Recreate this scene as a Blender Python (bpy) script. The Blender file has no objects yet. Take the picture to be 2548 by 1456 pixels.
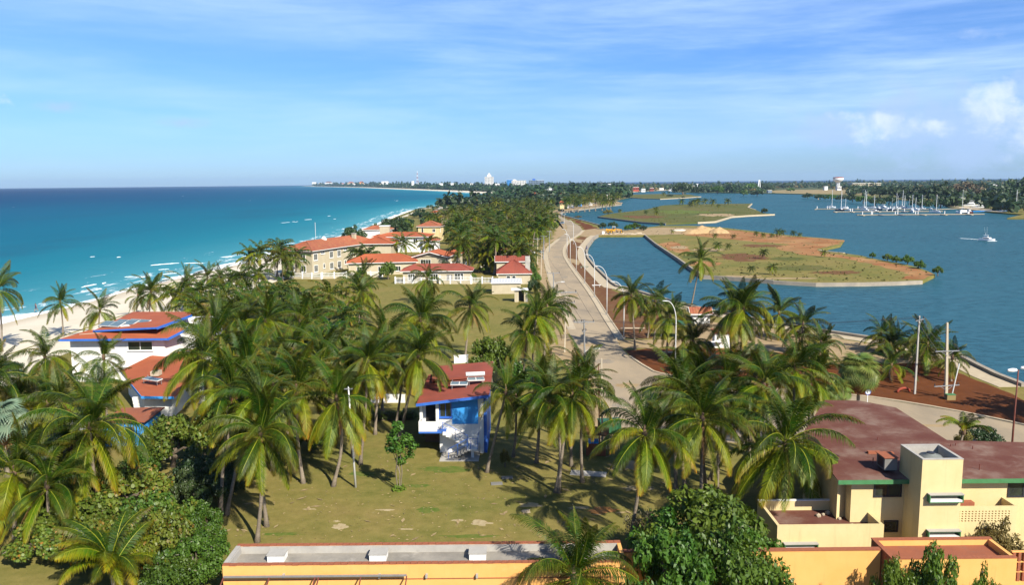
import bpy, bmesh, math, random
import numpy as np
from mathutils import Vector, Matrix
R = math.radians
random.seed(7)
C = bpy.context.scene.collection
SC = bpy.context.scene

# ------------------------------------------------------------------ camera
CAM_H, F, PITCH, ROLL = 26.0, 2000.0, R(7.83), R(0.55)
FWD = Vector((0, math.cos(PITCH), -math.sin(PITCH)))
_r0 = Vector((1, 0, 0)); _u0 = Vector((0, math.sin(PITCH), math.cos(PITCH)))
RT = _r0 * math.cos(ROLL) - _u0 * math.sin(ROLL)
UP = _r0 * math.sin(ROLL) + _u0 * math.cos(ROLL)
EYE = Vector((0, 0, CAM_H))
cd = bpy.data.cameras.new('camera'); cam = bpy.data.objects.new('camera', cd); C.objects.link(cam)
cd.sensor_width = 36; cd.sensor_fit = 'HORIZONTAL'; cd.lens = 36 * F / 2548; cd.clip_start = 0.5; cd.clip_end = 60000
M = Matrix((RT, UP, -FWD)).transposed().to_4x4(); M.translation = EYE; cam.matrix_world = M
SC.camera = cam

# ------------------------------------------------------------------ light
SUN_EL, SUN_AZ = R(39), R(145)          # azimuth clockwise from +Y
SD = Vector((math.sin(SUN_AZ) * math.cos(SUN_EL), math.cos(SUN_AZ) * math.cos(SUN_EL), math.sin(SUN_EL)))
sl = bpy.data.lights.new('sun', 'SUN'); sl.energy = 5.0; sl.angle = R(0.5); sl.color = (1.0, 0.93, 0.80)
so = bpy.data.objects.new('sun', sl); C.objects.link(so); so.rotation_euler = SD.to_track_quat('Z', 'Y').to_euler(); so.location = (0, -20, 80)
SKY_STRENGTH = 0.062
HAZE = 0.00004
SC.view_settings.view_transform = 'Standard'; SC.view_settings.look = 'None'
SC.view_settings.exposure = 0.95; SC.view_settings.gamma = 1.0; SC.view_settings.use_curve_mapping = False

def nd(nt, t, **kw):
    n = nt.nodes.new(t)
    for k, v in kw.items():
        if k.startswith('i_'):
            key = k[2:]; key = int(key) if key.isdigit() else key.replace('_', ' ')
            n.inputs[key].default_value = v
        else: setattr(n, k, v)
    return n
def math_n(nt, op, a, b=None, clamp=False):
    n = nt.nodes.new('ShaderNodeMath'); n.operation = op; n.use_clamp = clamp
    for i, x in enumerate((a, b)):
        if x is None: continue
        if isinstance(x, (int, float)): n.inputs[i].default_value = x
        else: nt.links.new(x, n.inputs[i])
    return n.outputs[0]
def ramp(nt, fac, stops, interp='LINEAR'):
    n = nt.nodes.new('ShaderNodeValToRGB'); cr = n.color_ramp; cr.interpolation = interp
    while len(cr.elements) > 1: cr.elements.remove(cr.elements[0])
    for i, (p, c) in enumerate(stops):
        e = cr.elements[0] if i == 0 else cr.elements.new(p)
        e.position = p; e.color = (c, c, c, 1) if isinstance(c, (int, float)) else (*c, 1)
    nt.links.new(fac, n.inputs[0]); return n.outputs[0]
def mixc(nt, fac, a, b, mode='MIX'):
    n = nt.nodes.new('ShaderNodeMix'); n.data_type = 'RGBA'; n.blend_type = mode
    for i, x in ((0, fac), (6, a), (7, b)):
        if isinstance(x, (int, float)): n.inputs[i].default_value = x
        elif isinstance(x, tuple): n.inputs[i].default_value = (*x, 1)
        else: nt.links.new(x, n.inputs[i])
    return n.outputs[2]
def noise(nt, vec, scale, detail=4, rough=.6, dist=0.):
    n = nd(nt, 'ShaderNodeTexNoise', i_Scale=scale, i_Detail=detail, i_Roughness=rough, i_Distortion=dist)
    if vec is not None: nt.links.new(vec, n.inputs['Vector'])
    return n.outputs[0]
def mapping(nt, vec, scale=(1, 1, 1), rot=(0, 0, 0), loc=(0, 0, 0)):
    n = nd(nt, 'ShaderNodeMapping'); n.inputs['Scale'].default_value = scale; n.inputs['Rotation'].default_value = rot; n.inputs['Location'].default_value = loc
    nt.links.new(vec, n.inputs['Vector']); return n.outputs[0]

def dirpx(u, v):
    return (FWD * F + RT * (u - 1274) + UP * (728 - v)).normalized()
# ---- world: Nishita sky with thin cirrus and a few cumulus clouds
w = bpy.data.worlds.new('World'); SC.world = w; w.use_nodes = True
nt = w.node_tree; nt.nodes.clear()
sky = nd(nt, 'ShaderNodeTexSky', sky_type='NISHITA', sun_disc=False, sun_elevation=SUN_EL, sun_rotation=SUN_AZ, altitude=0, air_density=1.0, dust_density=0.25, ozone_density=4.0)
tc = nd(nt, 'ShaderNodeTexCoord'); gen = tc.outputs['Generated']
warp = nd(nt, 'ShaderNodeTexNoise', i_Scale=1.3, i_Detail=3.0)
nt.links.new(gen, warp.inputs['Vector'])
wv = nd(nt, 'ShaderNodeVectorMath', operation='MULTIPLY_ADD'); nt.links.new(warp.outputs['Color'], wv.inputs[0]); wv.inputs[1].default_value = (.3, .3, .045); nt.links.new(gen, wv.inputs[2])
st = mapping(nt, wv.outputs[0], (1.6, 1.1, 15), (R(-2), R(-3), 0))
n1 = noise(nt, st, 1.0, 8, .6, .2)
st2 = mapping(nt, wv.outputs[0], (2.2, 1.9, 17), (R(-3), R(-5), R(20)), (3, 1, 2))
n2 = noise(nt, st2, 1.2, 6, .6, .4)
cir = math_n(nt, 'MULTIPLY', ramp(nt, n1, [(.36, 0.), (.70, 1.)], 'EASE'), ramp(nt, n2, [(.28, .25), (.66, 1.)]))
sep = nd(nt, 'ShaderNodeSeparateXYZ'); nt.links.new(gen, sep.inputs[0])
xw = ramp(nt, math_n(nt, 'MULTIPLY_ADD', sep.outputs[0], .5), [(.0, .45), (1., 1.)])  # a little more veil to the east
xw = ramp(nt, math_n(nt, 'ADD', math_n(nt, 'MULTIPLY', sep.outputs[0], .5), .5), [(.2, .45), (.75, 1.)])
hz = ramp(nt, sep.outputs[2], [(.0, 0.), (.05, .55), (.13, 1.), (.5, .8), (.9, .4)])
cir = math_n(nt, 'MULTIPLY', math_n(nt, 'MULTIPLY', cir, xw), hz)
cirf = math_n(nt, 'MULTIPLY', cir, .95, True)
# cumulus: warped distance to a few directions
def cumulus(blobs, seed, lo, hi):
    cn = nd(nt, 'ShaderNodeTexNoise', i_Scale=20.0, i_Detail=6.0, i_Roughness=.62)
    nt.links.new(mapping(nt, gen, (1, 1, 1.4), (0, 0, 0), (seed, 0, 0)), cn.inputs['Vector'])
    acc = None
    for (u, v, rx, rz, s) in blobs:
        c = dirpx(u, v)
        m = nd(nt, 'ShaderNodeMapping', vector_type='TEXTURE'); m.inputs['Location'].default_value = c; m.inputs['Scale'].default_value = (rx / F, rx / F, rz / F)
        nt.links.new(gen, m.inputs['Vector'])
        ln = nd(nt, 'ShaderNodeVectorMath', operation='LENGTH'); nt.links.new(m.outputs[0], ln.inputs[0])
        g = math_n(nt, 'MULTIPLY', ramp(nt, math_n(nt, 'MULTIPLY', ln.outputs['Value'], .5), [(0., 1.), (1., 0.)], 'EASE'), s)
        acc = g if acc is None else math_n(nt, 'MAXIMUM', acc, g)
    return ramp(nt, math_n(nt, 'ADD', math_n(nt, 'MULTIPLY', acc, 1.0), math_n(nt, 'MULTIPLY', math_n(nt, 'SUBTRACT', cn.outputs[0], .5), 2.0)), [(lo, 0.), (hi, 1.)], 'EASE')
bright = cumulus([(2120, 288, 60, 18, .95), (2175, 320, 70, 40, 1.05), (2240, 332, 44, 26, .9), (2310, 312, 66, 28, .85), (2465, 268, 60, 60, 1.), (2500, 300, 70, 54, 1.08), (2560, 310, 80, 60, 1.), (2470, 222, 56, 24, .85), (5, 252, 34, 20, .6)], 3.1, .52, 1.45)
grey = cumulus([(2090, 325, 170, 50, .9), (2340, 310, 200, 100, .95), (2520, 340, 260, 90, 1.), (2450, 80, 90, 18, .7), (135, 262, 50, 20, .75), (440, 302, 70, 16, .72), (2545, 235, 50, 60, .8)], 8.7, .35, 1.15)
sc1 = nd(nt, 'ShaderNodeVectorMath', operation='SCALE'); nt.links.new(sky.outputs[0], sc1.inputs[0]); sc1.inputs['Scale'].default_value = SKY_STRENGTH
tint = ramp(nt, sep.outputs[2], [(0., (.50, .74, 1.18)), (.06, (.53, .79, 1.26)), (.2, (.58, .88, 1.36)), (.5, (.62, .86, 1.12))])
col = mixc(nt, cirf, mixc(nt, 1.0, sc1.outputs[0], tint, 'MULTIPLY'), (.41, .53, .73))
col = mixc(nt, math_n(nt, 'MULTIPLY', grey, .7), col, (.26, .355, .54))
puff = ramp(nt, noise(nt, gen, 34, 5, .6, .3), [(.36, .25), (.62, 1.)])
col = mixc(nt, math_n(nt, 'MULTIPLY', math_n(nt, 'MULTIPLY', bright, puff), .66), col, (.50, .55, .62))
bg = nd(nt, 'ShaderNodeBackground', i_Strength=1.0); nt.links.new(col, bg.inputs[0])
wo = nd(nt, 'ShaderNodeOutputWorld'); nt.links.new(bg.outputs[0], wo.inputs[0])

# ------------------------------------------------------------------ helpers
def G(u, v, z=0.0):
    d = dirpx(u, v); t = (z - CAM_H) / d.z
    return EYE + d * t
def GD(u, v, y):
    d = dirpx(u, v); return EYE + d * (y / d.y)
def px(p): return (Vector(p) - EYE).dot(FWD) / F           # metres per picture unit at p

class MB:
    def __init__(s): s.v = []; s.f = []; s.m = []; s.cur = 0
    def add(s, vs, fs):
        o = len(s.v); s.v += [tuple(x) for x in vs]; s.f += [[i + o for i in f] for f in fs]; s.m += [s.cur] * len(fs); return s
    def box(s, x0, x1, y0, y1, z0, z1):
        return s.add([(x0, y0, z0), (x1, y0, z0), (x1, y1, z0), (x0, y1, z0), (x0, y0, z1), (x1, y0, z1), (x1, y1, z1), (x0, y1, z1)],
                     [(0, 3, 2, 1), (4, 5, 6, 7), (0, 1, 5, 4), (1, 2, 6, 5), (2, 3, 7, 6), (3, 0, 4, 7)])
    def prism(s, poly, z0, z1, z1s=None):
        n = len(poly); a = sum(poly[i][0] * poly[(i + 1) % n][1] - poly[(i + 1) % n][0] * poly[i][1] for i in range(n))
        if a < 0: poly = poly[::-1]; z1s = z1s[::-1] if z1s else None
        zt = z1s or [z1] * n; zb = z0 if isinstance(z0, (list, tuple)) else [z0] * n
        vs = [(p[0], p[1], zb[i]) for i, p in enumerate(poly)] + [(p[0], p[1], zt[i]) for i, p in enumerate(poly)]
        return s.add(vs, [list(range(n))[::-1], [i + n for i in range(n)]] + [(i, (i + 1) % n, (i + 1) % n + n, i + n) for i in range(n)])
    def poly(s, pts): return s.add(pts, [list(range(len(pts)))])
    def tube(s, pts, rad, n=6, cap=True):
        pts = [Vector(p) for p in pts]; rad = rad if isinstance(rad, (list, tuple)) else [rad] * len(pts)
        vs = []; fs = []; k = len(pts); a = None
        for i, p in enumerate(pts):
            t = (pts[min(i + 1, k - 1)] - pts[max(i - 1, 0)]).normalized()
            if a is None: a = t.orthogonal().normalized()
            a = (a - t * a.dot(t)).normalized(); b = t.cross(a)
            for j in range(n):
                an = 2 * math.pi * j / n; vs.append(p + (a * math.cos(an) + b * math.sin(an)) * rad[i])
        for i in range(k - 1):
            for j in range(n): fs.append((i * n + j, i * n + (j + 1) % n, (i + 1) * n + (j + 1) % n, (i + 1) * n + j))
        if cap: fs += [list(range(n))[::-1], [(k - 1) * n + j for j in range(n)]]
        return s.add(vs, fs)
    def lathe(s, prof, n=16, c=(0, 0, 0)):
        vs = []; fs = []
        for r_, z in prof:
            for j in range(n): an = 2 * math.pi * j / n; vs.append((c[0] + r_ * math.cos(an), c[1] + r_ * math.sin(an), c[2] + z))
        for i in range(len(prof) - 1):
            for j in range(n): fs.append((i * n + j, i * n + (j + 1) % n, (i + 1) * n + (j + 1) % n, (i + 1) * n + j))
        fs += [list(range(n))[::-1], [(len(prof) - 1) * n + j for j in range(n)]]
        return s.add(vs, fs)
    def beam(s, a, b, w_, h_):
        a = Vector(a); b = Vector(b); t = (b - a).normalized(); up = Vector((0, 0, 1)) if abs(t.z) < .95 else Vector((0, 1, 0))
        x = t.cross(up).normalized() * (w_ / 2); y = x.cross(t).normalized() * (h_ / 2)
        vs = [a - x - y, a + x - y, a + x + y, a - x + y, b - x - y, b + x - y, b + x + y, b - x + y]
        return s.add(vs, [(0, 1, 2, 3), (7, 6, 5, 4), (0, 4, 5, 1), (1, 5, 6, 2), (2, 6, 7, 3), (3, 7, 4, 0)])
    def xf(s, m):
        s.v = [tuple(m @ Vector(x)) for x in s.v]; return s
    def mesh(s, name, mats, smooth=False):
        me = bpy.data.meshes.new(name); me.from_pydata(s.v, [], s.f)
        for m in (mats if isinstance(mats, (list, tuple)) else [mats]): me.materials.append(m)
        if max(s.m or [0]) > 0: me.polygons.foreach_set('material_index', s.m)
        if smooth: me.polygons.foreach_set('use_smooth', [True] * len(me.polygons))
        me.update(); return me
    def build(s, name, mat, parent=None, smooth=False, loc=None, rz=None):
        return obj(name, s.mesh(name, mat, smooth), parent, loc, rz)
def obj(name, me, parent=None, loc=None, rz=None):
    o = bpy.data.objects.new(name, me); C.objects.link(o)
    if parent is not None: o.parent = parent
    if loc is not None: o.location = loc
    if rz is not None: o.rotation_euler = (0, 0, rz)
    return o
def tag(o, label=None, cat=None, group=None, kind=None):
    if label: o['label'] = label
    if cat: o['category'] = cat
    if group: o['group'] = group
    if kind: o['kind'] = kind
    return o
def thing(name, label, cat, loc, rz=0, group=None):
    o = bpy.data.objects.new(name, None); C.objects.link(o); o.location = loc; o.rotation_euler = (0, 0, rz); o.empty_display_size = .1
    return tag(o, label, cat, group)
def struct(name, mb, mat, smooth=False): return tag(mb.build(name, mat, None, smooth), kind='structure')
def ribbon(mb, pts, w0, w1, z0, z1):
    """raised strip along a ground polyline, from offset w0 to w1 on its left"""
    pts = [Vector((p[0], p[1])) for p in pts]; L = []; Rr = []
    for i, p in enumerate(pts):
        t = (pts[min(i + 1, len(pts) - 1)] - pts[max(i - 1, 0)]).normalized(); nrm = Vector((-t.y, t.x))
        L.append(p + nrm * w0); Rr.append(p + nrm * w1)
    for i in range(len(pts) - 1):
        q = [L[i], L[i + 1], Rr[i + 1], Rr[i]]; mb.prism([(a.x, a.y) for a in q], z0, z1)
    return mb
def smoothline(pts, k=4):
    out = []
    P = [Vector((p[0], p[1])) for p in pts]
    for i in range(len(P) - 1):
        a = P[max(i - 1, 0)]; b = P[i]; c = P[i + 1]; d = P[min(i + 2, len(P) - 1)]
        for j in range(k):
            t = j / k
            out.append(.5 * ((2 * b) + (c - a) * t + (2 * a - 5 * b + 4 * c - d) * t * t + (3 * b - a - 3 * c + d) * t ** 3))
    out.append(P[-1]); return out

# ------------------------------------------------------------------ materials
def base_mat(name):
    m = bpy.data.materials.new(name); m.use_nodes = True; nt = m.node_tree; b = nt.nodes['Principled BSDF']; return m, nt, b
def pm(name, c1, c2=None, scale=2.0, rough=.8, spec=.3, bump=0., bscale=30., lo=.35, hi=.65, stain=None, smap=(1, 1, 1), metal=0., rnd=0., streak=None):
    kk = .86; c1 = tuple(x * kk for x in c1); c2 = c2 and tuple(x * kk for x in c2)
    if stain: stain = (tuple(x * kk for x in stain[0]), *stain[1:])
    m, nt, b = base_mat(name); b.inputs['Roughness'].default_value = rough; b.inputs['Specular IOR Level'].default_value = spec; b.inputs['Metallic'].default_value = metal
    v = nd(nt, 'ShaderNodeTexCoord').outputs['Object']
    if smap != (1, 1, 1): v = mapping(nt, v, smap)
    col = c1
    if c2 is not None: col = ramp(nt, noise(nt, v, scale, 6, .65), [(lo, c1), (hi, c2)])
    if stain is not None:
        c3, ssc, a, bb, amt = stain
        col = mixc(nt, math_n(nt, 'MULTIPLY', ramp(nt, noise(nt, v, ssc, 7, .7, .3), [(a, 0.), (bb, 1.)]), amt), col, c3)
    if streak is not None:
        c4, amt4 = streak; sv = mapping(nt, nd(nt, 'ShaderNodeTexCoord').outputs['Object'], (2.2, 2.2, .22))
        col = mixc(nt, math_n(nt, 'MULTIPLY', ramp(nt, noise(nt, sv, 1.0, 6, .7, .2), [(.54, 0.), (.75, 1.)]), amt4), col, c4)
    if rnd:
        oi = nd(nt, 'ShaderNodeObjectInfo'); hs = nd(nt, 'ShaderNodeHueSaturation'); 
        nt.links.new(math_n(nt, 'ADD', math_n(nt, 'MULTIPLY', oi.outputs['Random'], rnd), 1 - rnd / 2), hs.inputs['Value'])
        if isinstance(col, tuple): hs.inputs['Color'].default_value = (*col, 1)
        else: nt.links.new(col, hs.inputs['Color'])
        col = hs.outputs[0]
    if isinstance(col, tuple): b.inputs['Base Color'].default_value = (*col, 1)
    else: nt.links.new(col, b.inputs['Base Color'])
    if bump:
        bp = nd(nt, 'ShaderNodeBump', i_Strength=min(bump, 1.), i_Distance=.05 * max(bump, 1)); nt.links.new(noise(nt, v, bscale, 4, .6), bp.inputs['Height']); nt.links.new(bp.outputs[0], b.inputs['Normal'])
    return m
def leaf_mat(name, ca, cb, tipc=None, trans=.35, rough=.42, spec=.5, rnd=.35):
    """two-sided leaf: 'var' picks between two greens, 'tip' browns the leaf ends"""
    m, nt, b = base_mat(name); b.inputs['Roughness'].default_value = rough; b.inputs['Specular IOR Level'].default_value = spec
    va = nd(nt, 'ShaderNodeAttribute', attribute_name='var').outputs['Fac']
    oi = nd(nt, 'ShaderNodeObjectInfo').outputs['Random']
    col = mixc(nt, va, ca, cb)
    if tipc:
        ta = nd(nt, 'ShaderNodeAttribute', attribute_name='tip').outputs['Fac']
        col = mixc(nt, math_n(nt, 'MULTIPLY', ta, ramp(nt, oi, [(.0, .25), (1., 1.)]), True), col, tipc)
    hs = nd(nt, 'ShaderNodeHueSaturation'); nt.links.new(col, hs.inputs['Color'])
    nt.links.new(math_n(nt, 'ADD', math_n(nt, 'MULTIPLY', oi, rnd), 1 - rnd / 2), hs.inputs['Value'])
    nt.links.new(math_n(nt, 'ADD', math_n(nt, 'MULTIPLY', math_n(nt, 'FRACT', math_n(nt, 'MULTIPLY', oi, 7.3)), .05), .475), hs.inputs['Hue'])
    nt.links.new(hs.outputs[0], b.inputs['Base Color'])
    tr = nd(nt, 'ShaderNodeBsdfTranslucent'); hs2 = nd(nt, 'ShaderNodeHueSaturation', i_Hue=.485, i_Saturation=1.1, i_Value=1.5); nt.links.new(hs.outputs[0], hs2.inputs['Color']); nt.links.new(hs2.outputs[0], tr.inputs[0])
    mx = nd(nt, 'ShaderNodeMixShader', i_0=trans); nt.links.new(b.outputs[0], mx.inputs[1]); nt.links.new(tr.outputs[0], mx.inputs[2])
    nt.links.new(mx.outputs[0], nt.nodes['Material Output'].inputs[0]); return m

MT = {}
MT['white'] = pm('white_paint', (.78, .78, .76), (.70, .69, .66), 1.2, .6, .3, .15, 40, stain=((.45, .42, .36), 1.5, .62, .8, .5), streak=((.42, .40, .36), .35))
MT['trim'] = pm('white_trim', (.8, .8, .78), rough=.5)
MT['cream'] = pm('cream_wall', (.50, .44, .31), (.45, .39, .27), .6, .8, .2, .2, 30, stain=((.35, .28, .17), .8, .62, .82, .4), streak=((.28, .23, .15), .4))
MT['yellow'] = pm('pale_yellow_wall', (.66, .535, .285), (.61, .48, .24), .5, .8, .2, .25, 25, stain=((.34, .26, .14), .9, .63, .85, .45), streak=((.33, .25, .13), .45))
MT['orange'] = pm('apricot_wall', (.78, .41, .135), (.73, .37, .11), .5, .8, .2, .2, 25, stain=((.72, .50, .22), .5, .6, .8, .5), streak=((.42, .20, .07), .35))
MT['blue'] = pm('sky_blue_paint', (.045, .30, .72), (.035, .25, .66), .6, .6, .3)
MT['dblue'] = pm('cobalt_trim', (.03, .11, .46), (.04, .15, .52), 1.5, .5, .4)
MT['green'] = pm('green_trim', (.05, .17, .06), (.07, .22, .09), 2, .5, .4)
MT['redroof'] = pm('red_roof_coat', (.36, .098, .040), (.30, .080, .034), .35, .75, .25, .4, 12, stain=((.55, .32, .18), .4, .64, .74, .6))
MT['pinkroof'] = pm('faded_red_roof', (.27, .068, .045), (.21, .058, .04), .4, .8, .2, .4, 10, stain=((.50, .30, .22), .5, .6, .8, .6))
MT['worn'] = pm('weathered_roof', (.115, .040, .028), (.150, .070, .050), .45, .85, .2, .5, 14, lo=.38, hi=.6, stain=((.27, .205, .165), .45, .50, .72, .6))
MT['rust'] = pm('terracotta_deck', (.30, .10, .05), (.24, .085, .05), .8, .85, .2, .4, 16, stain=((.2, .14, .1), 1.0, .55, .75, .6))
MT['tile'] = None
MT['coping'] = pm('brick_coping', (.33, .11, .055), (.26, .09, .05), 6, .85, .2, .4, 30)
MT['concrete'] = pm('concrete', (.42, .40, .36), (.34, .32, .29), .8, .85, .25, .3, 25, stain=((.18, .17, .15), 1.2, .58, .78, .5))
MT['deck'] = pm('roof_screed', (.32, .29, .245), (.20, .185, .16), .5, .9, .2, .4, 18, stain=((.50, .46, .40), .6, .56, .74, .6))
MT['pole'] = pm('concrete_pole', (.50, .43, .32), (.44, .38, .29), 1, .8)
MT['steel'] = pm('galvanised_steel', (.42, .43, .44), (.35, .36, .37), 3, .45, .5, metal=.6)
MT['lamp'] = pm('lamp_grey', (.62, .62, .60), rough=.4, spec=.5)
MT['dark'] = pm('dark_metal', (.03, .03, .035), rough=.5)
MT['rustpole'] = pm('rusty_pole', (.17, .045, .03), (.12, .04, .03), 4, .7)
MT['glass'] = pm('window_glass', (.018, .022, .022), (.035, .045, .03), 1.5, .08, .6)
MT['shade'] = pm('doorway_shade', (.015, .013, .012), rough=.9)
MT['wood'] = pm('weathered_wood', (.16, .10, .06), (.11, .07, .045), 4, .8)
MT['solar'] = pm('solar_collector', (.10, .15, .18), (.14, .2, .22), 2, .2, .6)
MT['bark'] = pm('palm_bark', (.27, .225, .17), (.18, .145, .11), 5, .85, .15, .8, 14, smap=(1, 1, 3), rnd=.3)
MT['bark2'] = pm('grey_bark', (.17, .135, .10), (.10, .08, .06), 4, .9, .1, .5, 14)
MT['yellowm'] = pm('machine_yellow', (.72, .36, .012), (.64, .31, .012), 2, .45, .5)
MT['rubber'] = pm('tyre_rubber', (.025, .024, .023), rough=.85)
MT['gel'] = pm('white_gelcoat', (.80, .81, .82), rough=.3, spec=.5)
MT['navy'] = pm('navy_hull', (.02, .035, .08), rough=.35, spec=.5)
MT['redhull'] = pm('red_hull', (.34, .06, .03), rough=.45)
MT['dumpster'] = pm('dumpster_green', (.02, .115, .045), (.03, .09, .04), 2, .5, .4)
MT['nut'] = pm('coconut_green', (.24, .22, .035), (.30, .20, .04), 3, .5)
MT['skin'] = pm('skin', (.28, .15, .09), rough=.6)
MT['cloth'] = pm('dark_cloth', (.04, .05, .09), rough=.9)
MT['cloth2'] = pm('blue_cloth', (.03, .09, .30), rough=.9)
MT['grey'] = pm('asphalt_grey', (.16, .16, .15), (.20, .19, .18), 1, .9)
MT['tankgrey'] = pm('tank_grey', (.13, .14, .13), (.17, .18, .17), 2, .7)
MT['bluegrey'] = pm('blue_grey_paint', (.16, .22, .30), rough=.6)
def tile_mat():
    m, nt, b = base_mat('clay_tiles'); b.inputs['Roughness'].default_value = .75
    v = nd(nt, 'ShaderNodeTexCoord').outputs['Object']
    col = ramp(nt, noise(nt, v, .35, 6, .65), [(.35, (.23, .060, .028)), (.65, (.17, .044, .022))])
    col = mixc(nt, math_n(nt, 'MULTIPLY', ramp(nt, noise(nt, v, 1.1, 8, .75), [(.48, 0.), (.60, 1.)]), .7), col, (.26, .14, .045))
    col = mixc(nt, .25, col, ramp(nt, noise(nt, v, 5, 2), [(.3, (.2, .05, .02)), (.7, (.5, .16, .07))]))
    nt.links.new(col, b.inputs['Base Color']); return m
MT['tile'] = tile_mat()
# ------------------------------------------------------------------ coast lines (world metres, camera over 0,0)
COAST = [(-103, -400), (-102, 160), (-98, 183), (-95, 224), (-93, 271), (-84, 400), (-84, 430), (-84, 481), (-92, 640), (-97, 812), (-80, 980), (-64, 1080), (-54, 1150), (-36, 1250), (-10, 1360), (12, 1570), (-8, 1760), (-73, 1977), (-230, 2650), (-493, 3600), (-1030, 5500), (-1750, 7600), (-2750, 10500)]
def inset(y): return float(np.interp(y, [0, 380, 430, 1080, 1250, 1600, 9000], [17, 17, 1, 1, 14, 62, 70]))
VEG = [(x + inset(y) + (6 if y < 400 else 0), y) for x, y in COAST]
LZ = -1.0
def shore(l, z=0.0): return [tuple(G(u, v, z)[:2]) for u, v in l]
# lagoon shore from the near right corner up the seawall to the sand bar
NEARWALL = shore([(2548, 963), (2481, 937), (2436, 915), (2393, 892), (2385, 884), (2350, 880), (2277, 865), (2181, 846), (2021, 822), (1900, 800), (1780, 778), (1690, 757), (1620, 737), (1560, 718), (1535, 714)])
INLET = shore([(1535, 714), (1524, 707), (1480, 665), (1463, 644), (1459, 626), (1463, 612), (1478, 592), (1488, 586)])
BAR_S = shore([(1488, 586), (1520, 586), (1560, 586), (1605, 585)])
ISB_L = shore([(1605, 585), (1632, 607), (1688, 644), (1724, 670), (1752, 687), (1778, 688)])
ISB_F = shore([(1778, 688), (1850, 693), (1925, 699), (2030, 705), (2150, 704), (2230, 702), (2294, 699)])
ISB_R = shore([(2294, 699), (2327, 683), (2312, 676), (2284, 665), (2248, 657), (2160, 641), (2144, 636), (2100, 630), (2056, 626), (2037, 622), (2091, 610), (2100, 597), (2056, 593), (1994, 588), (1941, 583), (1876, 575), (1788, 565), (1715, 561), (1640, 562), (1606, 566)])
BAR_N = shore([(1606, 566), (1560, 572), (1492, 574)])
PROM = shore([(1491, 561), (1455, 551), (1425, 543), (1402, 537), (1393, 532), (1404, 527), (1447, 521), (1500, 514), (1546, 509), (1545, 504), (1530, 499), (1566, 491), (1545, 485), (1560, 480), (1600, 476), (1650, 474), (1672, 474)])
FARBANK = shore([(1672, 478), (1740, 479), (1850, 480), (1941, 481.5), (1989, 482.5), (2060, 485), (2108, 487), (2203, 493), (2298, 501.5), (2346, 506), (2358, 514), (2400, 519), (2448, 525), (2513, 531), (2548, 533)])
right_end = [(320, 520), (700, 380), (1500, 200)]
GROUND = [(p[0], p[1]) for p in VEG] + [(-1500, 10500), (2200, 5200), (4200, 4200), (9000, 3600), (9000, 0), (1500, 150)] + right_end[::-1][1:] + FARBANK[::-1] + PROM[::-1] + BAR_N[::-1] + ISB_R[::-1] + ISB_F[::-1][1:] + ISB_L[::-1][1:] + BAR_S[::-1][1:] + INLET[::-1][1:] + NEARWALL[::-1][1:] + [(78, 88), (110, 70), (190, 40), (220, -400)]
def inpoly(x, y, P):
    c = False; j = len(P) - 1
    for i in range(len(P)):
        xi, yi = P[i]; xj, yj = P[j]
        if (yi > y) != (yj > y) and x < (xj - xi) * (y - yi) / (yj - yi) + xi: c = not c
        j = i
    return c

def ground_mat():
    m, nt, b = base_mat('dry_grass'); b.inputs['Roughness'].default_value = .95; b.inputs['Specular IOR Level'].default_value = .1
    v = nd(nt, 'ShaderNodeTexCoord').outputs['Object']
    col = ramp(nt, noise(nt, v, .075, 8, .68), [(.30, (.235, .178, .072)), (.42, (.185, .163, .046)), (.54, (.130, .142, .030)), (.68, (.062, .102, .014))])
    col = mixc(nt, .45, col, ramp(nt, noise(nt, v, .9, 6, .7), [(.3, (.085, .070, .022)), (.7, (.25, .19, .075))]))
    col = mixc(nt, math_n(nt, 'MULTIPLY', ramp(nt, noise(nt, v, .16, 8, .75), [(.64, 0.), (.72, 1.)]), .75), col, (.42, .33, .19))
    sp = nd(nt, 'ShaderNodeSeparateXYZ'); nt.links.new(v, sp.inputs[0])
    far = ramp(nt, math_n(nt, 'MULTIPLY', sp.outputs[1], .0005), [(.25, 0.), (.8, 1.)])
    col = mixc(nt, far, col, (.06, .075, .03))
    col = mixc(nt, .35, col, ramp(nt, noise(nt, v, 14, 3, .8), [(.3, (.06, .06, .03)), (.7, (.8, .75, .6))]), 'OVERLAY')
    nt.links.new(col, b.inputs['Base Color'])
    bp = nd(nt, 'ShaderNodeBump', i_Strength=.5, i_Distance=.06); nt.links.new(noise(nt, v, 5, 6, .75), bp.inputs['Height']); nt.links.new(bp.outputs[0], b.inputs['Normal'])
    return m
MT['grass'] = ground_mat()
g = MB(); g.prism(GROUND, -3.0, 0.0); struct('ground', g, MT['grass'])

def sand_mat():
    m, nt, b = base_mat('white_sand'); b.inputs['Roughness'].default_value = .9; b.inputs['Specular IOR Level'].default_value = .15
    tc_ = nd(nt, 'ShaderNodeTexCoord'); v = tc_.outputs['Object']
    col = ramp(nt, noise(nt, v, .12, 6, .6), [(.35, (.50, .45, .35)), (.65, (.56, .505, .405))])
    wet = nd(nt, 'ShaderNodeAttribute', attribute_name='wet').outputs['Fac']
    col = mixc(nt, math_n(nt, 'MULTIPLY', wet, .55), col, (.34, .27, .18))
    nt.links.new(col, b.inputs['Base Color'])
    bp = nd(nt, 'ShaderNodeBump', i_Strength=.5, i_Distance=.15); nt.links.new(noise(nt, v, 1.2, 6, .7), bp.inputs['Height']); nt.links.new(bp.outputs[0], b.inputs['Normal'])
    return m
MT['sand'] = sand_mat()
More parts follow.
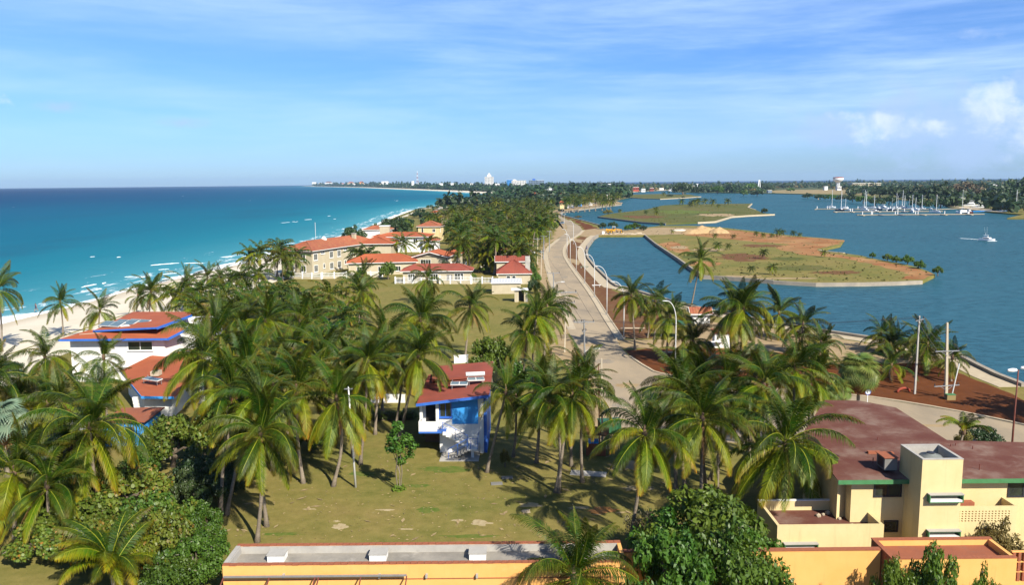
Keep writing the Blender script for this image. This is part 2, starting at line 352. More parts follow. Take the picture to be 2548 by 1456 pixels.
# beach: sand from the vegetation edge down under the water line
cs = []
for i in range(len(COAST) - 1):
    (x0, y0), (x1, y1) = COAST[i], COAST[i + 1]; n = max(1, int((y1 - y0) / 14)) if y0 < 2000 else 8
    for j in range(n):
        t = j / n; cs.append((x0 + (x1 - x0) * t, y0 + (y1 - y0) * t))
COASTF = cs
b = MB(); rows = [(1, .05), (.75, .03), (.45, -.12), (.2, -.55), (.06, -.88), (0, -1.0), (-.25, -1.5), (-.8, -3.2)]
vs = []; wet = []
rnd = random.Random(3)
for (x, y) in COASTF:
    wd = inset(y) + (17 if y < 400 else 8); jit = math.sin(y * .05) * 1.3 + math.sin(y * .017 + 1) * 2 + rnd.uniform(-.5, .5)
    for t, z in rows:
        vs.append((x + t * wd + (jit if abs(t) < .5 else (rnd.uniform(-2, 3) if t == 1 else 0)), y, z)); wet.append(max(0, min(1, (.16 - t) * 9)))
fs = []; k = len(rows)
for i in range(len(COASTF) - 1):
    for j in range(k - 1): fs.append((i * k + j, i * k + k + j, i * k + k + j + 1, i * k + j + 1))
b.add(vs, fs); me = b.mesh('beach', MT['sand'], True); at = me.attributes.new('wet', 'FLOAT', 'POINT'); at.data.foreach_set('value', wet)
tag(obj('beach', me), kind='structure')

# ------------------------------------------------------------------ water
def water_mat(name, col_fn, wave, refl=.16, foam=False):
    m = bpy.data.materials.new(name); m.use_nodes = True; nt = m.node_tree; nt.nodes.clear()
    v = nd(nt, 'ShaderNodeTexCoord').outputs['Object']
    col = col_fn(nt, v)
    d = nd(nt, 'ShaderNodeBsdfDiffuse'); nt.links.new(col, d.inputs[0])
    gl = nd(nt, 'ShaderNodeBsdfGlossy', i_Roughness=.22); gl.inputs[0].default_value = (1, 1, 1, 1)
    bp = nd(nt, 'ShaderNodeBump', i_Strength=1.0, i_Distance=wave)
    h = math_n(nt, 'ADD', noise(nt, mapping(nt, v, (.35, .8, 1), (0, 0, R(12))), 1.0, 5, .6), math_n(nt, 'MULTIPLY', noise(nt, mapping(nt, v, (.06, .12, 1), (0, 0, R(-8))), 1.0, 4, .6), 2.2))
    nt.links.new(h, bp.inputs['Height']); nt.links.new(bp.outputs[0], gl.inputs['Normal']); nt.links.new(bp.outputs[0], d.inputs['Normal'])
    mx = nd(nt, 'ShaderNodeMixShader', i_0=refl); nt.links.new(d.outputs[0], mx.inputs[1]); nt.links.new(gl.outputs[0], mx.inputs[2])
    o = nd(nt, 'ShaderNodeOutputMaterial'); nt.links.new(mx.outputs[0], o.inputs[0]); return m
def sea_col(nt, v):
    off = nd(nt, 'ShaderNodeAttribute', attribute_name='offshore').outputs['Fac']
    wob = math_n(nt, 'MULTIPLY', math_n(nt, 'SUBTRACT', noise(nt, mapping(nt, v, (.006, .0022, 1)), 1.0, 5, .6), .5), 1.)
    o2 = math_n(nt, 'MULTIPLY', off, math_n(nt, 'ADD', 1.0, math_n(nt, 'MULTIPLY', wob, .9)))
    lg = math_n(nt, 'MULTIPLY', math_n(nt, 'LOGARITHM', math_n(nt, 'ADD', o2, 4.0), 10.0), .25)     # 4 m .15, 40 .41, 400 .65, 4000 .90
    col = ramp(nt, lg, [(.15, (.15, .28, .30)), (.33, (.040, .205, .250)), (.46, (.006, .134, .186)), (.56, (.001, .094, .152)), (.66, (.001, .068, .132)), (.74, (.001, .041, .104)), (.82, (.001, .023, .075)), (.92, (.001, .021, .066))])
    # darker sea-grass bands
    sg = ramp(nt, noise(nt, mapping(nt, v, (.010, .0035, 1), (0, 0, R(6))), 1.0, 6, .62), [(.50, 0.), (.66, 1.)])
    near = ramp(nt, lg, [(.36, 0.), (.48, 1.), (.7, .6), (.78, 0.)])
    col = mixc(nt, math_n(nt, 'MULTIPLY', math_n(nt, 'MULTIPLY', sg, near), .55), col, (.006, .065, .115))
    # foam at the water line and scattered crests
    fn = noise(nt, mapping(nt, v, (.22, .07, 1)), 1.0, 8, .75, .6)
    band = ramp(nt, math_n(nt, 'MULTIPLY', math_n(nt, 'ADD', off, math_n(nt, 'MULTIPLY', math_n(nt, 'SUBTRACT', noise(nt, mapping(nt, v, (.03, .03, 1)), 1., 3), .5), 16.)), .02), [(.0, 1.), (.06, 1.), (.13, .45), (.3, .58), (.42, .30), (.62, .42), (.75, .25), (.9, .0)])
    fo = math_n(nt, 'MULTIPLY', ramp(nt, math_n(nt, 'ADD', fn, math_n(nt, 'MULTIPLY', math_n(nt, 'SUBTRACT', band, .5), .55)), [(.55, 0.), (.66, 1.)]), ramp(nt, band, [(.02, 0.), (.2, 1.)]))
    caps = ramp(nt, noise(nt, mapping(nt, v, (.10, .035, 1), (0, 0, R(8))), 1.0, 3, .5), [(.765, 0.), (.79, 1.)])
    caps = math_n(nt, 'MULTIPLY', caps, ramp(nt, lg, [(.4, 0.), (.5, 1.), (.86, 1.), (.9, 0.)]))
    return mixc(nt, math_n(nt, 'MAXIMUM', fo, math_n(nt, 'MULTIPLY', caps, .8)), col, (.80, .84, .86))
MT['sea'] = water_mat('sea_water', sea_col, .35, .07)
ang = list(np.radians(np.concatenate([np.arange(-60, 50, .8), np.arange(50, 300, 6)]))); rad = [20 * (18000 / 20) ** (i / 90) for i in range(91)]
na, nr = len(ang), len(rad); vs = [(0, 0, LZ)]
for r_ in rad:
    for a in ang: vs.append((math.sin(a) * r_, math.cos(a) * r_, LZ))
fs = [(0, 1 + (i + 1) % na, 1 + i) for i in range(na)]
for k in range(nr - 1):
    for i in range(na): o = 1 + k * na; fs.append((o + i, o + (i + 1) % na, o + na + (i + 1) % na, o + na + i))
P = np.array(vs)[:, :2]; Q = np.array(COAST, float); dist = np.full(len(P), 1e9)
for i in range(len(Q) - 1):
    a, d = Q[i], Q[i + 1] - Q[i]; t = np.clip(((P - a) @ d) / (d @ d), 0, 1); dist = np.minimum(dist, np.linalg.norm(P - (a + t[:, None] * d), axis=1))
side = np.array([1. if x > np.interp(y, Q[:, 1], Q[:, 0]) else -1. for x, y in P])
dist = np.where((side > 0) & (P[:, 0] > 400), np.maximum(dist, 3000), np.where(side > 0, -dist, dist)); dist = np.maximum(dist, -2)
m_ = MB(); m_.add(vs, fs); me = m_.mesh('sea', MT['sea'], True); at = me.attributes.new('offshore', 'FLOAT', 'POINT'); at.data.foreach_set('value', dist)
tag(obj('sea', me), kind='structure')
def lag_col(nt, v):
    col = ramp(nt, noise(nt, mapping(nt, v, (.012, .02, 1)), 1.0, 6, .6), [(.35, (.005, .045, .062)), (.65, (.008, .060, .079))])
    r2 = ramp(nt, noise(nt, mapping(nt, v, (.30, .75, 1), (0, 0, R(15))), 1.0, 5, .7), [(.40, 0.), (.66, 1.)])
    col = mixc(nt, math_n(nt, 'MULTIPLY', r2, .75), col, (.026, .105, .140))
    st = ramp(nt, noise(nt, mapping(nt, v, (.006, .05, 1), (0, 0, R(-12))), 1.0, 3), [(.6, 0.), (.7, 1.)])
    return mixc(nt, math_n(nt, 'MULTIPLY', st, .18), col, (.038, .115, .155))
MT['lagoon'] = water_mat('lagoon_water', lag_col, .16, .13)
lg = MB(); lg.poly([(30, 60, LZ + .12), (1500, 60, LZ + .12), (2500, 900, LZ + .12), (1600, 2400, LZ + .12), (180, 2400, LZ + .12), (30, 1100, LZ + .12), (10, 600, LZ + .12)]); struct('lagoon', lg, MT['lagoon'])

# breaking waves: low ridges of foam lying off the beach
MT['foam'] = pm('wave_foam', (.82, .85, .86), (.70, .78, .82), .8, .9)
rf = random.Random(5)
surf = MB()
def crest(u0, v0, u1, v1, wd):
    a = G(u0, v0, LZ); c = G(u1, v1, LZ); n = 12; L = []
    d = (c - a); nn = Vector((-d.y, d.x, 0)).normalized()
    for i in range(n + 1):
        t = i / n; p = a + d * t + nn * (math.sin(t * 3.1) * wd * .6 + rf.uniform(-.2, .2)); wv_ = wd * .6 * (math.sin(math.pi * t) ** .6) * rf.uniform(.3, 1.) + .02
        L.append((p, wv_))
    for i in range(n):
        (p, w1), (q, w2) = L[i], L[i + 1]
        vs_ = [p - nn * w1, q - nn * w2, q + Vector((0, 0, .10 + .35 * min(w2, 1.))), p + Vector((0, 0, .10 + .35 * min(w1, 1.))), p + nn * w1 * .5, q + nn * w2 * .5]
        surf.add([(x.x, x.y, max(x.z, LZ + .02)) for x in vs_], [(0, 1, 2, 3), (3, 2, 5, 4)])
for c in [(375, 661, 446, 655, .75), (458, 656, 506, 655, .5), (203, 716, 241, 708, .7), (256, 707, 264, 704, .6), (238, 722, 254, 719, .8), (310, 690, 332, 689, .3), (402, 696, 445, 689, .5), (395, 672, 420, 670, .25), (405, 683, 440, 680, .3), (700, 555, 722, 553, .25), (727, 552, 734, 552, .55), (758, 547, 776, 546, .55), (735, 553, 742, 551, .25), (815, 538, 823, 537, .55), (830, 545, 836, 545, .55), (985, 500, 992, 499, .55), (1000, 520, 1006, 520, .55), (452, 489, 458, 488, .55), (620, 499, 624, 499, .55), (225, 640, 235, 639, .4), (290, 641, 300, 640, .5), (906, 572, 948, 562, 1.4), (915, 576, 952, 566, 1.2), (600, 640, 640, 634, .6)]:
    crest(*c)
tag(surf.build('surf_foam', MT['foam']), 'white crests of small waves breaking along the beach', 'foam', None, 'stuff')

# ------------------------------------------------------------------ sheets on the ground
_fr = random.Random(91)
def fray(poly, amp=.045):
    '''break a smooth outline into an uneven edge, in proportion to its distance'''
    out = []; n = len(poly)
    for i in range(n):
        a = Vector(poly[i][:2]); b = Vector(poly[(i + 1) % n][:2]); k = max(1, min(14, int((b - a).length / max(.6, a.length * .012))))
        nn = Vector((-(b - a).y, (b - a).x)); nn = nn.normalized() if nn.length > 1e-6 else nn
        for j in range(k):
            p = a.lerp(b, j / k); s = min((b - a).length * .05, max(.12, p.length * .004)); out.append(tuple(p + nn * _fr.uniform(-s, s)))
    return out
def sheet(name, poly, z, mat, th=.3, soft=True):
    s = MB(); s.prism(fray(poly) if soft else [(p[0], p[1]) for p in poly], z - th, z); return struct(name, s, mat)
MT['road'] = pm('sandy_asphalt', (.36, .285, .19), (.27, .22, .155), .12, .9, .15, .3, 20, lo=.4, hi=.62, stain=((.19, .165, .13), .35, .55, .72, .55), smap=(1, .45, 1))
MT['verge'] = pm('sandy_verge', (.36, .27, .155), (.29, .205, .11), .35, .95, .1, .4, 8, stain=((.21, .17, .09), .5, .55, .72, .6))
MT['soil'] = pm('red_soil', (.135, .045, .014), (.10, .034, .011), .35, .95, .1, .8, 4, stain=((.22, .10, .05), .8, .58, .75, .6))
MT['bsoil'] = pm('brown_soil', (.125, .052, .022), (.15, .075, .034), .3, .95, .1, .8, 4, stain=((.20, .16, .06), .35, .52, .7, .7))
MT['walk'] = pm('pavement', (.48, .40, .28), (.40, .33, .23), .8, .9, .15, .2, 20)
MT['ochre'] = pm('ochre_earth', (.25, .095, .034), (.36, .205, .088), .08, .95, .1, .5, 3, stain=((.20, .15, .06), .12, .52, .66, .8))
MT['rubble'] = pm('limestone', (.46, .38, .27), (.34, .28, .20), 1.5, .95)
MT['wallc'] = pm('seawall_concrete', (.36, .31, .24), (.26, .23, .19), .5, .9, .15, .3, 10)
RIGHT = shore([(1640, 930), (1612, 918), (1590, 905), (1566, 888), (1545, 866), (1534, 846), (1520, 822), (1500, 790), (1476, 749), (1455, 717), (1429, 681), (1410, 653), (1401, 634), (1402, 617), (1416, 598), (1438, 584), (1449, 573), (1443, 563), (1425, 553), (1398, 541), (1388, 533)])
LEFT = shore([(1383, 533), (1390, 541), (1404, 553), (1412, 564), (1408, 580), (1386, 595), (1362, 614), (1353, 630), (1353, 647), (1358, 672), (1365, 700), (1375, 725), (1392, 770), (1412, 820), (1432, 862), (1448, 895), (1468, 935), (1490, 975), (1508, 1020), (1516, 1062)])
RBEND = [(19.8, 106.7), (24, 103), (30.5, 98.8), (37, 96), (43, 93.4), (50, 87), (56, 79), (64, 67), (78, 52), (110, 30)]
LBEND = [(14, 82), (20, 78), (27, 75.5), (36, 74), (44, 67), (52, 60), (66, 46), (95, 22)]
road = RBEND[::-1] + RIGHT[1:] + LEFT + LBEND
sheet('road', road, .03, MT['road'], .3, False)
sheet('dirt_verge', shore([(1383, 545), (1404, 553), (1412, 564), (1408, 580), (1386, 595), (1362, 614), (1353, 630), (1353, 647), (1358, 672), (1365, 700), (1375, 725), (1392, 770), (1412, 820), (1432, 862), (1448, 895), (1468, 935), (1490, 975), (1508, 1020), (1516, 1062), (1540, 1112), (1500, 1120), (1478, 1060), (1455, 1000), (1430, 940), (1400, 900), (1372, 885), (1378, 830), (1372, 790), (1350, 745), (1340, 700), (1339, 650), (1345, 622), (1375, 592), (1388, 572)]), .014, MT['verge'])
# soil between the kerb and the sea walk
sheet('soil_strip', shore([(1545, 842), (1523, 820), (1503, 788), (1479, 747), (1458, 715), (1432, 679), (1413, 651), (1404, 632), (1405, 618), (1419, 600), (1440, 588), (1460, 590), (1472, 596), (1455, 612), (1448, 630), (1453, 650), (1472, 675), (1512, 714), (1540, 730), (1600, 745), (1650, 765), (1620, 842)]), .012, MT['bsoil'])
sheet('soil_strip', shore([(1452, 570), (1443, 559), (1425, 550), (1403, 541), (1396, 535), (1402, 538), (1425, 546), (1455, 554), (1484, 566), (1480, 577)]), .012, MT['soil'])
sheet('red_soil', RBEND[4::-1] + shore([(1612, 916), (1590, 902), (1570, 886), (1556, 872), (1620, 868), (1800, 868), (1960, 880), (2070, 905), (2180, 905), (2300, 905), (2420, 940), (2548, 998)]) + [(75, 88), (85, 60), (79, 54)] + [(64, 68), (56.3, 79.6), (50.3, 87.5)], .016, MT['soil'])
sheet('dirt_clearing', shore([(1760, 800), (1900, 815), (2020, 832), (2180, 858), (2340, 895), (2300, 905), (2180, 905), (2070, 905), (1960, 880), (1800, 868), (1720, 830)]), .013, MT['verge'])
sheet('driveway', shore([(1534, 846), (1548, 868), (1620, 867), (1800, 862), (1800, 846), (1620, 846)]), .026, MT['verge'])
sheet('path', shore([(1411, 598), (1447, 605), (1452, 598), (1420, 590)]), .026, MT['verge'])
sheet('path', shore([(1400, 640), (1446, 650), (1443, 660), (1405, 648)]), .0255, MT['verge'])
# kerbs and pavement along the lagoon side
kb = MB(); ribbon(kb, smoothline(RIGHT[5:17], 3), -1.3, -1.05, -.1, .15); ribbon(kb, smoothline(RIGHT[5:17], 3), -.15, .1, -.1, .14); ribbon(kb, smoothline(RBEND[::-1] + RIGHT[1:4], 3), -.3, .05, -.1, .15); struct('kerb', kb, MT['walk'])
sw = MB(); ribbon(sw, smoothline(RIGHT[5:17], 3), -1.05, -.15, -.1, .06); struct('pavement', sw, MT['walk'])
sw = MB(); ribbon(sw, NEARWALL[:13], .5, 3.2, -.1, .045); ribbon(sw, NEARWALL[12:] + INLET[1:], .5, 3.4, -.1, .0475); struct('sea_walk', sw, MT['walk'])
sw = MB(); ribbon(sw, LEFT[5:14], -.0, 1.5, -.1, .07); struct('pavement', sw, MT['walk'])
def seawall(pts, label, h=.45, w0=-.35, w1=.35, mat='wallc'):
    s = MB(); ribbon(s, pts, w0, w1, -2.2, h); o = s.build('seawall', MT[mat]); tag(o, label, 'seawall'); return o
seawall(NEARWALL, 'long concrete seawall along the near lagoon bank beside the palms and red soil')
seawall(INLET, 'curved pale seawall around the road side of the inlet', .5)
seawall(PROM[:6], 'white topped seawall beside the dark soil strip beyond the sand bar', .5)
seawall(PROM[5:10], 'pale embankment wall along the far promenade by the royal palms', .35)
seawall(ISB_L + ISB_F[1:3], 'dark retaining wall on the channel side of the large bare islet', .2, -.3, .3)
seawall(ISB_F[2:], 'low pale retaining wall along the front of the large bare islet', .08, -.3, .4, 'wallc')
seawall(ISB_R[7:10], 'short pale wall edging the notch in the far side of the bare islet', .15, -.6, .5, 'walk')
# sand bar and rocks, islet earth, second and third islets
sheet('sand_bar', shore([(1428, 577), (1486, 568), (1560, 573), (1640, 566), (1720, 568), (1800, 571), (1800, 577), (1700, 583), (1605, 585), (1560, 585), (1490, 585), (1455, 590)]), .02, MT['verge'])
er = [[(1640, 607), (1672, 600), (1712, 618), (1722, 626), (1690, 630), (1662, 622)], [(1690, 570), (1760, 566), (1860, 577), (1960, 588), (2056, 594), (2096, 598), (2088, 607), (2040, 618), (2010, 614), (1940, 606), (1880, 602), (1760, 590), (1700, 584)], [(1930, 612), (1990, 608), (2046, 614), (2036, 624), (2060, 630), (2160, 645), (2250, 662), (2290, 672), (2322, 683), (2296, 696), (2240, 694), (2270, 684), (2190, 662), (2090, 642), (2000, 634), (1940, 622)], [(1700, 660), (1740, 650), (1800, 654), (1780, 664)]]
for i, e in enumerate(er): sheet('bare_earth', shore(e), .012 + i * .003, MT['ochre'])
ISC = shore([(1488, 539), (1519, 543), (1598, 553), (1657, 556.5), (1735, 553.5), (1780, 551), (1820, 539), (1861, 536), (1927, 533), (1898, 530), (1880, 522), (1861, 516), (1871, 506.5), (1812, 507), (1690, 508.5), (1649, 511), (1612, 520.5), (1544, 529), (1515, 532)])
ISD = shore([(1534, 489), (1605, 493.8), (1642, 495), (1703, 492), (1744, 489), (1715, 484), (1642, 482.5), (1568, 484)])
MT['grass2'] = pm('islet_grass', (.125, .112, .032), (.075, .095, .020), .02, .95, .1, .6, 2, stain=((.22, .15, .07), .03, .55, .7, .6))
for nm, pl in (('islet', ISC), ('islet', ISD)):
    s = MB(); s.prism(pl, -3, .05); struct(nm, s, MT['grass2'])
seawall(ISC[:4], 'dark retaining wall on the near side of the green palm islet', .18, -.5, .5, 'grey')
seawall(ISC[4:9], 'pale retaining wall on the right flank of the green palm islet', .2, -.5, .5, 'walk')
seawall(ISC[10:13], 'short white wall at the back corner of the green palm islet', .2, -.5, .5, 'walk')
seawall(ISD[:5], 'pale stone edge of the far low islet', .2, -.6, .6, 'walk')
# far promenade road and fields
sheet('promenade', shore([(1393, 531), (1404, 525.5), (1447, 519.5), (1500, 512.5), (1544, 508.5), (1540, 503), (1524, 498.6), (1500, 501), (1440, 511), (1395, 521), (1370, 528)]), .03, MT['verge'])
sheet('promenade', shore([(1524, 498.5), (1562, 490.6), (1540, 485), (1500, 492), (1480, 498)]), .035, MT['verge'])
sheet('promenade', shore([(1560, 479.5), (1600, 475.5), (1672, 473.5), (1672, 471), (1600, 472), (1550, 476)]), .03, MT['walk'])
MT['field'] = pm('dry_field', (.30, .21, .10), (.20, .17, .06), .01, .95)
sheet('field', shore([(1925, 480), (2010, 482), (2090, 484), (2180, 486), (2180, 478), (2090, 471), (1960, 472), (1910, 475)]), .03, MT['field'])
sheet('field', shore([(2400, 509), (2470, 511), (2480, 495), (2420, 492), (2380, 497)]), .03, MT['grass2'])
sheet('quay', shore([(2352, 512), (2400, 518.6), (2448, 524.6), (2500, 529), (2500, 524), (2448, 519), (2400, 513)]), .12, MT['walk'])
# rocks along the bar
rk = random.Random(11); rocks = []
for s_ in range(3):
    bm = bmesh.new(); bmesh.ops.create_icosphere(bm, subdivisions=2, radius=1)
    for v_ in bm.verts: v_.co *= rk.uniform(.72, 1.2)
    me = bpy.data.meshes.new('rock'); bm.to_mesh(me); bm.free(); me.materials.append(MT['rubble']); rocks.append(me)
places = ['first boulder of the sand bar, next to the sea walk', 'second boulder along the inlet face of the sand bar', 'boulder beside the white slab on the sand bar', 'boulder left of the middle of the sand bar edge', 'boulder at the middle of the sand bar edge', 'wide boulder just right of the middle of the bar edge', 'boulder under the yellow grader on the bar edge', 'brownish boulder right of the grader on the bar edge', 'boulder three quarters along the bar edge', 'last but one boulder toward the islet wall', 'last boulder of the bar, against the islet wall']
for i, t in enumerate(places):
    u = 1497 + i * 10.2; p = G(u, 584 + rk.uniform(-.4, 1.2), -.35); o = obj('boulder', rocks[i % 3], None, p, rk.uniform(0, 6)); s = rk.uniform(1.0, 1.7); o.scale = (s * 1.5, s, s * .7); tag(o, 'pale ' + t, 'boulder', 'boulders on the sand bar')
mounds = [(1722, 581, 5.5, 2.6), (1748, 579, 7., 4.1), (1772, 579, 4.5, 2.9), (1788, 580, 5.5, 3.3), (1690, 574, 5, 1.0)]
ml = ['grey topped spoil heap at the left of the row on the islet', 'tallest tan spoil heap in the row on the islet', 'small tan spoil heap between two bigger ones on the islet', 'rightmost tan spoil heap of the row on the islet', 'low white sand heap beside the sand bar track']
for (u, v_, r_, h), t in zip(mounds, ml):
    p = G(u, v_); bm = bmesh.new(); bmesh.ops.create_grid(bm, x_segments=20, y_segments=20, size=1)
    ph = rk.uniform(0, 9)
    for q in bm.verts:
        rr = q.co.length; q.co.z = max(0, 1 - rr ** 2.1) * h * .8 * (1 + .18 * math.sin(q.co.x * 7 + ph) * math.cos(q.co.y * 6)) + rk.uniform(-.06, .06) * h - .08; q.co.x *= r_; q.co.y *= r_ * .8
    me = bpy.data.meshes.new('spoil_heap'); bm.to_mesh(me); bm.free(); me.materials.append(MT['sand'] if h < 1.5 else pm('spoil', (.46, .32, .17), (.36, .24, .12), .5, .95, .1, .8, 3)); me.polygons.foreach_set('use_smooth', [True] * len(me.polygons))
    tag(obj('spoil_heap', me, None, p), t, 'spoil heap', 'spoil heaps on the islet')

# worn spots of the lawn and litter
MT['pale'] = pm('bare_sand_spot', (.42, .34, .21), (.32, .25, .13), 2.5, .95, .1, .4, 8)
MT['orangedirt'] = pm('orange_dirt', (.42, .19, .06), (.30, .15, .06), 2, .95, .1, .5, 8)
MT['lush'] = pm('lush_grass', (.075, .125, .018), (.14, .15, .035), 1.5, .95, .1, .6, 10)
def blob(u, v, wu, hv, seed, n=22):
    r = random.Random(seed); return [(u + wu * .5 * math.cos(a) * (q := r.uniform(.55, 1.1)), v + hv * .5 * math.sin(a) * q) for a in [2 * math.pi * i / n for i in range(n)]]
for i, (u, v, wu, hv, mt) in enumerate([(846, 1312, 44, 16, 'pale'), (838, 1298, 20, 5, 'pale'), (1196, 1302, 60, 16, 'pale'), (1140, 1296, 36, 6, 'pale'), (1500, 1271, 100, 18, 'orangedirt'), (1440, 1264, 60, 8, 'pale'), (1065, 1270, 60, 20, 'lush'), (1170, 1336, 190, 10, 'lush'), (700, 1330, 120, 10, 'lush'), (1040, 1210, 70, 10, 'lush'), (960, 1270, 50, 5, 'pale'), (1320, 1258, 70, 12, 'pale'), (770, 1268, 40, 4, 'pale'), (1010, 1318, 40, 4, 'pale'), (1590, 1215, 90, 14, 'pale'), (1560, 1160, 110, 26, 'verge'), (1110, 1170, 160, 18, 'lush'), (900, 1180, 80, 12, 'lush')]):
    sheet('worn_patch', shore(blob(u, v, wu, hv, i)), .006 + .0004 * i, MT[mt], .05, False)
for i, (u, v, wu, hv, mt) in enumerate([(1440, 800, 50, 14, 'grey2'), (1425, 735, 34, 9, 'verge'), (1500, 900, 70, 12, 'grey2'), (1560, 960, 90, 14, 'verge'), (1385, 640, 30, 5, 'grey2'), (1470, 860, 60, 10, 'verge'), (1545, 1010, 60, 12, 'grey2'), (1405, 690, 20, 7, 'grey2'), (1425, 590, 16, 3, 'grey2'), (2320, 1060, 90, 8, 'verge'), (1600, 985, 40, 6, 'grey2')]):
    MT.setdefault('grey2', pm('asphalt_patch', (.24, .205, .16), (.30, .25, .18), .5, .9, .15, .3, 20)); sheet('road_patch', shore(blob(u, v, wu, hv, 120 + i, 26)), .034 + .0004 * i, MT[mt], .05, False)
lt = random.Random(41); lm = MB()
for k in range(1500):
    if k % 3: u, v = lt.uniform(560, 1700), lt.uniform(1130, 1345)
    else: u, v = lt.uniform(860, 1380), lt.uniform(700, 900)
    p = G(u, v, .03); a = lt.uniform(0, 6.3); s_ = lt.uniform(.05, .16) * (1 if lt.random() < .93 else 3.5); dx, dy = math.cos(a) * s_, math.sin(a) * s_; z = .02 + lt.random() * .03
    lm.add([(p.x - dx, p.y - dy, z), (p.x - dy * .3, p.y + dx * .3, z + .03), (p.x + dx, p.y + dy, z + .01), (p.x + dy * .3, p.y - dx * .3, z)], [(0, 3, 2, 1)])
MT['litter'] = pm('dry_litter', (.40, .30, .15), (.17, .12, .06), .9, .95)
tag(lm.build('leaf_litter', MT['litter']), 'dry leaf and frond litter strewn over the lawn and field', 'litter', None, 'stuff')

sb = random.Random(8); sm = MB()
for k in range(800):
    u, v = sb.uniform(1620, 2310), sb.uniform(566, 700); p = G(u, v)
    x, y = p.x, p.y
    if not inpoly(x, y, ISB_L + ISB_F[1:] + ISB_R[1:]): continue
    s_ = sb.uniform(.15, .5); h_ = sb.uniform(.12, .45)
    for q in range(3):
        a = sb.uniform(0, 6.3); sm.add([(x - math.cos(a) * s_, y - math.sin(a) * s_, 0), (x + math.cos(a) * s_, y + math.sin(a) * s_, 0), (x + sb.uniform(-.2, .2), y + sb.uniform(-.2, .2), h_)], [(0, 1, 2)])
for k in range(350):
    u, v = sb.uniform(1500, 1900), sb.uniform(508, 553); p = G(u, v)
    if not inpoly(p.x, p.y, ISC): continue
    s_ = sb.uniform(.3, 1.); h_ = sb.uniform(.2, .7)
    for q in range(3):
        a = sb.uniform(0, 6.3); sm.add([(p.x - math.cos(a) * s_, p.y - math.sin(a) * s_, .05), (p.x + math.cos(a) * s_, p.y + math.sin(a) * s_, .05), (p.x, p.y, h_)], [(0, 1, 2)])
MT['scrub'] = pm('dry_scrub', (.13, .115, .04), (.085, .095, .025), .15, .95)
tag(sm.build('islet_scrub', MT['scrub']), 'tufts of dry grass and scrub over the islets', 'scrub', None, 'stuff')
for i, (u, v, wu, hv, mt) in enumerate([(1850, 640, 160, 22, 'bsoil'), (1990, 668, 200, 16, 'grass2'), (1760, 622, 90, 10, 'verge'), (1900, 612, 120, 8, 'bsoil'), (2080, 678, 140, 10, 'bsoil'), (1720, 640, 60, 10, 'grass2'), (1960, 645, 120, 10, 'grass2'), (1840, 688, 120, 5, 'verge'), (1950, 693, 160, 4, 'verge'), (1690, 616, 60, 8, 'verge')]):
    sheet('bare_patch', shore(blob(u, v, wu, hv, 60 + i, 30)), .03 + .002 * i, MT[mt], .06, False)
for i, (u, v, wu, hv, mt) in enumerate([(1700, 527, 160, 10, 'lush'), (1600, 540, 120, 8, 'bsoil'), (1780, 535, 120, 8, 'verge')]):
    sheet('bare_patch', shore(blob(u, v, wu, hv, 80 + i, 30)), .075 + .004 * i, MT[mt], .06, False)
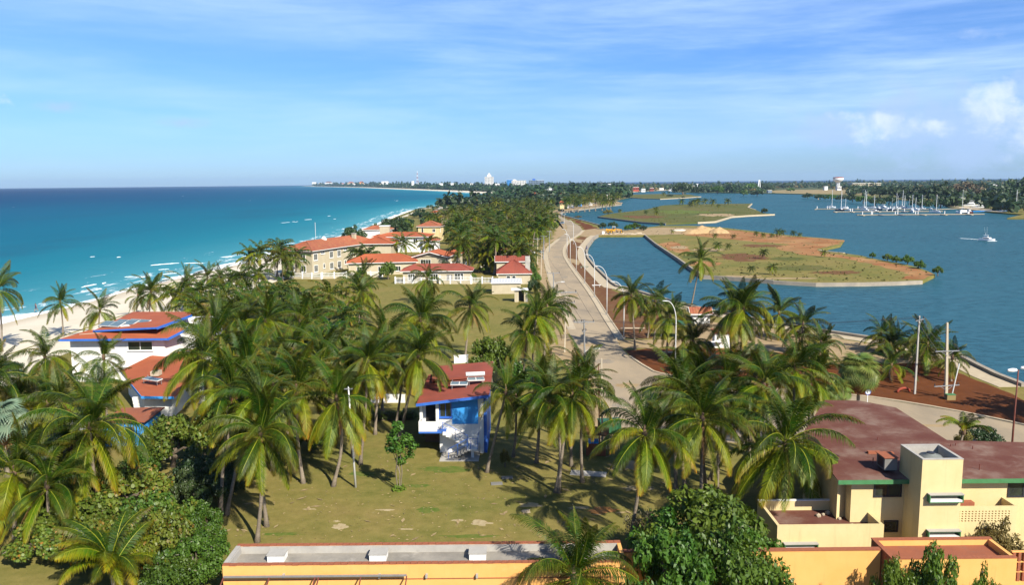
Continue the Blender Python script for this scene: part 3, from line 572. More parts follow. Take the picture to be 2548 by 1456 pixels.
# ------------------------------------------------------------------ palms
GREEN = leaf_mat('palm_leaf', (.009, .034, .0012), (.024, .064, .002), (.15, .085, .008), .12, .5, .2)  # upright fronds' green, darkened further to stand in for crown shade
LIGHT = leaf_mat('palm_leaf_light', (.048, .100, .002), (.110, .150, .003), (.34, .15, .010), .18, .5, .2)  # yellower lower fronds; the pale tone also carries sunlit highlights
DEAD = leaf_mat('dry_frond', (.27, .14, .045), (.20, .11, .05), (.34, .13, .03), .2, .8, .2)
RACH = pm('frond_rib', (.24, .25, .015), (.17, .19, .012), 2, .5, .25)
RACHG = pm('green_frond_rib', (.13, .16, .012), (.09, .12, .01), 2, .5, .25)
RACHD = pm('dry_rib', (.30, .18, .07), rough=.8)
def frond_data(L, e0, bend, n, droop, rs, wid, lw, sag_side=0., seg=9, fw0=.35):
    """one pinnate frond: rib tube + leaflets. returns verts, faces, mat idx, var, tip"""
    K = 28; pts = [Vector((0, 0, 0))]; th = []
    for i in range(K):
        t = (i + .5) / K; a = e0 - bend * t ** 1.35; th.append(a); yaw = sag_side * t * t
        pts.append(pts[-1] + Vector((math.cos(a) * math.cos(yaw), math.cos(a) * math.sin(yaw), math.sin(a))) * (L / K))
    def at(t):
        x = min(t * K, K - 1e-4); i = int(x); return pts[i].lerp(pts[i + 1], x - i), (pts[i + 1] - pts[i]).normalized()
    m = MB(); m.cur = 1
    m.tube([pts[int(i * K / seg)] for i in range(seg + 1)], [.040 * (1 - .85 * i / seg) * L / 4.5 + .006 for i in range(seg + 1)], 4, False)
    nv = len(m.v); var = [0.] * nv; tip = [0.] * nv; m.cur = 0
    twist = rs.uniform(-.25, .25)
    for side in (-1, 1):
        for i in range(n):
            t = .13 + .87 * (i + rs.uniform(0, .8)) / n; p, tg = at(min(t, .999))
            sd = Vector((0, 0, 1)).cross(tg); sd = (sd.normalized() if sd.length > .05 else Vector((0, 1, 0))) * side
            nrm = tg.cross(sd) * side
            if nrm.z < 0: nrm = -nrm
            q = (t - .13) / .87; l = wid * (math.sin(math.pi * (.17 + .80 * q)) ** .75) * rs.uniform(.78, 1.12); dr = droop * rs.uniform(.7, 1.3)
            fw = fw0 + .75 * q; lift = .35 - .55 * q + twist * side + rs.uniform(-.15, .15)
            d = (sd + tg * fw + nrm * lift * .6).normalized()
            wv = tg * (lw * .5) * rs.uniform(.7, 1.25)
            mid = p + d * l * .48 - Vector((0, 0, dr * l * .17)); en = p + d * l * (.86 - .16 * dr) - Vector((0, 0, dr * l * (.5 + .25 * rs.random())))
            o = len(m.v); m.v += [tuple(p - wv * .6), tuple(p + wv * .6), tuple(mid + wv), tuple(mid - wv), tuple(en)]
            m.f += [[o, o + 1, o + 2, o + 3], [o + 3, o + 2, o + 4]]; m.m += [0, 0]
            vv = rs.random(); var += [vv] * 5; tt = max(0, (q - .55) * .9) + rs.uniform(-.1, .15); tip += [tt * .5, tt * .5, tt + .1, tt + .1, tt + .45]
    return m, var, tip
def put_attr(me, var, tip):
    for nm, a in (('var', var), ('tip', tip)):
        if a is not None: at = me.attributes.new(nm, 'FLOAT', 'POINT'); at.data.foreach_set('value', np.clip(np.array(a, np.float32), 0, 1))
def frond_mesh(name, mats, *a, **k):
    m, var, tip = frond_data(*a, **k); me = m.mesh(name, mats); put_attr(me, var, tip); return me
rs = random.Random(21)
FR = {'up': [], 'mid': [], 'low': [], 'hang': [], 'dead': [], 'young': []}
for i in range(4): FR['up'].append(frond_mesh('frond', [GREEN, RACHG], 4.2 + .3 * i, R(84 - 5 * i), R(40 + 18 * i), 78, .6, rs, 1.0, .050, rs.uniform(-.3, .3)))
for i in range(5): FR['mid'].append(frond_mesh('frond', [GREEN if i < 4 else LIGHT, RACHG if i % 2 else RACH], 4.7, R(54 - 7 * i), R(98 + 8 * i), 80, 1.0, rs, 1.08, .052, rs.uniform(-.4, .4)))
for i in range(5): FR['low'].append(frond_mesh('frond', [LIGHT if i not in (0, 2) else GREEN, RACH], 4.7, R(22 - 11 * i), R(92 - 6 * i), 84, .8, rs, 1.08, .058, rs.uniform(-.35, .35), fw0=.55))
for i in range(4): FR['hang'].append(frond_mesh('frond', [LIGHT, RACH], 4.7, R(-24 - 9 * i), R(50 - 8 * i), 84, .5, rs, 1.05, .06, rs.uniform(-.3, .3), fw0=.75))
for i in range(4): FR['young'].append(frond_mesh('frond', [LIGHT if i % 2 else GREEN, RACH], 4.4, R(80 - 9 * i), R(80 + 12 * i), 84, .7, rs, 1.05, .055, rs.uniform(-.4, .4)))
for i in range(3): FR['dead'].append(frond_mesh('dry_frond', [DEAD, RACHD], 3.3, R(-48 - 10 * i), R(34), 34, .6, rs, .45, .05, rs.uniform(-.5, .5)))
NUT = MB().lathe([(.001, -.15), (.08, -.12), (.12, 0), (.1, .1), (.001, .16)], 8).mesh('coconut', MT['nut'], True)
def trunk_mesh(b, c, r0, r1, bow, rs, n=12, sides=8):
    """b, c local base and top; leaning, bowed, swollen foot"""
    pts = []; rad = []
    bow = Vector((bow[0], bow[1], 0))
    for i in range(n + 1):
        t = i / n; p = Vector(b).lerp(Vector(c), t) + bow * math.sin(math.pi * t); pts.append(p)
        rad.append(r0 + (r1 - r0) * t ** .7 + .13 * max(0, 1 - t * 9) ** 2 + (.012 if i % 2 else -.004))
    pts[0].z -= .3
    return MB().tube(pts, rad, sides).mesh('trunk', MT['bark'], True)
WIND = Vector((.9, .35, 0)).normalized()
def palm(label, uc, vc, base=None, h=None, size=1., n=24, dead=1, nuts=0, group=None, seed=None, young=False, bow=(0, 0), wind=1., lean=(0, 0)):
    rs = random.Random(seed if seed is not None else int(uc * 31 + vc * 7))
    if base: b = G(*base); c = GD(uc, vc, b.y)
    else: c = G(uc, vc, h); b = Vector((c.x - lean[0], c.y - lean[1], 0))
    size *= (1.0 if young else rs.uniform(.84, 1.05))
    t = thing('coconut_palm' if not young else 'young_coconut_palm', label, 'palm tree', b, 0, group)
    top = c - b
    obj('trunk', trunk_mesh((0, 0, 0), top, .17 * size ** .5, .10 * size ** .5, (bow[0] + rs.uniform(-.25, .25), bow[1]), rs), t)
    az0 = rs.uniform(0, 6.28)
    hb = MB().lathe([(.02, -.25), (.15, -.15), (.20, .1), (.14, .45), (.03, .9)], 8); o = hb.build('crown_shaft', MT['wood'], t, True, top)
    n = n * 1.42; cnt = {'up': max(6, int(n * .29)), 'mid': int(n * .25), 'low': int(n * .25), 'hang': int(n * .23)} if not young else {'up': max(4, int(n * .45)), 'mid': int(n * .45), 'low': int(n * .1), 'hang': 0}
    cnt['dead'] = dead
    ga = 0; 
    for kind in ('up', 'mid', 'low', 'hang', 'dead'):
        for i in range(cnt[kind]):
            ga += 2.39996
            me = rs.choice(FR['young' if young else kind]); o = obj('frond' if kind != 'dead' else 'dry_frond', me, t)
            az = az0 + ga + rs.uniform(-.25, .25); s = size * rs.uniform(.9, 1.16)
            d = Vector((math.cos(az), math.sin(az), 0))
            tl = wind * {'up': .26, 'mid': .26, 'low': .12, 'hang': .05, 'dead': .05}[kind] * rs.uniform(.5, 1.4) + rs.uniform(-.05, .05)
            Mx = Matrix.Rotation(tl, 4, Vector((-WIND.y, WIND.x, 0))) @ Matrix.Rotation(rs.uniform(-.10, .10), 4, Vector((-d.y, d.x, 0))) @ Matrix.Rotation(az, 4, 'Z') @ Matrix.Rotation(rs.uniform(-.35, .35), 4, 'X')
            Mx = Matrix.Translation(top + Vector((0, 0, .12 if kind in ('up', 'mid') else -.05))) @ Mx @ Matrix.Diagonal((s, s, s, 1))
            o.matrix_local = Mx
    for i in range(nuts):
        a = rs.uniform(0, 6.28); obj('coconut', NUT, t, top + Vector((math.cos(a) * .3, math.sin(a) * .3, -.22 - rs.random() * .3)))
    return t
# coarse crowns for palms far off
def crown_mesh(seed, n=26, k=18):
    rs = random.Random(seed); A = MB(); var = []; tip = []
    for i in range(n):
        q = i / n; az = i * 2.39996 + rs.uniform(-.3, .3)
        e0 = R(80 - 128 * q + rs.uniform(-8, 8)); m, v_, t_ = frond_data(rs.uniform(3.9, 4.8), e0, R(rs.uniform(75, 105) - 40 * q), k, 1.0, rs, 1.05, .21, 0., 4)
        tl = .2 * rs.uniform(.5, 1.4); Mx = Matrix.Rotation(tl, 4, Vector((-WIND.y, WIND.x, 0))) @ Matrix.Rotation(az, 4, 'Z')
        m.xf(Mx); o = len(A.v); A.v += m.v; A.f += [[j + o for j in f] for f in m.f]; A.m += [mm if q < .55 or mm == 1 else 2 for mm in m.m]; var += v_; tip += t_
    me = A.mesh('crown', [GREEN, RACH, LIGHT if seed % 3 else GREEN]); put_attr(me, var, tip); return me
CROWN = [crown_mesh(100 + i) for i in range(7)]
TRUNKS = [trunk_mesh((0, 0, 0), (dx, dy, 1.0), .024, .014, (bx, 0), rs, 8, 6) for dx, dy, bx in ((.03, .0, .02), (.10, .03, -.03), (-.06, .02, .03), (.16, .0, -.05))]
def far_palm(label, p, h, size=1., group=None, seed=0, name='coconut_palm'):
    rs = random.Random(seed); t = thing(name, label, 'palm tree', p, rs.uniform(-.5, .5), group)
    k = rs.randrange(4); o = obj('trunk', TRUNKS[k], t); o.scale = (h, h, h)
    q = ((.03, .0), (.10, .03), (-.06, .02), (.16, .0))[k]
    c = obj('crown', rs.choice(CROWN), t, (q[0] * h, q[1] * h, h)); c.scale = (size, size, size * rs.uniform(.9, 1.1)); c.rotation_euler = (rs.uniform(-.08, .08), rs.uniform(-.08, .08), rs.uniform(-.5, .5)); return t

# -- palms one by one: (label, crown u, v, base or None, height if base hidden, size, fronds, dry fronds, coconuts)
PALMS = [
 ('big coconut palm on the lawn edge, front trunk just behind the orange parapet roof', 648, 1082, (639, 1350), None, 1.08, 26, 1, 5),
 ('taller leaning palm just behind the big lawn palm by the orange roof', 642, 1000, (664, 1311), None, 1.0, 22, 2, 0),
 ('slender shaded palm at the dark bushes left of the big lawn palm', 612, 1030, (563, 1282), None, .85, 16, 1, 0),
 ('palm with brown stump foot in the shade of the sea grape bushes', 575, 975, (549, 1285), None, .9, 18, 2, 0),
 ('palm beside the white lawn pole, grey trunk curved at the foot', 838, 996, (828, 1211), None, 1.0, 22, 2, 4),
 ('palm behind the white lawn pole with a thick pale trunk', 914, 902, (896, 1157), None, .95, 20, 2, 0),
 ('tall palm leaning right above the red roof of the blue and white house', 1040, 888, (994, 1098), None, 1.08, 24, 1, 6),
 ('thin leaning palm between the hedge and the blue and white house', 1003, 905, (985, 1060), None, .9, 16, 1, 0),
 ('dense palm standing right of the blue painted wall, trunk leaning right', 1258, 980, (1210, 1176), None, .86, 14, 1, 0),
 ('short trunk palm at the corner of the blue and white house, behind the dense one', 1284, 1000, (1277, 1138), None, .7, 9, 1, 0),
 ('twin lawn palm with orange dry fronds, right stem of the forked pair', 1424, 990, (1390, 1227), None, 1.0, 23, 2, 5),
 ('twin lawn palm, left bowed stem of the forked pair', 1366, 1002, (1382, 1226), None, .95, 20, 2, 0),
 ('straight palm with a dark trunk right of the forked lawn pair', 1452, 960, (1449, 1201), None, .9, 18, 2, 0),
 ('palm with upright dark fronds beside the twin wooden poles', 1440, 918, None, 9.2, .8, 14, 0, 0),
 ('dark palm with swept fronds between forked lawn pair and dumpster', 1335, 975, (1334, 1152), None, .9, 20, 2, 0),
 ('dark palm with long low fronds right of the green dumpster', 1604, 1082, (1563, 1372), None, 1.0, 24, 1, 4),
 ('palm with hanging grey fronds above the right end of the dense hedge tree', 1748, 1045, (1742, 1338), None, 1.0, 26, 3, 4),
 ('palm right behind the hanging grey one, pale trunk leaning right', 1690, 1010, (1705, 1215), None, .95, 20, 1, 0),
 ('leaning palm with bent trunk near the rusty pole behind the yellow house', 1830, 1020, (1765, 1195), None, .9, 18, 1, 0),
 ('big bright palm in front of the weathered red roof of the yellow house', 1953, 1108, (1938, 1330), None, 1.25, 28, 1, 7),
 ('tall dark palm behind the bright one, by the weathered roof', 1900, 960, None, 9.6, 1., 22, 1, 0),
 ('palm with a yellow dying frond next to the rusty lamp pole', 1878, 945, None, 9.0, .9, 16, 2, 0),
 ('dense upright palm in the dark clump over the road bend', 1740, 950, None, 9.0, 1.02, 24, 1, 0),
 ('wide palm at the left edge of the dark clump over the road bend', 1690, 985, None, 8.5, 1., 20, 1, 0),
 ('palm in the middle of the dark clump over the road bend', 1802, 965, None, 8.8, 1.0, 22, 1, 0),
 ('tall palm at the back right of the dark clump, toward the fan palm', 1975, 918, None, 9.2, 1.05, 24, 0, 0),
 ('bushy palm beside the fan palm at the back of the red roof', 2018, 945, None, 7.0, .95, 22, 0, 0),
 ('dark full palm just behind the curved lamp over the red soil', 1724, 850, (1766, 905), None, 1.05, 26, 0, 0),
 ('palm with a slim pale trunk nearest the road kerb on the red soil', 1571, 738, (1580, 872), None, .95, 20, 1, 0),
 ('thick dark palm beside the driveway to the kiosk', 1630, 752, (1627, 861), None, 1., 22, 1, 0),
 ('leafy palm left of the kiosk, in front of the sea walk', 1668, 790, None, 6.5, 1.0, 22, 0, 0),
 ('small yellowish palm between the two driveway palms', 1611, 788, (1611, 842), None, .7, 12, 2, 0),
 ('huge windswept palm right of the kiosk with the lagoon behind', 1822, 778, (1822, 922), None, 1.25, 30, 1, 6),
 ('second windswept palm behind the huge one by the kiosk', 1850, 770, None, 8.6, 1.1, 24, 0, 0),
 ('windswept palm standing alone against the lagoon right of the huge one', 1938, 782, (1939, 842), None, 1.3, 24, 1, 0),
 ('dark low palm beside the seawall right of the windswept one', 1998, 808, None, 4.6, 1., 18, 0, 0),
 ('small yellow palm on the dirt clearing near the seawall', 1990, 846, (1988, 880), None, .7, 14, 1, 0),
 ('bright yellow bushy palm right of the small yellow one', 2043, 858, None, 2.8, .85, 18, 1, 0),
 ('green young palm under the bright yellow bushy one', 2040, 885, None, 1.8, .8, 16, 0, 0),
 ('first small palm of the row by the far seawall bend', 2192, 834, (2191, 873), None, .8, 14, 0, 0),
 ('second small palm of the row by the far seawall bend', 2224, 854, (2228, 884), None, .95, 18, 0, 0),
 ('twin trunk companion of the second small palm by the seawall bend', 2213, 858, (2216, 882), None, .8, 12, 0, 0),
 ('third small palm of the row, behind the grey utility pole', 2277, 852, (2275, 891), None, .85, 16, 0, 0),
 ('fourth palm of the row with yellow lower fronds, beside the grey utility pole', 2308, 862, (2310, 921), None, 1.0, 20, 1, 0),
 ('white footed palm behind the fourth palm of the row', 2299, 870, (2299, 906), None, .7, 12, 0, 0),
 ('short yellow palm in the middle of the red soil', 2218, 912, (2217, 946), None, .85, 16, 2, 0),
 ('thin palm right of the tall cross armed pole, by the seawall corner', 2370, 893, (2367, 949), None, .75, 14, 1, 0),
 ('tall slender palm leaning over the lagoon, alone before the bare islet', 1742, 650, (1719, 768), None, 1.05, 17, 1, 4),
 # beach side
 ('beach palm with a bare pale trunk standing alone on the sand', 150, 755, (157, 838), None, .98, 15, 0, 0),
 ('beach palm right of the lone one, behind the red roofed house', 249, 775, (248, 842), None, 1.05, 16, 1, 0),
 ('tall beach palm cut by the picture edge above the sand', -6, 722, (4, 875), None, 1.1, 18, 0, 0),
 ('bushy beach palm above the solar panels', 376, 728, (372, 800), None, 1.1, 22, 2, 0),
 ('low beach palm left of the bushy one over the solar panels', 343, 738, (341, 790), None, .85, 14, 2, 0),
 ('beach palm with a dark upright crown before the surf line', 461, 710, (462, 775), None, 1.05, 18, 1, 0),
 ('beach palm with bare sand visible under it, right of the dark crowned one', 516, 692, (508, 752), None, 1.0, 18, 1, 0),
 ('small beach palm in the belt right of the sand patch', 545, 690, None, 6.0, .9, 16, 0, 0),
 ('rounded beach palm in the belt, below the tall pair', 575, 702, None, 5.5, .95, 18, 0, 0),
 ('windblown palm on the sand left of the red roofed house', 112, 892, (120, 990), None, 1.0, 17, 2, 0),
 ('palm with spiky fronds in front of the white wall of the red roofed house', 258, 893, None, 7.2, .85, 12, 1, 0),
 ('full palm just in front of the lower red roof, left side', 240, 965, None, 7.4, .95, 16, 2, 5),
 ('large palm over the blue wall with arching fronds', 224, 1068, None, 7.6, 1.12, 26, 1, 5),
 ('palm with a pale bare trunk at the left picture edge group', 48, 995, (62, 1120), None, 1.0, 20, 2, 0),
 ('palm next to the pale trunk one, over the small brown roof', 118, 1010, (128, 1128), None, 1.0, 22, 3, 0),
 ('brown skirted palm beside the small brown roof', 150, 1000, None, 7.5, .9, 18, 3, 0),
 ('big palm at the left picture edge above the sea grape bushes', 36, 1182, (38, 1340), None, 1.1, 24, 1, 0),
 ('palm right behind the left edge palm, half sunk in sea grapes', 118, 1215, None, 4.8, .9, 16, 2, 0),
 ('palm peeking in at the left picture edge over the fan palms', -20, 945, None, 8., 1., 20, 1, 0),
 ('tall palm right of the red roofed house with a huge upright crown', 505, 892, None, 9.5, 1.1, 20, 2, 0),
 ('second tall palm behind the upright crowned one, right of red roof', 528, 845, None, 9.2, 1.1, 22, 1, 0),
 ('palm hanging over the right end of the lower red roof', 566, 945, None, 8.4, .8, 14, 2, 0),
 ('yellow fringed palm in the middle belt above the white wall', 738, 968, None, 8.5, .95, 18, 3, 0),
 ('palm above the yellow fringed one in the middle belt', 730, 872, None, 8.6, 1.05, 22, 1, 0),
 ('palm in the middle belt left of the leaning tall one', 800, 905, None, 8.4, 1., 20, 1, 0),
 ('huge palm at the top of the belt facing the dry field', 660, 802, None, 9., 1.2, 26, 2, 0),
 ('dark palm left of the huge one at the belt top', 600, 812, None, 8.6, 1.1, 22, 1, 0),
 ('palm at the belt top, right neighbour of the huge one', 745, 800, None, 8.4, 1.05, 22, 1, 0),
 ('brown skirted palm at the field edge with a dark trunk', 785, 800, (786, 860), None, 1.1, 20, 4, 0),
 ('big palm at the near edge of the dry field, hanging brown skirt', 896, 732, (893, 806), None, 1.3, 26, 3, 0),
 ('dark upright palm just behind the brown skirted field palm', 902, 690, None, 7.5, 1.05, 16, 0, 0),
 ('thin dark palm alone in the middle of the dry field', 1062, 695, (1058, 756), None, 1.05, 17, 1, 0),
 ('palm in front of the dry field with long hanging skirt', 1170, 766, (1157, 892), None, 1.12, 22, 3, 5),
 ('full bright palm left of the long skirted field palm', 1046, 800, None, 9.6, 1.15, 26, 1, 0),
 ('tall palm over the grey leafy tree by the road', 1310, 836, (1298, 955), None, 1.15, 24, 2, 4),
 ('windswept palm beside the concrete pole at the roadside', 1362, 772, None, 9., 1.05, 20, 1, 0),
 ('upright palm left of the windswept roadside one', 1335, 785, None, 9., .95, 16, 0, 0),
 ('palm above the leafy middle belt, left of the bright one', 955, 845, None, 8.5, 1.05, 22, 1, 0),
 ('palm low in the belt behind the lawn pole', 870, 940, None, 7.8, .95, 20, 2, 0),
 ('shaggy palm between the lawn pole and the leaning tall palm', 940, 890, None, 8.2, 1., 22, 2, 0),
 ('palm in the belt directly behind the big lawn palm', 700, 905, None, 8.4, 1., 20, 1, 0),
 ('dark palm in the belt right of the lower red roof', 615, 920, None, 8.6, 1.05, 20, 1, 0),
 ('palm over the wall behind the big lawn palm', 680, 960, None, 8., .95, 18, 1, 0),
 ('palm close to the fan palm by the beach house bushes', 175, 1120, None, 5.8, .95, 16, 1, 0),
]
for i, (lab, uc, vc, base, h, size, n, dead, nuts) in enumerate(PALMS):
    palm(lab, uc, vc, base, h, size, n, dead, nuts, 'coconut palms of the near gardens', bow=((.45 if i in (4, 11) else 0), 0), lean=((rs.uniform(-.8, .8), 0) if not base else (0, 0)))
# near young palms in the bottom corner and in front of the orange roof
palm('young trunkless palm in the bottom corner left of the orange roof', 277, 1425, None, 1.6, 1.0, 22, 0, 0, None, 5, True, wind=.4)
palm('dark green palm rising in front of the orange wall, left of the dense tree', 1428, 1440, None, 3.4, 1.12, 24, 0, 0, None, 8, False, wind=1.4)
palm('tiny green palm by the white garden wall, left of the blue and white house', 945, 978, (945, 1003), None, .42, 12, 0, 0, None, 12, True, wind=.2)
palm('low spiky palm on the verge behind the right end of the weathered roof', 2398, 1078, None, 2.2, .62, 14, 0, 0, None, 14, True)
# belt of beach palms and second rows
rb = random.Random(77)
belt = [(430, 735), (600, 690), (640, 680), (690, 730), (560, 735), (505, 730), (620, 740), (480, 770), (540, 778), (665, 745), (720, 752), (590, 770), (770, 750), (810, 735), (640, 775), (560, 810), (845, 790), (830, 840), (700, 770)]
for i, (u, v) in enumerate(belt):
    p = G(u, v, 6.2); p.z = 0
    order = sorted(range(len(belt)), key=lambda j: belt[j][0]).index(i)
    far_palm('coconut palm in the beach belt, number %s from the sea by the bright sand' % ['one', 'two', 'three', 'four', 'five', 'six', 'seven', 'eight', 'nine', 'ten', 'eleven', 'twelve', 'thirteen', 'fourteen', 'fifteen', 'sixteen', 'seventeen', 'eighteen', 'nineteen'][order], p, 6.2, rb.uniform(.95, 1.2), 'palms of the beach belt', i)
# palms at the villas
villa = [(635, 628, 648, 695, 'left of the tall pair beside the cream hotel'), (612, 640, 618, 692, 'small crown left of the tall pair by the cream hotel'), (708, 640, 702, 700, 'right one of the tall pair beside the cream hotel'), (690, 618, 690, 690, 'rear crown of the tall pair by the cream hotel'), (738, 640, 736, 692, 'against the left wall of the cream hotel'), (889, 632, 888, 678, 'left of two before the low tiled annexe'), (908, 636, 909, 676, 'right of two before the low tiled annexe'), (998, 605, 996, 655, 'brown skirted, before the white villa terrace'), (1124, 592, 1140, 660, 'with a white painted trunk foot behind the garden house'), (1112, 585, 1139, 662, 'next to the white footed one behind the garden house'), (1170, 612, 1168, 660, 'alone on the green behind the garden wall'), (1060, 605, 1062, 640, 'behind the gabled tiled villa')]
for i, (u, v, ub, vb, t) in enumerate(villa):
    b = G(ub, vb); h = GD(u, v, b.y).z; far_palm('coconut palm ' + t, b, h, rb.uniform(1.15, 1.35), 'palms at the villas', i + 40)
# grove behind the villas
ords = ['first', 'second', 'third', 'fourth', 'fifth', 'sixth', 'seventh', 'eighth', 'ninth', 'tenth', 'eleventh', 'twelfth', 'thirteenth', 'fourteenth', 'fifteenth', 'sixteenth', 'seventeenth', 'eighteenth']
rows = [(614, 8, 1120, 1330), (596, 9, 1105, 1345), (578, 10, 1140, 1358), (562, 11, 1110, 1372), (548, 12, 1085, 1378), (537, 12, 1060, 1372), (527, 12, 1070, 1360), (518, 11, 1110, 1370), (511, 9, 1190, 1376), (505, 8, 1230, 1385)]
for r_, (v, n, u0, u1) in enumerate(rows):
    for i in range(n):
        u = u0 + (u1 - u0) * (i + rb.uniform(.15, .85)) / n; p = G(u, v + rb.uniform(-5, 5), 7.5); p.z = 0
        far_palm('coconut palm in the grove beyond the villas, %s row back, %s from the sea' % (ords[r_], ords[i]), p, rb.uniform(5.2, 10.4), rb.uniform(.95, 1.45), 'palms of the grove beyond the villas', 200 + r_ * 20 + i)
# promenade palms (royal palms with pale trunks along the lagoon road), farther row
for r_, (v0, v1, n, u0, u1) in enumerate([(505, 498, 10, 1395, 1530), (500, 493, 10, 1400, 1528), (494, 488, 10, 1405, 1545), (488, 482, 10, 1400, 1550), (481, 476, 9, 1410, 1560)]):
    for i in range(n):
        t = (i + rb.uniform(.2, .8)) / n; p = G(u0 + (u1 - u0) * t, v0 + (v1 - v0) * t, 8.); p.z = 0
        far_palm('tall palm by the far promenade, %s row back, %s from the near end' % (ords[r_], ords[i]), p, rb.uniform(7, 10), rb.uniform(1.1, 1.4), 'palms along the far promenade', 500 + r_ * 20 + i)
# islet palms
isl = [(1737, 627, 1743, 641, 'on the left grass of the bare islet'), (1669, 575, 1672, 583, 'dark one on the sand track of the islet'), (1780, 585, 1779, 596, 'before the spoil heaps on the islet'), (1782, 610, 1783, 626, 'thin one in the islet middle'), (1814, 611, 1813, 622, 'right of the thin one in the islet middle'), (1826, 588, 1825, 594, 'small one behind the islet middle'), (1883, 580, 1882, 590, 'left of three along the islet rear'), (1900, 585, 1899, 592, 'second along the islet rear'), (1922, 585, 1921, 591, 'third tiny one along the islet rear'), (1936, 576, 1937, 590, 'largest of the pair at the islet rear'), (1943, 577, 1944, 589, 'behind the largest of the pair at the islet rear'), (1971, 579, 1972, 590, 'right of the pair at the islet rear'), (1989, 583, 1989, 590, 'tiny one farthest right at the islet rear'), (1902, 627, 1901, 644, 'broad one in the centre of the islet'), (1870, 667, 1868, 682, 'left of two at the front of the islet'), (1922, 665, 1920, 684, 'right of two at the front of the islet'), (2048, 628, 2048, 640, 'lone one beside the islet notch'), (1645, 557, 1645, 565, 'tiny one behind the sand bar end'), (1543, 524, 1542, 532, 'dark one on the tip of the green islet'), (1608, 527, 1607, 535, 'left small one on the green islet'), (1631, 520, 1631, 530, 'rear of two stacked on the green islet'), (1632, 529, 1632, 538, 'front of two stacked on the green islet'), (1695, 500, 1695, 511, 'first in the green islet line'), (1716, 507, 1717, 517, 'low yellow one in the green islet line'), (1723, 502, 1724, 515, 'third in the green islet line'), (1731, 501, 1732, 512, 'fourth in the green islet line'), (1740, 499, 1739, 514, 'tall one in the green islet line'), (1754, 499, 1753, 512, 'right of the tall one in the green islet line'), (1773, 501, 1772, 513, 'seventh in the green islet line'), (1789, 511, 1788, 518, 'little one near the end of the green islet line'), (1814, 500, 1811, 511, 'last in the green islet line'), (1651, 481, 1651, 487, 'left one on the far low islet'), (1663, 478, 1663, 483, 'middle one on the far low islet'), (1704, 481, 1704, 485, 'right one on the far low islet')]
for i, (u, v, ub, vb, t) in enumerate(isl):
    b = G(ub, vb); h = max(1.2, GD(u, v, b.y).z); far_palm('coconut palm ' + t, b, h, (.62 if h < 4 else .8) * min(1.4, max(.6, (vb - v) * px(b) / 2.8)), 'palms on the islets', 700 + i)
for i, (x, y, h, t) in enumerate([(61.5, 77.5, 9, 'coconut palm just beyond the right picture edge, its shadow lying on the red soil'), (66, 80, 8, 'second coconut palm beyond the right picture edge, behind the twin lamp')]): far_palm(t, Vector((x, y, 0)), h, 1.25, 'palms on the islets' if False else None, 900 + i)
# fan palms: stiff fans radiating from a globe, dead skirt below
def fan_mesh(name, mats, seed):
    rs = random.Random(seed); m = MB(); var = []; tip = []; n = 26; m.cur = 1; m.tube([(0, 0, 0), (.45, 0, .05), (.95, 0, .04)], [.03, .025, .02], 4, False); var += [0.] * len(m.v); tip += [0.] * len(m.v); m.cur = 0
    for i in range(n):
        a = R(-150 + 300 * i / (n - 1)); l = rs.uniform(.78, .92) * (1.0 if abs(a) < 2 else .8)
        def P(r_, da, dz):
            al = math.cos(a + da) * r_; zz = dz - .22 * r_ ** 2 * (1.2 if abs(a) > 1 else .8); return (.95 + al * .62 + zz * .78, math.sin(a + da) * r_, zz * .62 - al * .78)
        o = len(m.v); m.v += [P(.03, 0, 0.05), P(l * .55, -.105, .03), P(l * .6, 0, .0), P(l * .55, .105, .03), P(l, 0, -.06)]; m.f += [[o, o + 1, o + 2], [o, o + 2, o + 3], [o + 1, o + 4, o + 2], [o + 2, o + 4, o + 3]]; m.m += [0] * 4; v_ = rs.random(); var += [v_] * 5; tip += [0, .1, .1, .1, .5]
    me = m.mesh(name, mats); put_attr(me, var, tip); return me
FANG = leaf_mat('fan_leaf_green', (.070, .125, .022), (.12, .17, .030), (.28, .22, .06), .25, .45, .3); FANB = leaf_mat('fan_leaf_blue', (.11, .17, .11), (.15, .20, .13), None, .2, .5, .4)
FAN = [fan_mesh('fan_leaf', [FANG, RACH], i) for i in range(3)]; FANBL = [fan_mesh('fan_leaf', [FANB, RACH], 9 + i) for i in range(2)]; FAND = [fan_mesh('dry_fan_leaf', [DEAD, RACHD], 20 + i) for i in range(2)]
def fan_palm(label, u, v, base, h, size, n, dead, fans):
    rs = random.Random(int(u)); b = G(*base) if base else None
    if b is None: c = G(u, v, h); b = Vector((c.x, c.y, 0))
    c = GD(u, v, b.y); t = thing('fan_palm', label, 'palm tree', b, 0, 'fan palms'); top = c - b
    obj('trunk', trunk_mesh((0, 0, 0), top, .2, .17, (0, 0), rs), t)
    for i in range(n + dead):
        dd = i >= n; q = i / n; el = R(85 - 118 * q) if not dd else R(-50 - 30 * rs.random()); az = i * 2.39996
        o = obj('dry_fan_leaf' if dd else 'fan_leaf', rs.choice(FAND if dd else fans), t); s = size * rs.uniform(.85, 1.1)
        o.matrix_local = Matrix.Translation(top) @ Matrix.Rotation(az, 4, 'Z') @ Matrix.Rotation(-el, 4, 'Y') @ Matrix.Rotation(rs.uniform(-.5, .5), 4, 'X') @ Matrix.Diagonal((s, s, s, 1))
    return t
fan_palm('round fan palm beside the bend of the road behind the weathered roof', 2137, 925, (2135, 1012), None, 1.7, 48, 22, FAN)
fan_palm('low green fan palm beside the round fan palm', 2088, 972, None, 2.2, 1.1, 22, 4, FAN)
fan_palm('silver blue fan palm at the left picture edge', 6, 1050, None, 5.2, 1.6, 26, 4, FANBL)
fan_palm('small silver fan palm in the bushes near the blue wall', 128, 1112, None, 2.6, 1.0, 18, 0, FANBL)
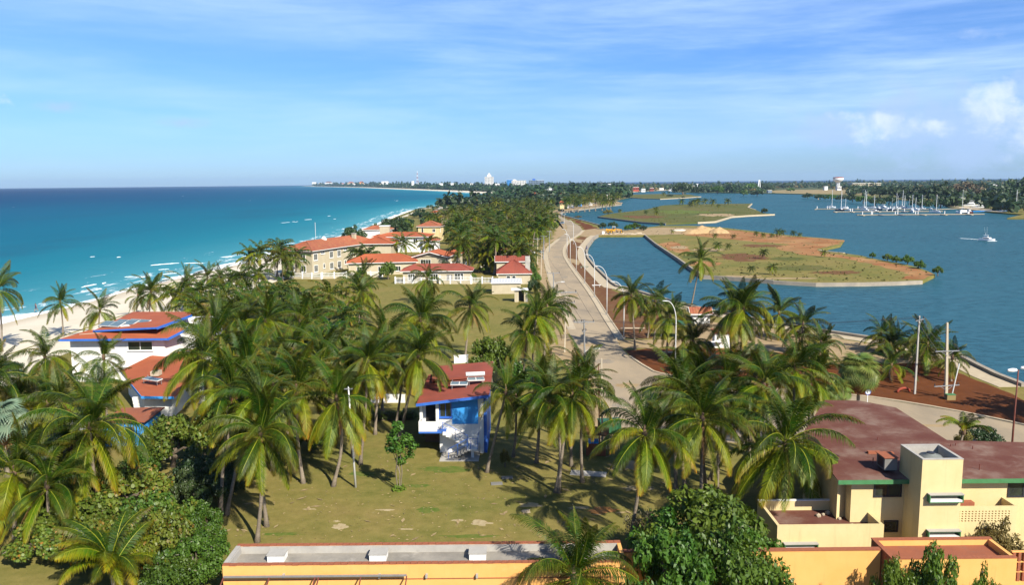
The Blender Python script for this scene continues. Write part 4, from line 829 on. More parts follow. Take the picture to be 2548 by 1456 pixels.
fan_palm('spiky green fan palm in the shade of the round one', 2062, 985, None, 1.8, 1.0, 18, 2, FAN)
fan_palm('spiky low fan palm in front of the yellow house, beside the terrace', 2140, 1352, None, 1.2, .85, 20, 2, FAN)

# ------------------------------------------------------------------ broadleaf trees and shrubs
def leaf_cloud(seed, lobes, n, size, up=.5, core=.45, round_=False):
    rs = np.random.default_rng(seed); w_ = np.array([l[3] ** 2 for l in lobes]); pick = rs.choice(len(lobes), n, p=w_ / w_.sum())
    L = np.array(lobes); c = L[pick, :3]; r_ = L[pick, 3]
    d = rs.normal(size=(n, 3)); d /= np.linalg.norm(d, axis=1)[:, None]
    rr = core + (1 - core) * rs.random(n) ** .45; clump = 1 + .16 * np.sin(d[:, 0] * 7 + pick) * np.cos(d[:, 1] * 6 + d[:, 2] * 5)
    p = c + d * (r_ * rr * clump)[:, None] * np.array([1, 1, .82])
    nrm = d * .8 + rs.normal(size=(n, 3)) * .55 + np.array([0, 0, up]); nrm /= np.linalg.norm(nrm, axis=1)[:, None]
    a = np.cross(nrm, rs.normal(size=(n, 3))); a /= np.linalg.norm(a, axis=1)[:, None]; b = np.cross(nrm, a)
    s = size * rs.uniform(.5, 1.5, n)[:, None]
    if round_: ring = [(1, 0), (.5, .87), (-.5, .87), (-1, 0), (-.5, -.87), (.5, -.87)]; ring = [(x * .5, y * .5) for x, y in ring]
    else: ring = [(.62, 0), (.05, .30), (-.5, 0), (.05, -.30)]
    k = len(ring); V = np.empty((n, k, 3))
    for i, (x, y) in enumerate(ring): V[:, i] = p + a * (x * s) + b * (y * s) - nrm * (abs(y) * .25 * s)
    me = bpy.data.meshes.new('crown'); me.vertices.add(n * k); me.vertices.foreach_set('co', V.reshape(-1).astype(np.float32))
    me.loops.add(n * k); me.loops.foreach_set('vertex_index', np.arange(n * k, dtype=np.int32)); me.polygons.add(n)
    me.polygons.foreach_set('loop_start', np.arange(0, n * k, k, dtype=np.int32)); me.polygons.foreach_set('loop_total', np.full(n, k, np.int32)); me.update(); me.validate()
    var = np.repeat(np.clip(rs.random(n) * .7 + .3 * (np.sin(p[:, 0] * 2.1) * np.cos(p[:, 1] * 1.7) > 0), 0, 1), k); put_attr(me, var, np.repeat(rs.random(n) ** 14, k)); return me
LEAF = {
 'grape': leaf_mat('sea_grape_leaf', (.050, .098, .012), (.110, .145, .018), (.30, .12, .025), .2, .45, .3, .25),
 'bush': leaf_mat('bush_leaf', (.034, .080, .009), (.088, .145, .016), None, .24, .45, .3, .3),
 'bright': leaf_mat('bright_leaf', (.060, .120, .012), (.095, .15, .018), None, .25, .45, .4, .3),
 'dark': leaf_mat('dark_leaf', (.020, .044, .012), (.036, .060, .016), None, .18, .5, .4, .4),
 'grey': leaf_mat('grey_twig_leaf', (.10, .085, .05), (.14, .115, .07), None, .1, .8, .2, .3),
 'pine': leaf_mat('feathery_leaf', (.035, .062, .026), (.05, .078, .032), None, .2, .6, .3, .3),
 'olive': leaf_mat('olive_leaf', (.12, .115, .03), (.17, .14, .035), None, .25, .6, .3, .3)}
def lobes_of(seed, kind):
    rs = random.Random(seed); out = []
    if kind == 'round':
        for i in range(17): a = i * 2.4 + rs.uniform(-.4, .4); r_ = .1 + .72 * math.sqrt(i / 17) * rs.uniform(.7, 1.1); out.append((r_ * math.cos(a), r_ * math.sin(a), .62 + .34 * rs.random() - .42 * r_, rs.uniform(.13, .34)))
    elif kind == 'spread':
        for i in range(20): a = i * 2.4 + rs.uniform(-.4, .4); r_ = .92 * math.sqrt(i / 20) * rs.uniform(.75, 1.1); out.append((r_ * math.cos(a), r_ * math.sin(a), .50 + .34 * rs.random() - .26 * r_, rs.uniform(.12, .30)))
    elif kind == 'tall':
        for i in range(9): t = i / 9; out.append((rs.uniform(-.12, .12), rs.uniform(-.12, .12), .2 + .75 * t, .26 * (1.15 - t)))
    return out
VAR = {('round', q, i): (lobes_of(i + 1, 'round'), q) for q in ('hi', 'lo') for i in range(3)}
_cl = {}
def crown_for(shape, leaf, q, i, world_r):
    key = (shape, leaf, q, i)
    if key not in _cl:
        lob = lobes_of(i * 7 + 1, shape); n, s = {'near': (6500, .062), 'mid': (2600, .10), 'far': (900, .17)}[q]
        if leaf == 'grey': n = int(n * .45); s *= .8
        if leaf == 'grape': s *= .9
        me = leaf_cloud(i * 13 + len(_cl), lob, n, s, round_=(leaf == 'grape'), core=.35); me.materials.append(LEAF[leaf]); _cl[key] = (me, lob)
    return _cl[key]
def tree(label, p, w_, h, shape='round', leaf='bush', q='mid', i=0, name='tree', cat='tree', group=None, rz=None, limbs=True):
    rs = random.Random(int(p[0] * 13 + p[1] * 7)); t = thing(name, label, cat, p, rs.uniform(0, 6.28) if rz is None else rz, group)
    me, lob = crown_for(shape, leaf, q, i % 3, w_); o = obj('crown', me, t); o.scale = (w_ / 2, w_ / 2, h)
    m = MB(); r0 = .035 * w_ + .04; th = .38 if shape != 'tall' else .9
    m.tube([(0, 0, -.2), (.03 * w_, 0, h * th * .5), (0, .02 * w_, h * th)], [r0, r0 * .8, r0 * .55 if shape != 'tall' else r0 * .2], 6)
    if limbs and shape != 'tall':
        for l in lob[::2]: m.tube([(0, 0, h * .25), (l[0] * w_ * .25, l[1] * w_ * .25, h * (.2 + l[2] * .5)), (l[0] * w_ * .5, l[1] * w_ * .5, h * l[2])], [r0 * .5, r0 * .35, r0 * .12], 4)
    m.build('trunk', MT['bark2'], t)
    if q == 'near':
        tw = MB(); big = 1.0 if leaf != 'dark' else .8
        for k in range(26):
            l = rs.choice(lob); c = Vector((l[0] * w_ / 2, l[1] * w_ / 2, l[2] * h)); d = Vector((rs.gauss(0, 1), rs.gauss(0, 1), rs.gauss(.5, .7))).normalized(); r_ = l[3] * w_ / 2
            a = c + d * r_ * .3; b = c + Vector((d.x * r_ * 1.05, d.y * r_ * 1.05, d.z * r_ * .9)); tw.tube([a, a.lerp(b, .5) + Vector((rs.uniform(-.1, .1), rs.uniform(-.1, .1), .08)), b], [.035, .025, .008], 4)
        tag(tw.build('twigs', MT['twig'], t), kind='stuff')
    return t
MT['twig'] = pm('grey_twig', (.30, .26, .21), (.20, .17, .13), 4, .9)
def shrub_px(label, u, v, zc, wpx, hm, **k):
    """plant whose crown centre shows at u,v with that centre zc metres up; wpx wide in the picture"""
    c = G(u, v, zc); return tree(label, (c.x, c.y, 0), wpx * px(c), hm, **k)
NB = dict(q='near', name='sea_grape', cat='shrub', group='sea grapes and shrubs of the near garden')
for a in [('wide sea grape bush in the middle of the thicket left of the lawn', 300, 1200, 3.0, 250, 4.6, dict(leaf='grape', shape='spread', i=0)),
          ('sea grape bush at the lower middle of the thicket', 200, 1275, 2.8, 230, 4.2, dict(leaf='grape', shape='spread', i=1)),
          ('sea grape bush at the right end of the thicket, by the shaded palms', 400, 1265, 2.8, 220, 4.2, dict(leaf='grape', shape='spread', i=2)),
          ('sea grape with bare grey twigs above the young corner palm', 330, 1310, 2.2, 200, 3.4, dict(leaf='grape', shape='round', i=1)),
          ('low sea grape at the lower left of the thicket', 110, 1330, 1.8, 190, 2.8, dict(leaf='grape', shape='spread', i=0)),
          ('bright leafy shrub beside the left end of the orange building', 490, 1385, 1.9, 180, 3.4, dict(leaf='bush', shape='round', i=0)),
          ('leafy shrub in the bottom row left of the orange building', 420, 1425, 1.7, 170, 3.2, dict(leaf='bush', shape='round', i=1)),
          ('leafy shrub just behind the orange building corner', 520, 1345, 1.4, 110, 2.6, dict(leaf='bush', shape='round', i=2)),
          ('sea grape tree before the lower red roof and its white arch', 425, 1080, 3.2, 190, 5.0, dict(leaf='grape', shape='round', i=0)),
          ('sea grape with reddish leaves right of the white arch', 505, 1055, 3.2, 160, 5.0, dict(leaf='grape', shape='round', i=2)),
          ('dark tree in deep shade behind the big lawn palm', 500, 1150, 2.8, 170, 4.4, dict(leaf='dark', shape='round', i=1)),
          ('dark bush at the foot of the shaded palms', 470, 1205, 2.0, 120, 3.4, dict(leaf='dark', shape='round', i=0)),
          ('bush before the blue painted garden wall', 350, 1130, 2.2, 110, 3.4, dict(leaf='bush', shape='round', i=1)),
          ('green bush under the pale trunk palm on the left', 75, 1130, 1.6, 100, 2.8, dict(leaf='bush', shape='round', i=2)),
          ('bushes at the top of the sand left of the red roofed house', 15, 905, 1.6, 90, 2.6, dict(leaf='dark', shape='spread', i=1)),
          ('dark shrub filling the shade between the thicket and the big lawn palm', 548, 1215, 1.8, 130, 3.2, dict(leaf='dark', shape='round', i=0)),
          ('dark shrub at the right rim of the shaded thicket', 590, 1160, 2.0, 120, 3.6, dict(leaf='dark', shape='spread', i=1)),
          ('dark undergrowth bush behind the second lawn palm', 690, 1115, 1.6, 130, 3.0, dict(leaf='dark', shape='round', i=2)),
          ('green undergrowth bush behind the pole palm', 770, 1085, 1.5, 120, 2.8, dict(leaf='bush', shape='spread', i=0)),
          ('tall green shrub in the belt left of the lower red roof pier', 540, 1020, 2.4, 110, 4.2, dict(leaf='bush', shape='round', i=1)),
          ('sea grape filling the thicket right above the young corner palm', 410, 1340, 2.4, 190, 4.4, dict(leaf='grape', shape='round', i=0)),
          ('taller sea grape in the upper left part of the thicket', 175, 1195, 3.2, 170, 5.0, dict(leaf='grape', shape='round', i=1)),
          ('sea grape behind the left foot of the thicket', 245, 1340, 2.4, 190, 4.0, dict(leaf='grape', shape='spread', i=2)),
          ('leafy green bush at the lawn rim of the thicket', 505, 1290, 1.8, 120, 3.2, dict(leaf='bush', shape='round', i=2)),
          ('sea grape thicket at the left picture edge', 20, 1265, 1.8, 130, 3.0, dict(leaf='grape', shape='round', i=2))]:
    shrub_px(a[0], *a[1:6], **{**NB, **a[6], 'name': 'sea_grape' if a[6]['leaf'] == 'grape' else 'shrub'})
T2 = dict(q='near', group='broadleaf trees and shrubs near the orange wall')
shrub_px('dense broadleaf tree in front of the orange wall, filling the bottom middle', 1765, 1330, 3.6, 380, 6.6, leaf='bush', i=0, **T2)
shrub_px('dense broadleaf tree behind, left half of the bottom middle clump', 1660, 1330, 3.0, 230, 5.2, leaf='bush', i=1, **T2)
shrub_px('right flank tree of the bottom middle clump, against the orange wall', 1870, 1400, 2.8, 210, 5.0, leaf='bush', i=2, **T2)
shrub_px('glossy tree standing before the orange wall, lower part of the bottom middle clump', 1835, 1400, 4.2, 330, 6.6, leaf='bush', i=1, **T2)
shrub_px('leafy tree before the roof end of the orange building, lower left of the clump', 1665, 1405, 4.2, 280, 6.4, leaf='bush', i=0, **T2)
shrub_px('brown dry shrub left of the dense bottom middle tree', 1600, 1310, 1.9, 120, 3.4, leaf='grey', i=1, name='dry_shrub', cat='shrub', **T2)
shrub_px('bright green shrub standing before the terracotta decked wing', 2335, 1402, 4.9, 170, 6.0, leaf='bright', i=2, name='shrub', cat='shrub', **T2)
shrub_px('feathery dark shrub casting shade on the orange wall', 2225, 1425, 4.6, 120, 5.6, leaf='bush', i=0, name='shrub', cat='shrub', **T2)
shrub_px('small bright shrub beside the orange slatted screen', 2462, 1428, 4.6, 110, 5.2, leaf='bright', i=1, name='shrub', cat='shrub', **T2)
shrub_px('yellowish shrub before the pierced balcony of the yellow house', 2490, 1335, 3.0, 150, 4.2, leaf='olive', i=1, name='shrub', cat='shrub', **T2)
T3 = dict(q='mid', group='trees and shrubs of the middle ground')
shrub_px('dark glossy tree behind the red roof of the blue and white house', 1222, 888, 3.6, 150, 6.4, leaf='bush', i=0, q='near', group=T3['group'])
shrub_px('lower glossy tree against the road, right of the glossy one', 1290, 930, 2.6, 90, 4.2, leaf='bush', i=2, **T3)
for l_, u, v, z, wp, h, lf, sh in [('green tree hiding the annexe wall behind the white fence', 966, 672, 2.6, 56, 5., 'bright', 'round'), ('small green tree before the cream hotel wall', 895, 682, 1.6, 36, 3., 'bush', 'round'), ('sea almond tree on the shore behind the cream hotel', 880, 576, 5, 66, 9, 'dark', 'spread'), ('shore tree behind the white villas, above the chimney', 985, 552, 5, 84, 9, 'dark', 'spread'), ('bright tree on the shore right of the white villas', 1012, 556, 4, 40, 7, 'bush', 'round'), ('green tree beside the yellow two storey house', 1128, 560, 5, 48, 9, 'bright', 'round'), ('bare grey tree in the middle of the grove', 1236, 578, 5.5, 62, 10, 'grey', 'round'), ('second bare grey tree in the grove, left of the white garage', 1256, 592, 4, 44, 8, 'grey', 'spread'), ('scrubby tree at the edge of the grove, by the seaside ramp', 1110, 536, 3.6, 80, 6, 'olive', 'spread'), ('scrubby grey thicket inside the seaside ramp', 1120, 522, 3.2, 90, 5.5, 'grey', 'spread'), ('scrub by the seaside ramp corner', 1165, 516, 3.0, 66, 5, 'dark', 'spread'), ('round tree behind the garden wall of the garden house', 1140, 668, 2.0, 40, 4, 'dark', 'round'), ('low bush on the green behind the garden house', 1205, 668, 1.2, 36, 2.2, 'bright', 'spread'), ('blue green palm-like bush left of the red garage', 1236, 655, 1.8, 38, 3.6, 'bush', 'round'), ('tall roadside hedge beside the red garage', 1322, 672, 1.6, 34, 3.6, 'bush', 'round'), ('tall hedge at the shed, dark lower end by the road', 1330, 712, 1.8, 40, 4.0, 'dark', 'round'), ('hedge clump farther up the road verge', 1318, 640, 1.5, 30, 3, 'bright', 'round'), ('hedge clump beside the yellow pole on the verge', 1334, 692, 1.5, 30, 3.2, 'bright', 'round'), ('bush by the garden house gate', 1176, 690, 1.0, 28, 2.2, 'bright', 'round'), ('dark bush on the verge behind the weathered roof', 2452, 1082, 1.3, 90, 2.4, 'dark', 'spread'), ('pale spiky bush left of the dark verge bush', 2400, 1090, 1.1, 50, 2.0, 'olive', 'round'), ('green bush under the palms behind the yellow house', 1990, 985, 1.6, 80, 3.0, 'bush', 'round'), ('red leaved flower bush by the blue and white house', 1256, 1140, .9, 30, 1.8, 'olive', 'round'), ('dark bush under the kiosk palms', 1700, 905, 1.0, 70, 2.0, 'dark', 'spread'), ('heap of dry brush beside the kiosk palms', 1800, 895, .8, 60, 1.6, 'grey', 'spread'), ('dark bush in the shade right of the driveway', 1750, 930, 1.2, 80, 2.4, 'dark', 'spread'), ('scrub behind the orange roofed cabin', 1700, 790, 1.5, 50, 3, 'olive', 'round'), ('roadside tree at the top of the left verge', 1352, 585, 2.2, 34, 4.5, 'bright', 'round'), ('shore scrub left of the seaside ramp, near the water', 1050, 534, 2.4, 60, 5, 'dark', 'spread'), ('shore scrub right above the white villa chimney', 940, 566, 3.0, 60, 6, 'bush', 'spread'), ('olive scrub behind the yellow villa', 1090, 545, 3.0, 60, 6, 'olive', 'spread'), ('green shrub between hotel and annexe', 935, 655, 2.0, 34, 4, 'bush', 'round'), ('shrub at the left end of the picket fence by the hotel', 716, 684, 1.4, 40, 3, 'bush', 'spread'), ('garden tree between the lodge and the red roofed roadside house', 1212, 655, 2.4, 34, 5, 'bush', 'round'), ('garden bush behind the lodge ridge', 1108, 664, 2.6, 34, 5, 'dark', 'round'), ('low tree at the foot of the road bend', 1372, 560, 2.6, 40, 5, 'bush', 'round')]:
    shrub_px(l_, u, v, z, wp, h, leaf=lf, shape=sh, i=int(u) % 3, name='tree' if h > 3.5 else 'shrub', cat='tree' if h > 3.5 else 'shrub', **T3)
T4 = dict(q='mid', group='mangroves and shrubs round the islets', name='mangrove', cat='shrub')
for l_, u, v, z, wp, h, lf in [('dark mangrove behind the yellow grader, left clump', 1500, 563, 1.5, 26, 3.6, 'dark'), ('dark mangrove behind the yellow grader, right clump', 1525, 560, 1.6, 30, 3.8, 'dark'), ('big green mangrove on the sand bar', 1580, 564, 1.6, 40, 3.8, 'bush'), ('smaller mangrove at the left of the big sand bar one', 1562, 568, 1.3, 24, 3, 'bush'), ('mangrove at the right of the big sand bar one', 1600, 567, 1.4, 22, 3, 'dark'), ('rounded shrub on the tip of the green islet', 1513, 528, 1.5, 28, 4, 'olive'), ('small mound of scrub in the channel', 1439, 541, .5, 22, 1.8, 'olive'), ('shrub at the right tip of the green islet', 1903, 525, 1.8, 20, 4.5, 'dark'), ('small bush on the far edge of the bare islet', 2171, 636, .9, 20, 2, 'bush'), ('left of the row of bushes along the bare islet edge', 2208, 642, 1, 26, 2.4, 'bush'), ('second of the row of bushes along the bare islet edge', 2230, 646, 1, 28, 2.4, 'bush'), ('third and tallest bush of the row on the bare islet edge', 2258, 649, 1.2, 34, 3.0, 'bush'), ('last bush of the row on the bare islet edge', 2287, 659, 1.1, 34, 2.6, 'bush'), ('lone green bush in the water off the islet tip', 2334, 677, .9, 28, 2.6, 'bush'), ('shrub on the far low islet, middle', 1666, 487, 1.5, 20, 4, 'dark'), ('shrub on the far low islet, left end', 1560, 486, 2, 30, 5, 'dark'), ('small shrub on the far low islet edge', 1699, 491, 1, 10, 3, 'dark')]:
    shrub_px(l_, u, v, z, wp, h, leaf=lf, i=int(u) % 3, **T4)
# slim young tree on the lawn: several thin stems
b_ = G(993, 1221); t = thing('sapling', 'slim many stemmed young tree on the lawn before the blue house', 'tree', b_)
lob = [(.0, .2, 5.6, .55), (-.5, 0, 4.6, .6), (.7, .1, 4.5, .65), (.1, -.3, 3.9, .7), (-.7, .3, 3.7, .55), (1.3, 0, 3.9, .5), (.2, .1, 2.6, .5), (.9, .3, 3.1, .5), (-.2, .0, 5.2, .4)]
me = leaf_cloud(91, lob, 1500, .24, core=.1); me.materials.append(LEAF['bush']); obj('crown', me, t)
me = leaf_cloud(92, [(0, 0, .2, .45), (.3, .1, .15, .35), (-.35, 0, .15, .3)], 260, .3, core=.1); me.materials.append(LEAF['bright']); obj('base_tuft', me, t)
for k in range(5):
    m = MB(); a = k * 1.3; m.tube([(.1 * math.cos(a), .1 * math.sin(a), -.1), (.3 * math.cos(a), .25 * math.sin(a), 1.6), (lob[k][0] * .8, lob[k][1], lob[k][2])], [.05, .04, .02], 5); m.build('stem', MT['bark'], t)
# hedge by the white garden wall
hd = G(923, 1046); t = thing('hedge', 'clipped square hedge before the white garden wall', 'hedge', hd, R(3))
me = leaf_cloud(33, [(x, 0, .5, .62) for x in np.linspace(.4, 4.6, 7)], 2600, .16, core=.6); me.materials.append(LEAF['bush']); obj('foliage', me, t); MB().box(.2, 4.7, -.3, .3, 0, .75).build('stems', MT['bark2'], t)
# far bank: trees one by one at the water, then woods
rf = random.Random(15)
fb = [(1700, 470, 60, 'broad dark mangrove right of the white ramp'), (1738, 471, 40, 'dark mangrove behind the white column'), (1760, 470, 34, 'tree right of the white column'), (1785, 472, 40, 'low mangrove on the far shore'), (1815, 468, 46, 'tree before the tan house'), (1840, 470, 30, 'shore tree by the tan house'), (1868, 466, 40, 'tall tree left of the green roof'), (1893, 464, 36, 'tree under the white arch'), (1913, 468, 30, 'tree right of the white arch'), (1850, 481, 26, 'shore bush left of the dry field'), (1884, 479, 34, 'dark shore bush at the dry field'), (1950, 463, 26, 'tall tree at the left of the dry field'), (1968, 472, 22, 'bush in the dry field'), (2010, 486, 30, 'shore mangrove by the two navigation marks'), (2040, 489, 32, 'second shore mangrove by the navigation marks'), (2068, 490, 30, 'shore mangrove under the water tower'), (2094, 492, 32, 'mangrove right of the water tower'), (2121, 494, 34, 'mangrove under the long building'), (2148, 497, 40, 'mangrove before the long building'), (2178, 500, 44, 'dark shore mangrove left of the marina'), (2212, 499, 44, 'shore mangrove behind the first masts'), (2190, 478, 60, 'big dark tree under the long building'), (2240, 475, 70, 'big tree behind the marina masts'), (2282, 480, 60, 'tree behind the middle masts'), (2330, 478, 84, 'broad dark banyan behind the marina'), (2290, 503, 60, 'hedge like mangrove behind the piers'), (2340, 505, 50, 'mangrove left of the ferries'), (2400, 472, 90, 'reddish brown tree behind the ferries'), (2372, 498, 40, 'bush left of the green field'), (2440, 500, 50, 'tree right of the green field'), (2470, 490, 70, 'dark tree under the yellow house'), (2510, 478, 90, 'tall dark tree at the right picture edge'), (2545, 466, 100, 'highest dark tree at the right picture edge'), (2490, 512, 50, 'palm like tree at the quay end'), (2530, 512, 60, 'bushy tree at the quay end'), (2440, 470, 50, 'tree left of the yellow house')]
for i, (u, v, wp, l_) in enumerate(fb):
    vb = v + wp * .24; b = G(u, vb); wm = wp * px(b); lf = 'grey' if 'reddish' in l_ else ('dark' if 'dark' in l_ or i % 3 else 'bush')
    tree(l_ + (' across the lagoon' if len(l_.split()) < 12 else ''), b, wm, wm * rf.uniform(.44, .58), 'round' if i % 2 else 'spread', lf, 'far', i, 'tree', 'tree', 'trees of the far bank', None, False)
# trees of the far town and coast woods: one mass
def woods(name, n, area, sizes, leaf, label, seed, k=26):
    rs = np.random.default_rng(seed); pr = random.Random(seed); cs = []
    while len(cs) < n:
        x, y = area(pr)
        if inpoly(x, y, GROUND) and not (x > 0 and inpoly(x, y, FIELD)): cs.append((x, y, pr.uniform(*sizes) * (1 + y / 5500)))
    Vs = []; 
    for x, y, s in cs:
        d = rs.normal(size=(k, 3)); d /= np.linalg.norm(d, axis=1)[:, None]; tall = rs.random() < .10
        p = np.array([x, y, s * (.42 if not tall else .7)]) + d * s * (np.array([.55, .55, .4]) if not tall else np.array([.28, .28, .75])) * (rs.random(k)[:, None] ** .35)
        nrm = d + rs.normal(size=(k, 3)) * .4 + [0, 0, .4]; nrm /= np.linalg.norm(nrm, axis=1)[:, None]
        a = np.cross(nrm, rs.normal(size=(k, 3))); a /= np.linalg.norm(a, axis=1)[:, None]; b = np.cross(nrm, a); q = s * .24
        Vs.append(np.stack([p + a * q, p + b * q * .7, p - a * q, p - b * q * .7], 1))
    V = np.concatenate(Vs).reshape(-1, 3); n_ = len(V) // 4; me = bpy.data.meshes.new(name)
    me.vertices.add(len(V)); me.vertices.foreach_set('co', V.reshape(-1).astype(np.float32)); me.loops.add(len(V)); me.loops.foreach_set('vertex_index', np.arange(len(V), dtype=np.int32)); me.polygons.add(n_)
    me.polygons.foreach_set('loop_start', np.arange(0, len(V), 4, dtype=np.int32)); me.polygons.foreach_set('loop_total', np.full(n_, 4, np.int32)); me.update(); me.validate()
    put_attr(me, np.repeat(np.repeat(rs.random(len(cs)), k), 4), np.zeros(len(V))); me.materials.append(LEAF[leaf])
    return tag(obj(name, me), label, 'woods', None, 'stuff')
FIELD = shore([(1900, 482), (2010, 484), (2090, 486), (2110, 488), (2110, 476), (2060, 468), (1960, 468), (1890, 472)])
def A1(pr):
    y = 900 * (7.5 ** pr.random()); return pr.uniform(-.40, .09 if y < 1400 else .14) * y, y
def A2(pr):
    y = 1500 * (3.2 ** pr.random()); return pr.uniform(.02, .78) * y, y
def A3(pr):
    y = pr.uniform(560, 1500); return pr.uniform(.33, .85) * y, y
woods('distant_woods', 3600, A1, (6, 11), 'dark', 'wooded strip of the far town along the curving beach', 1)
woods('distant_woods', 2600, A2, (5, 11), 'dark', 'flat woods stretching behind the far lagoon bank', 2)
woods('distant_woods', 1300, A2, (4, 8), 'olive', 'paler scrub among the woods behind the far lagoon bank', 12)
woods('distant_woods', 500, A3, (7, 13), 'dark', 'woods behind the marina at the right', 3)
def A4(pr):
    y = pr.uniform(420, 900); x0 = np.interp(y, [p[1] for p in COAST], [p[0] for p in COAST]) + 5; x1 = -8 if y < 560 else 36 if y < 680 else 60; return pr.uniform(x0, x1), y
def A5(pr):
    y = 1150 * (8.2 ** pr.random()); x0 = np.interp(y, [p[1] for p in COAST], [p[0] for p in COAST]) + inset(y) + 12; return x0 + pr.random() ** 1.6 * (140 + y * .05), y
woods('distant_woods', 3000, A5, (8, 14), 'dark', 'tree line standing along the far beach of the bay', 6)
woods('undergrowth', 260, A4, (1.6, 3.4), 'dark', 'low scrub and bushes filling the palm grove beyond the villas', 4, 40)
# ------------------------------------------------------------------ buildings
def window(parent, c, face, w_, h_, frame='trim', panes=2, sill=True, glass='glass', fw=.09):
    """window unit at local wall point c (centre, on the wall plane); face F/B/L/R tells which way it looks"""
    rot = {'F': 0, 'R': math.pi / 2, 'B': math.pi, 'L': -math.pi / 2}[face]; Mx = Matrix.Translation(c) @ Matrix.Rotation(rot, 4, 'Z')
    m = MB(); m.box(-w_ / 2 - fw, w_ / 2 + fw, -.07, .05, h_ / 2, h_ / 2 + fw); m.box(-w_ / 2 - fw, w_ / 2 + fw, -.07, .05, -h_ / 2 - fw, -h_ / 2)
    m.box(-w_ / 2 - fw, -w_ / 2, -.07, .05, -h_ / 2, h_ / 2); m.box(w_ / 2, w_ / 2 + fw, -.07, .05, -h_ / 2, h_ / 2)
    for k in range(1, panes): x = -w_ / 2 + w_ * k / panes; m.box(x - .035, x + .035, -.055, .05, -h_ / 2, h_ / 2)
    f = m.xf(Mx).build('window', MT[frame], parent)
    for k in range(panes):
        x0 = -w_ / 2 + w_ * k / panes + .02; x1 = -w_ / 2 + w_ * (k + 1) / panes - .02
        MB().box(x0, x1, -.025, .04, -h_ / 2 + .01, h_ / 2 - .01).xf(Mx).build('pane', MT[glass], f)
    if sill: MB().box(-w_ / 2 - .16, w_ / 2 + .16, -.16, .045, -h_ / 2 - fw - .09, -h_ / 2 - fw - .003).xf(Mx).build('sill', MT[frame], f)
    return f
def door(parent, c, face, w_, h_, mat='wood'):
    rot = {'F': 0, 'R': math.pi / 2, 'B': math.pi, 'L': -math.pi / 2}[face]; Mx = Matrix.Translation(c) @ Matrix.Rotation(rot, 4, 'Z')
    d = MB().box(-w_ / 2, w_ / 2, -.05, .05, 0, h_).xf(Mx).build('door', MT[mat], parent); return d
def rolls(a, b, c, d, name, mat, parent, pitch=.5, th=.05):
    """roof slope a-b along the eave, d-c along the ridge, laid in raised courses"""
    a, b, c, d = map(Vector, (a, b, c, d)); n = max(3, int((b - a).length / pitch)); nrm = (b - a).cross(d - a).normalized(); nrm = nrm if nrm.z > 0 else -nrm
    m = MB(); P = []
    for i in range(2 * n + 1):
        t = i / (2 * n); h = nrm * (th if i % 2 else 0); P.append((a.lerp(b, t) + h, d.lerp(c, t) + h))
    vs = [x for p in P for x in p]; m.add(vs, [(2 * i, 2 * i + 2, 2 * i + 3, 2 * i + 1) for i in range(2 * n)]); return m.build(name, MT[mat], parent)
def hip(parent, x0, x1, y0, y1, z, rise, mat, o=.6, fascia='trim', ridge=None, courses=.5):
    """hip roof over a box, thick eave band and four coursed slopes"""
    x0 -= o; x1 += o; y0 -= o; y1 += o; w_, d_ = x1 - x0, y1 - y0
    if w_ >= d_: r0, r1 = ((x0 + d_ / 2, (y0 + y1) / 2, z + rise), (x1 - d_ / 2, (y0 + y1) / 2, z + rise))
    else: r0, r1 = (((x0 + x1) / 2, y0 + w_ / 2, z + rise), ((x0 + x1) / 2, y1 - w_ / 2, z + rise))
    MB().box(x0 + .01, x1 - .01, y0 + .01, y1 - .01, z - .16, z - .005).build('fascia', MT[fascia], parent)
    A, B, Cc, D = (x0, y0, z), (x1, y0, z), (x1, y1, z), (x0, y1, z)
    if w_ >= d_: sl = [(A, B, r1, r0), (B, Cc, r1, r1), (Cc, D, r0, r1), (D, A, r0, r0)]
    else: sl = [(A, B, r0, r0), (B, Cc, r1, r0), (Cc, D, r1, r1), (D, A, r0, r1)]
    for q in sl: rolls(*q, 'roof_slope', mat, parent, courses)
    rc = MB()
    for q in ((A, r0), (B, r1 if w_ >= d_ else r0), (Cc, r1), (D, r0 if w_ >= d_ else r1), (r0, r1)): rc.tube([Vector(q[0]) + Vector((0, 0, .05)), Vector(q[1]) + Vector((0, 0, .05))], .09, 6)
    rc.build('ridge_cap', MT[mat], parent)
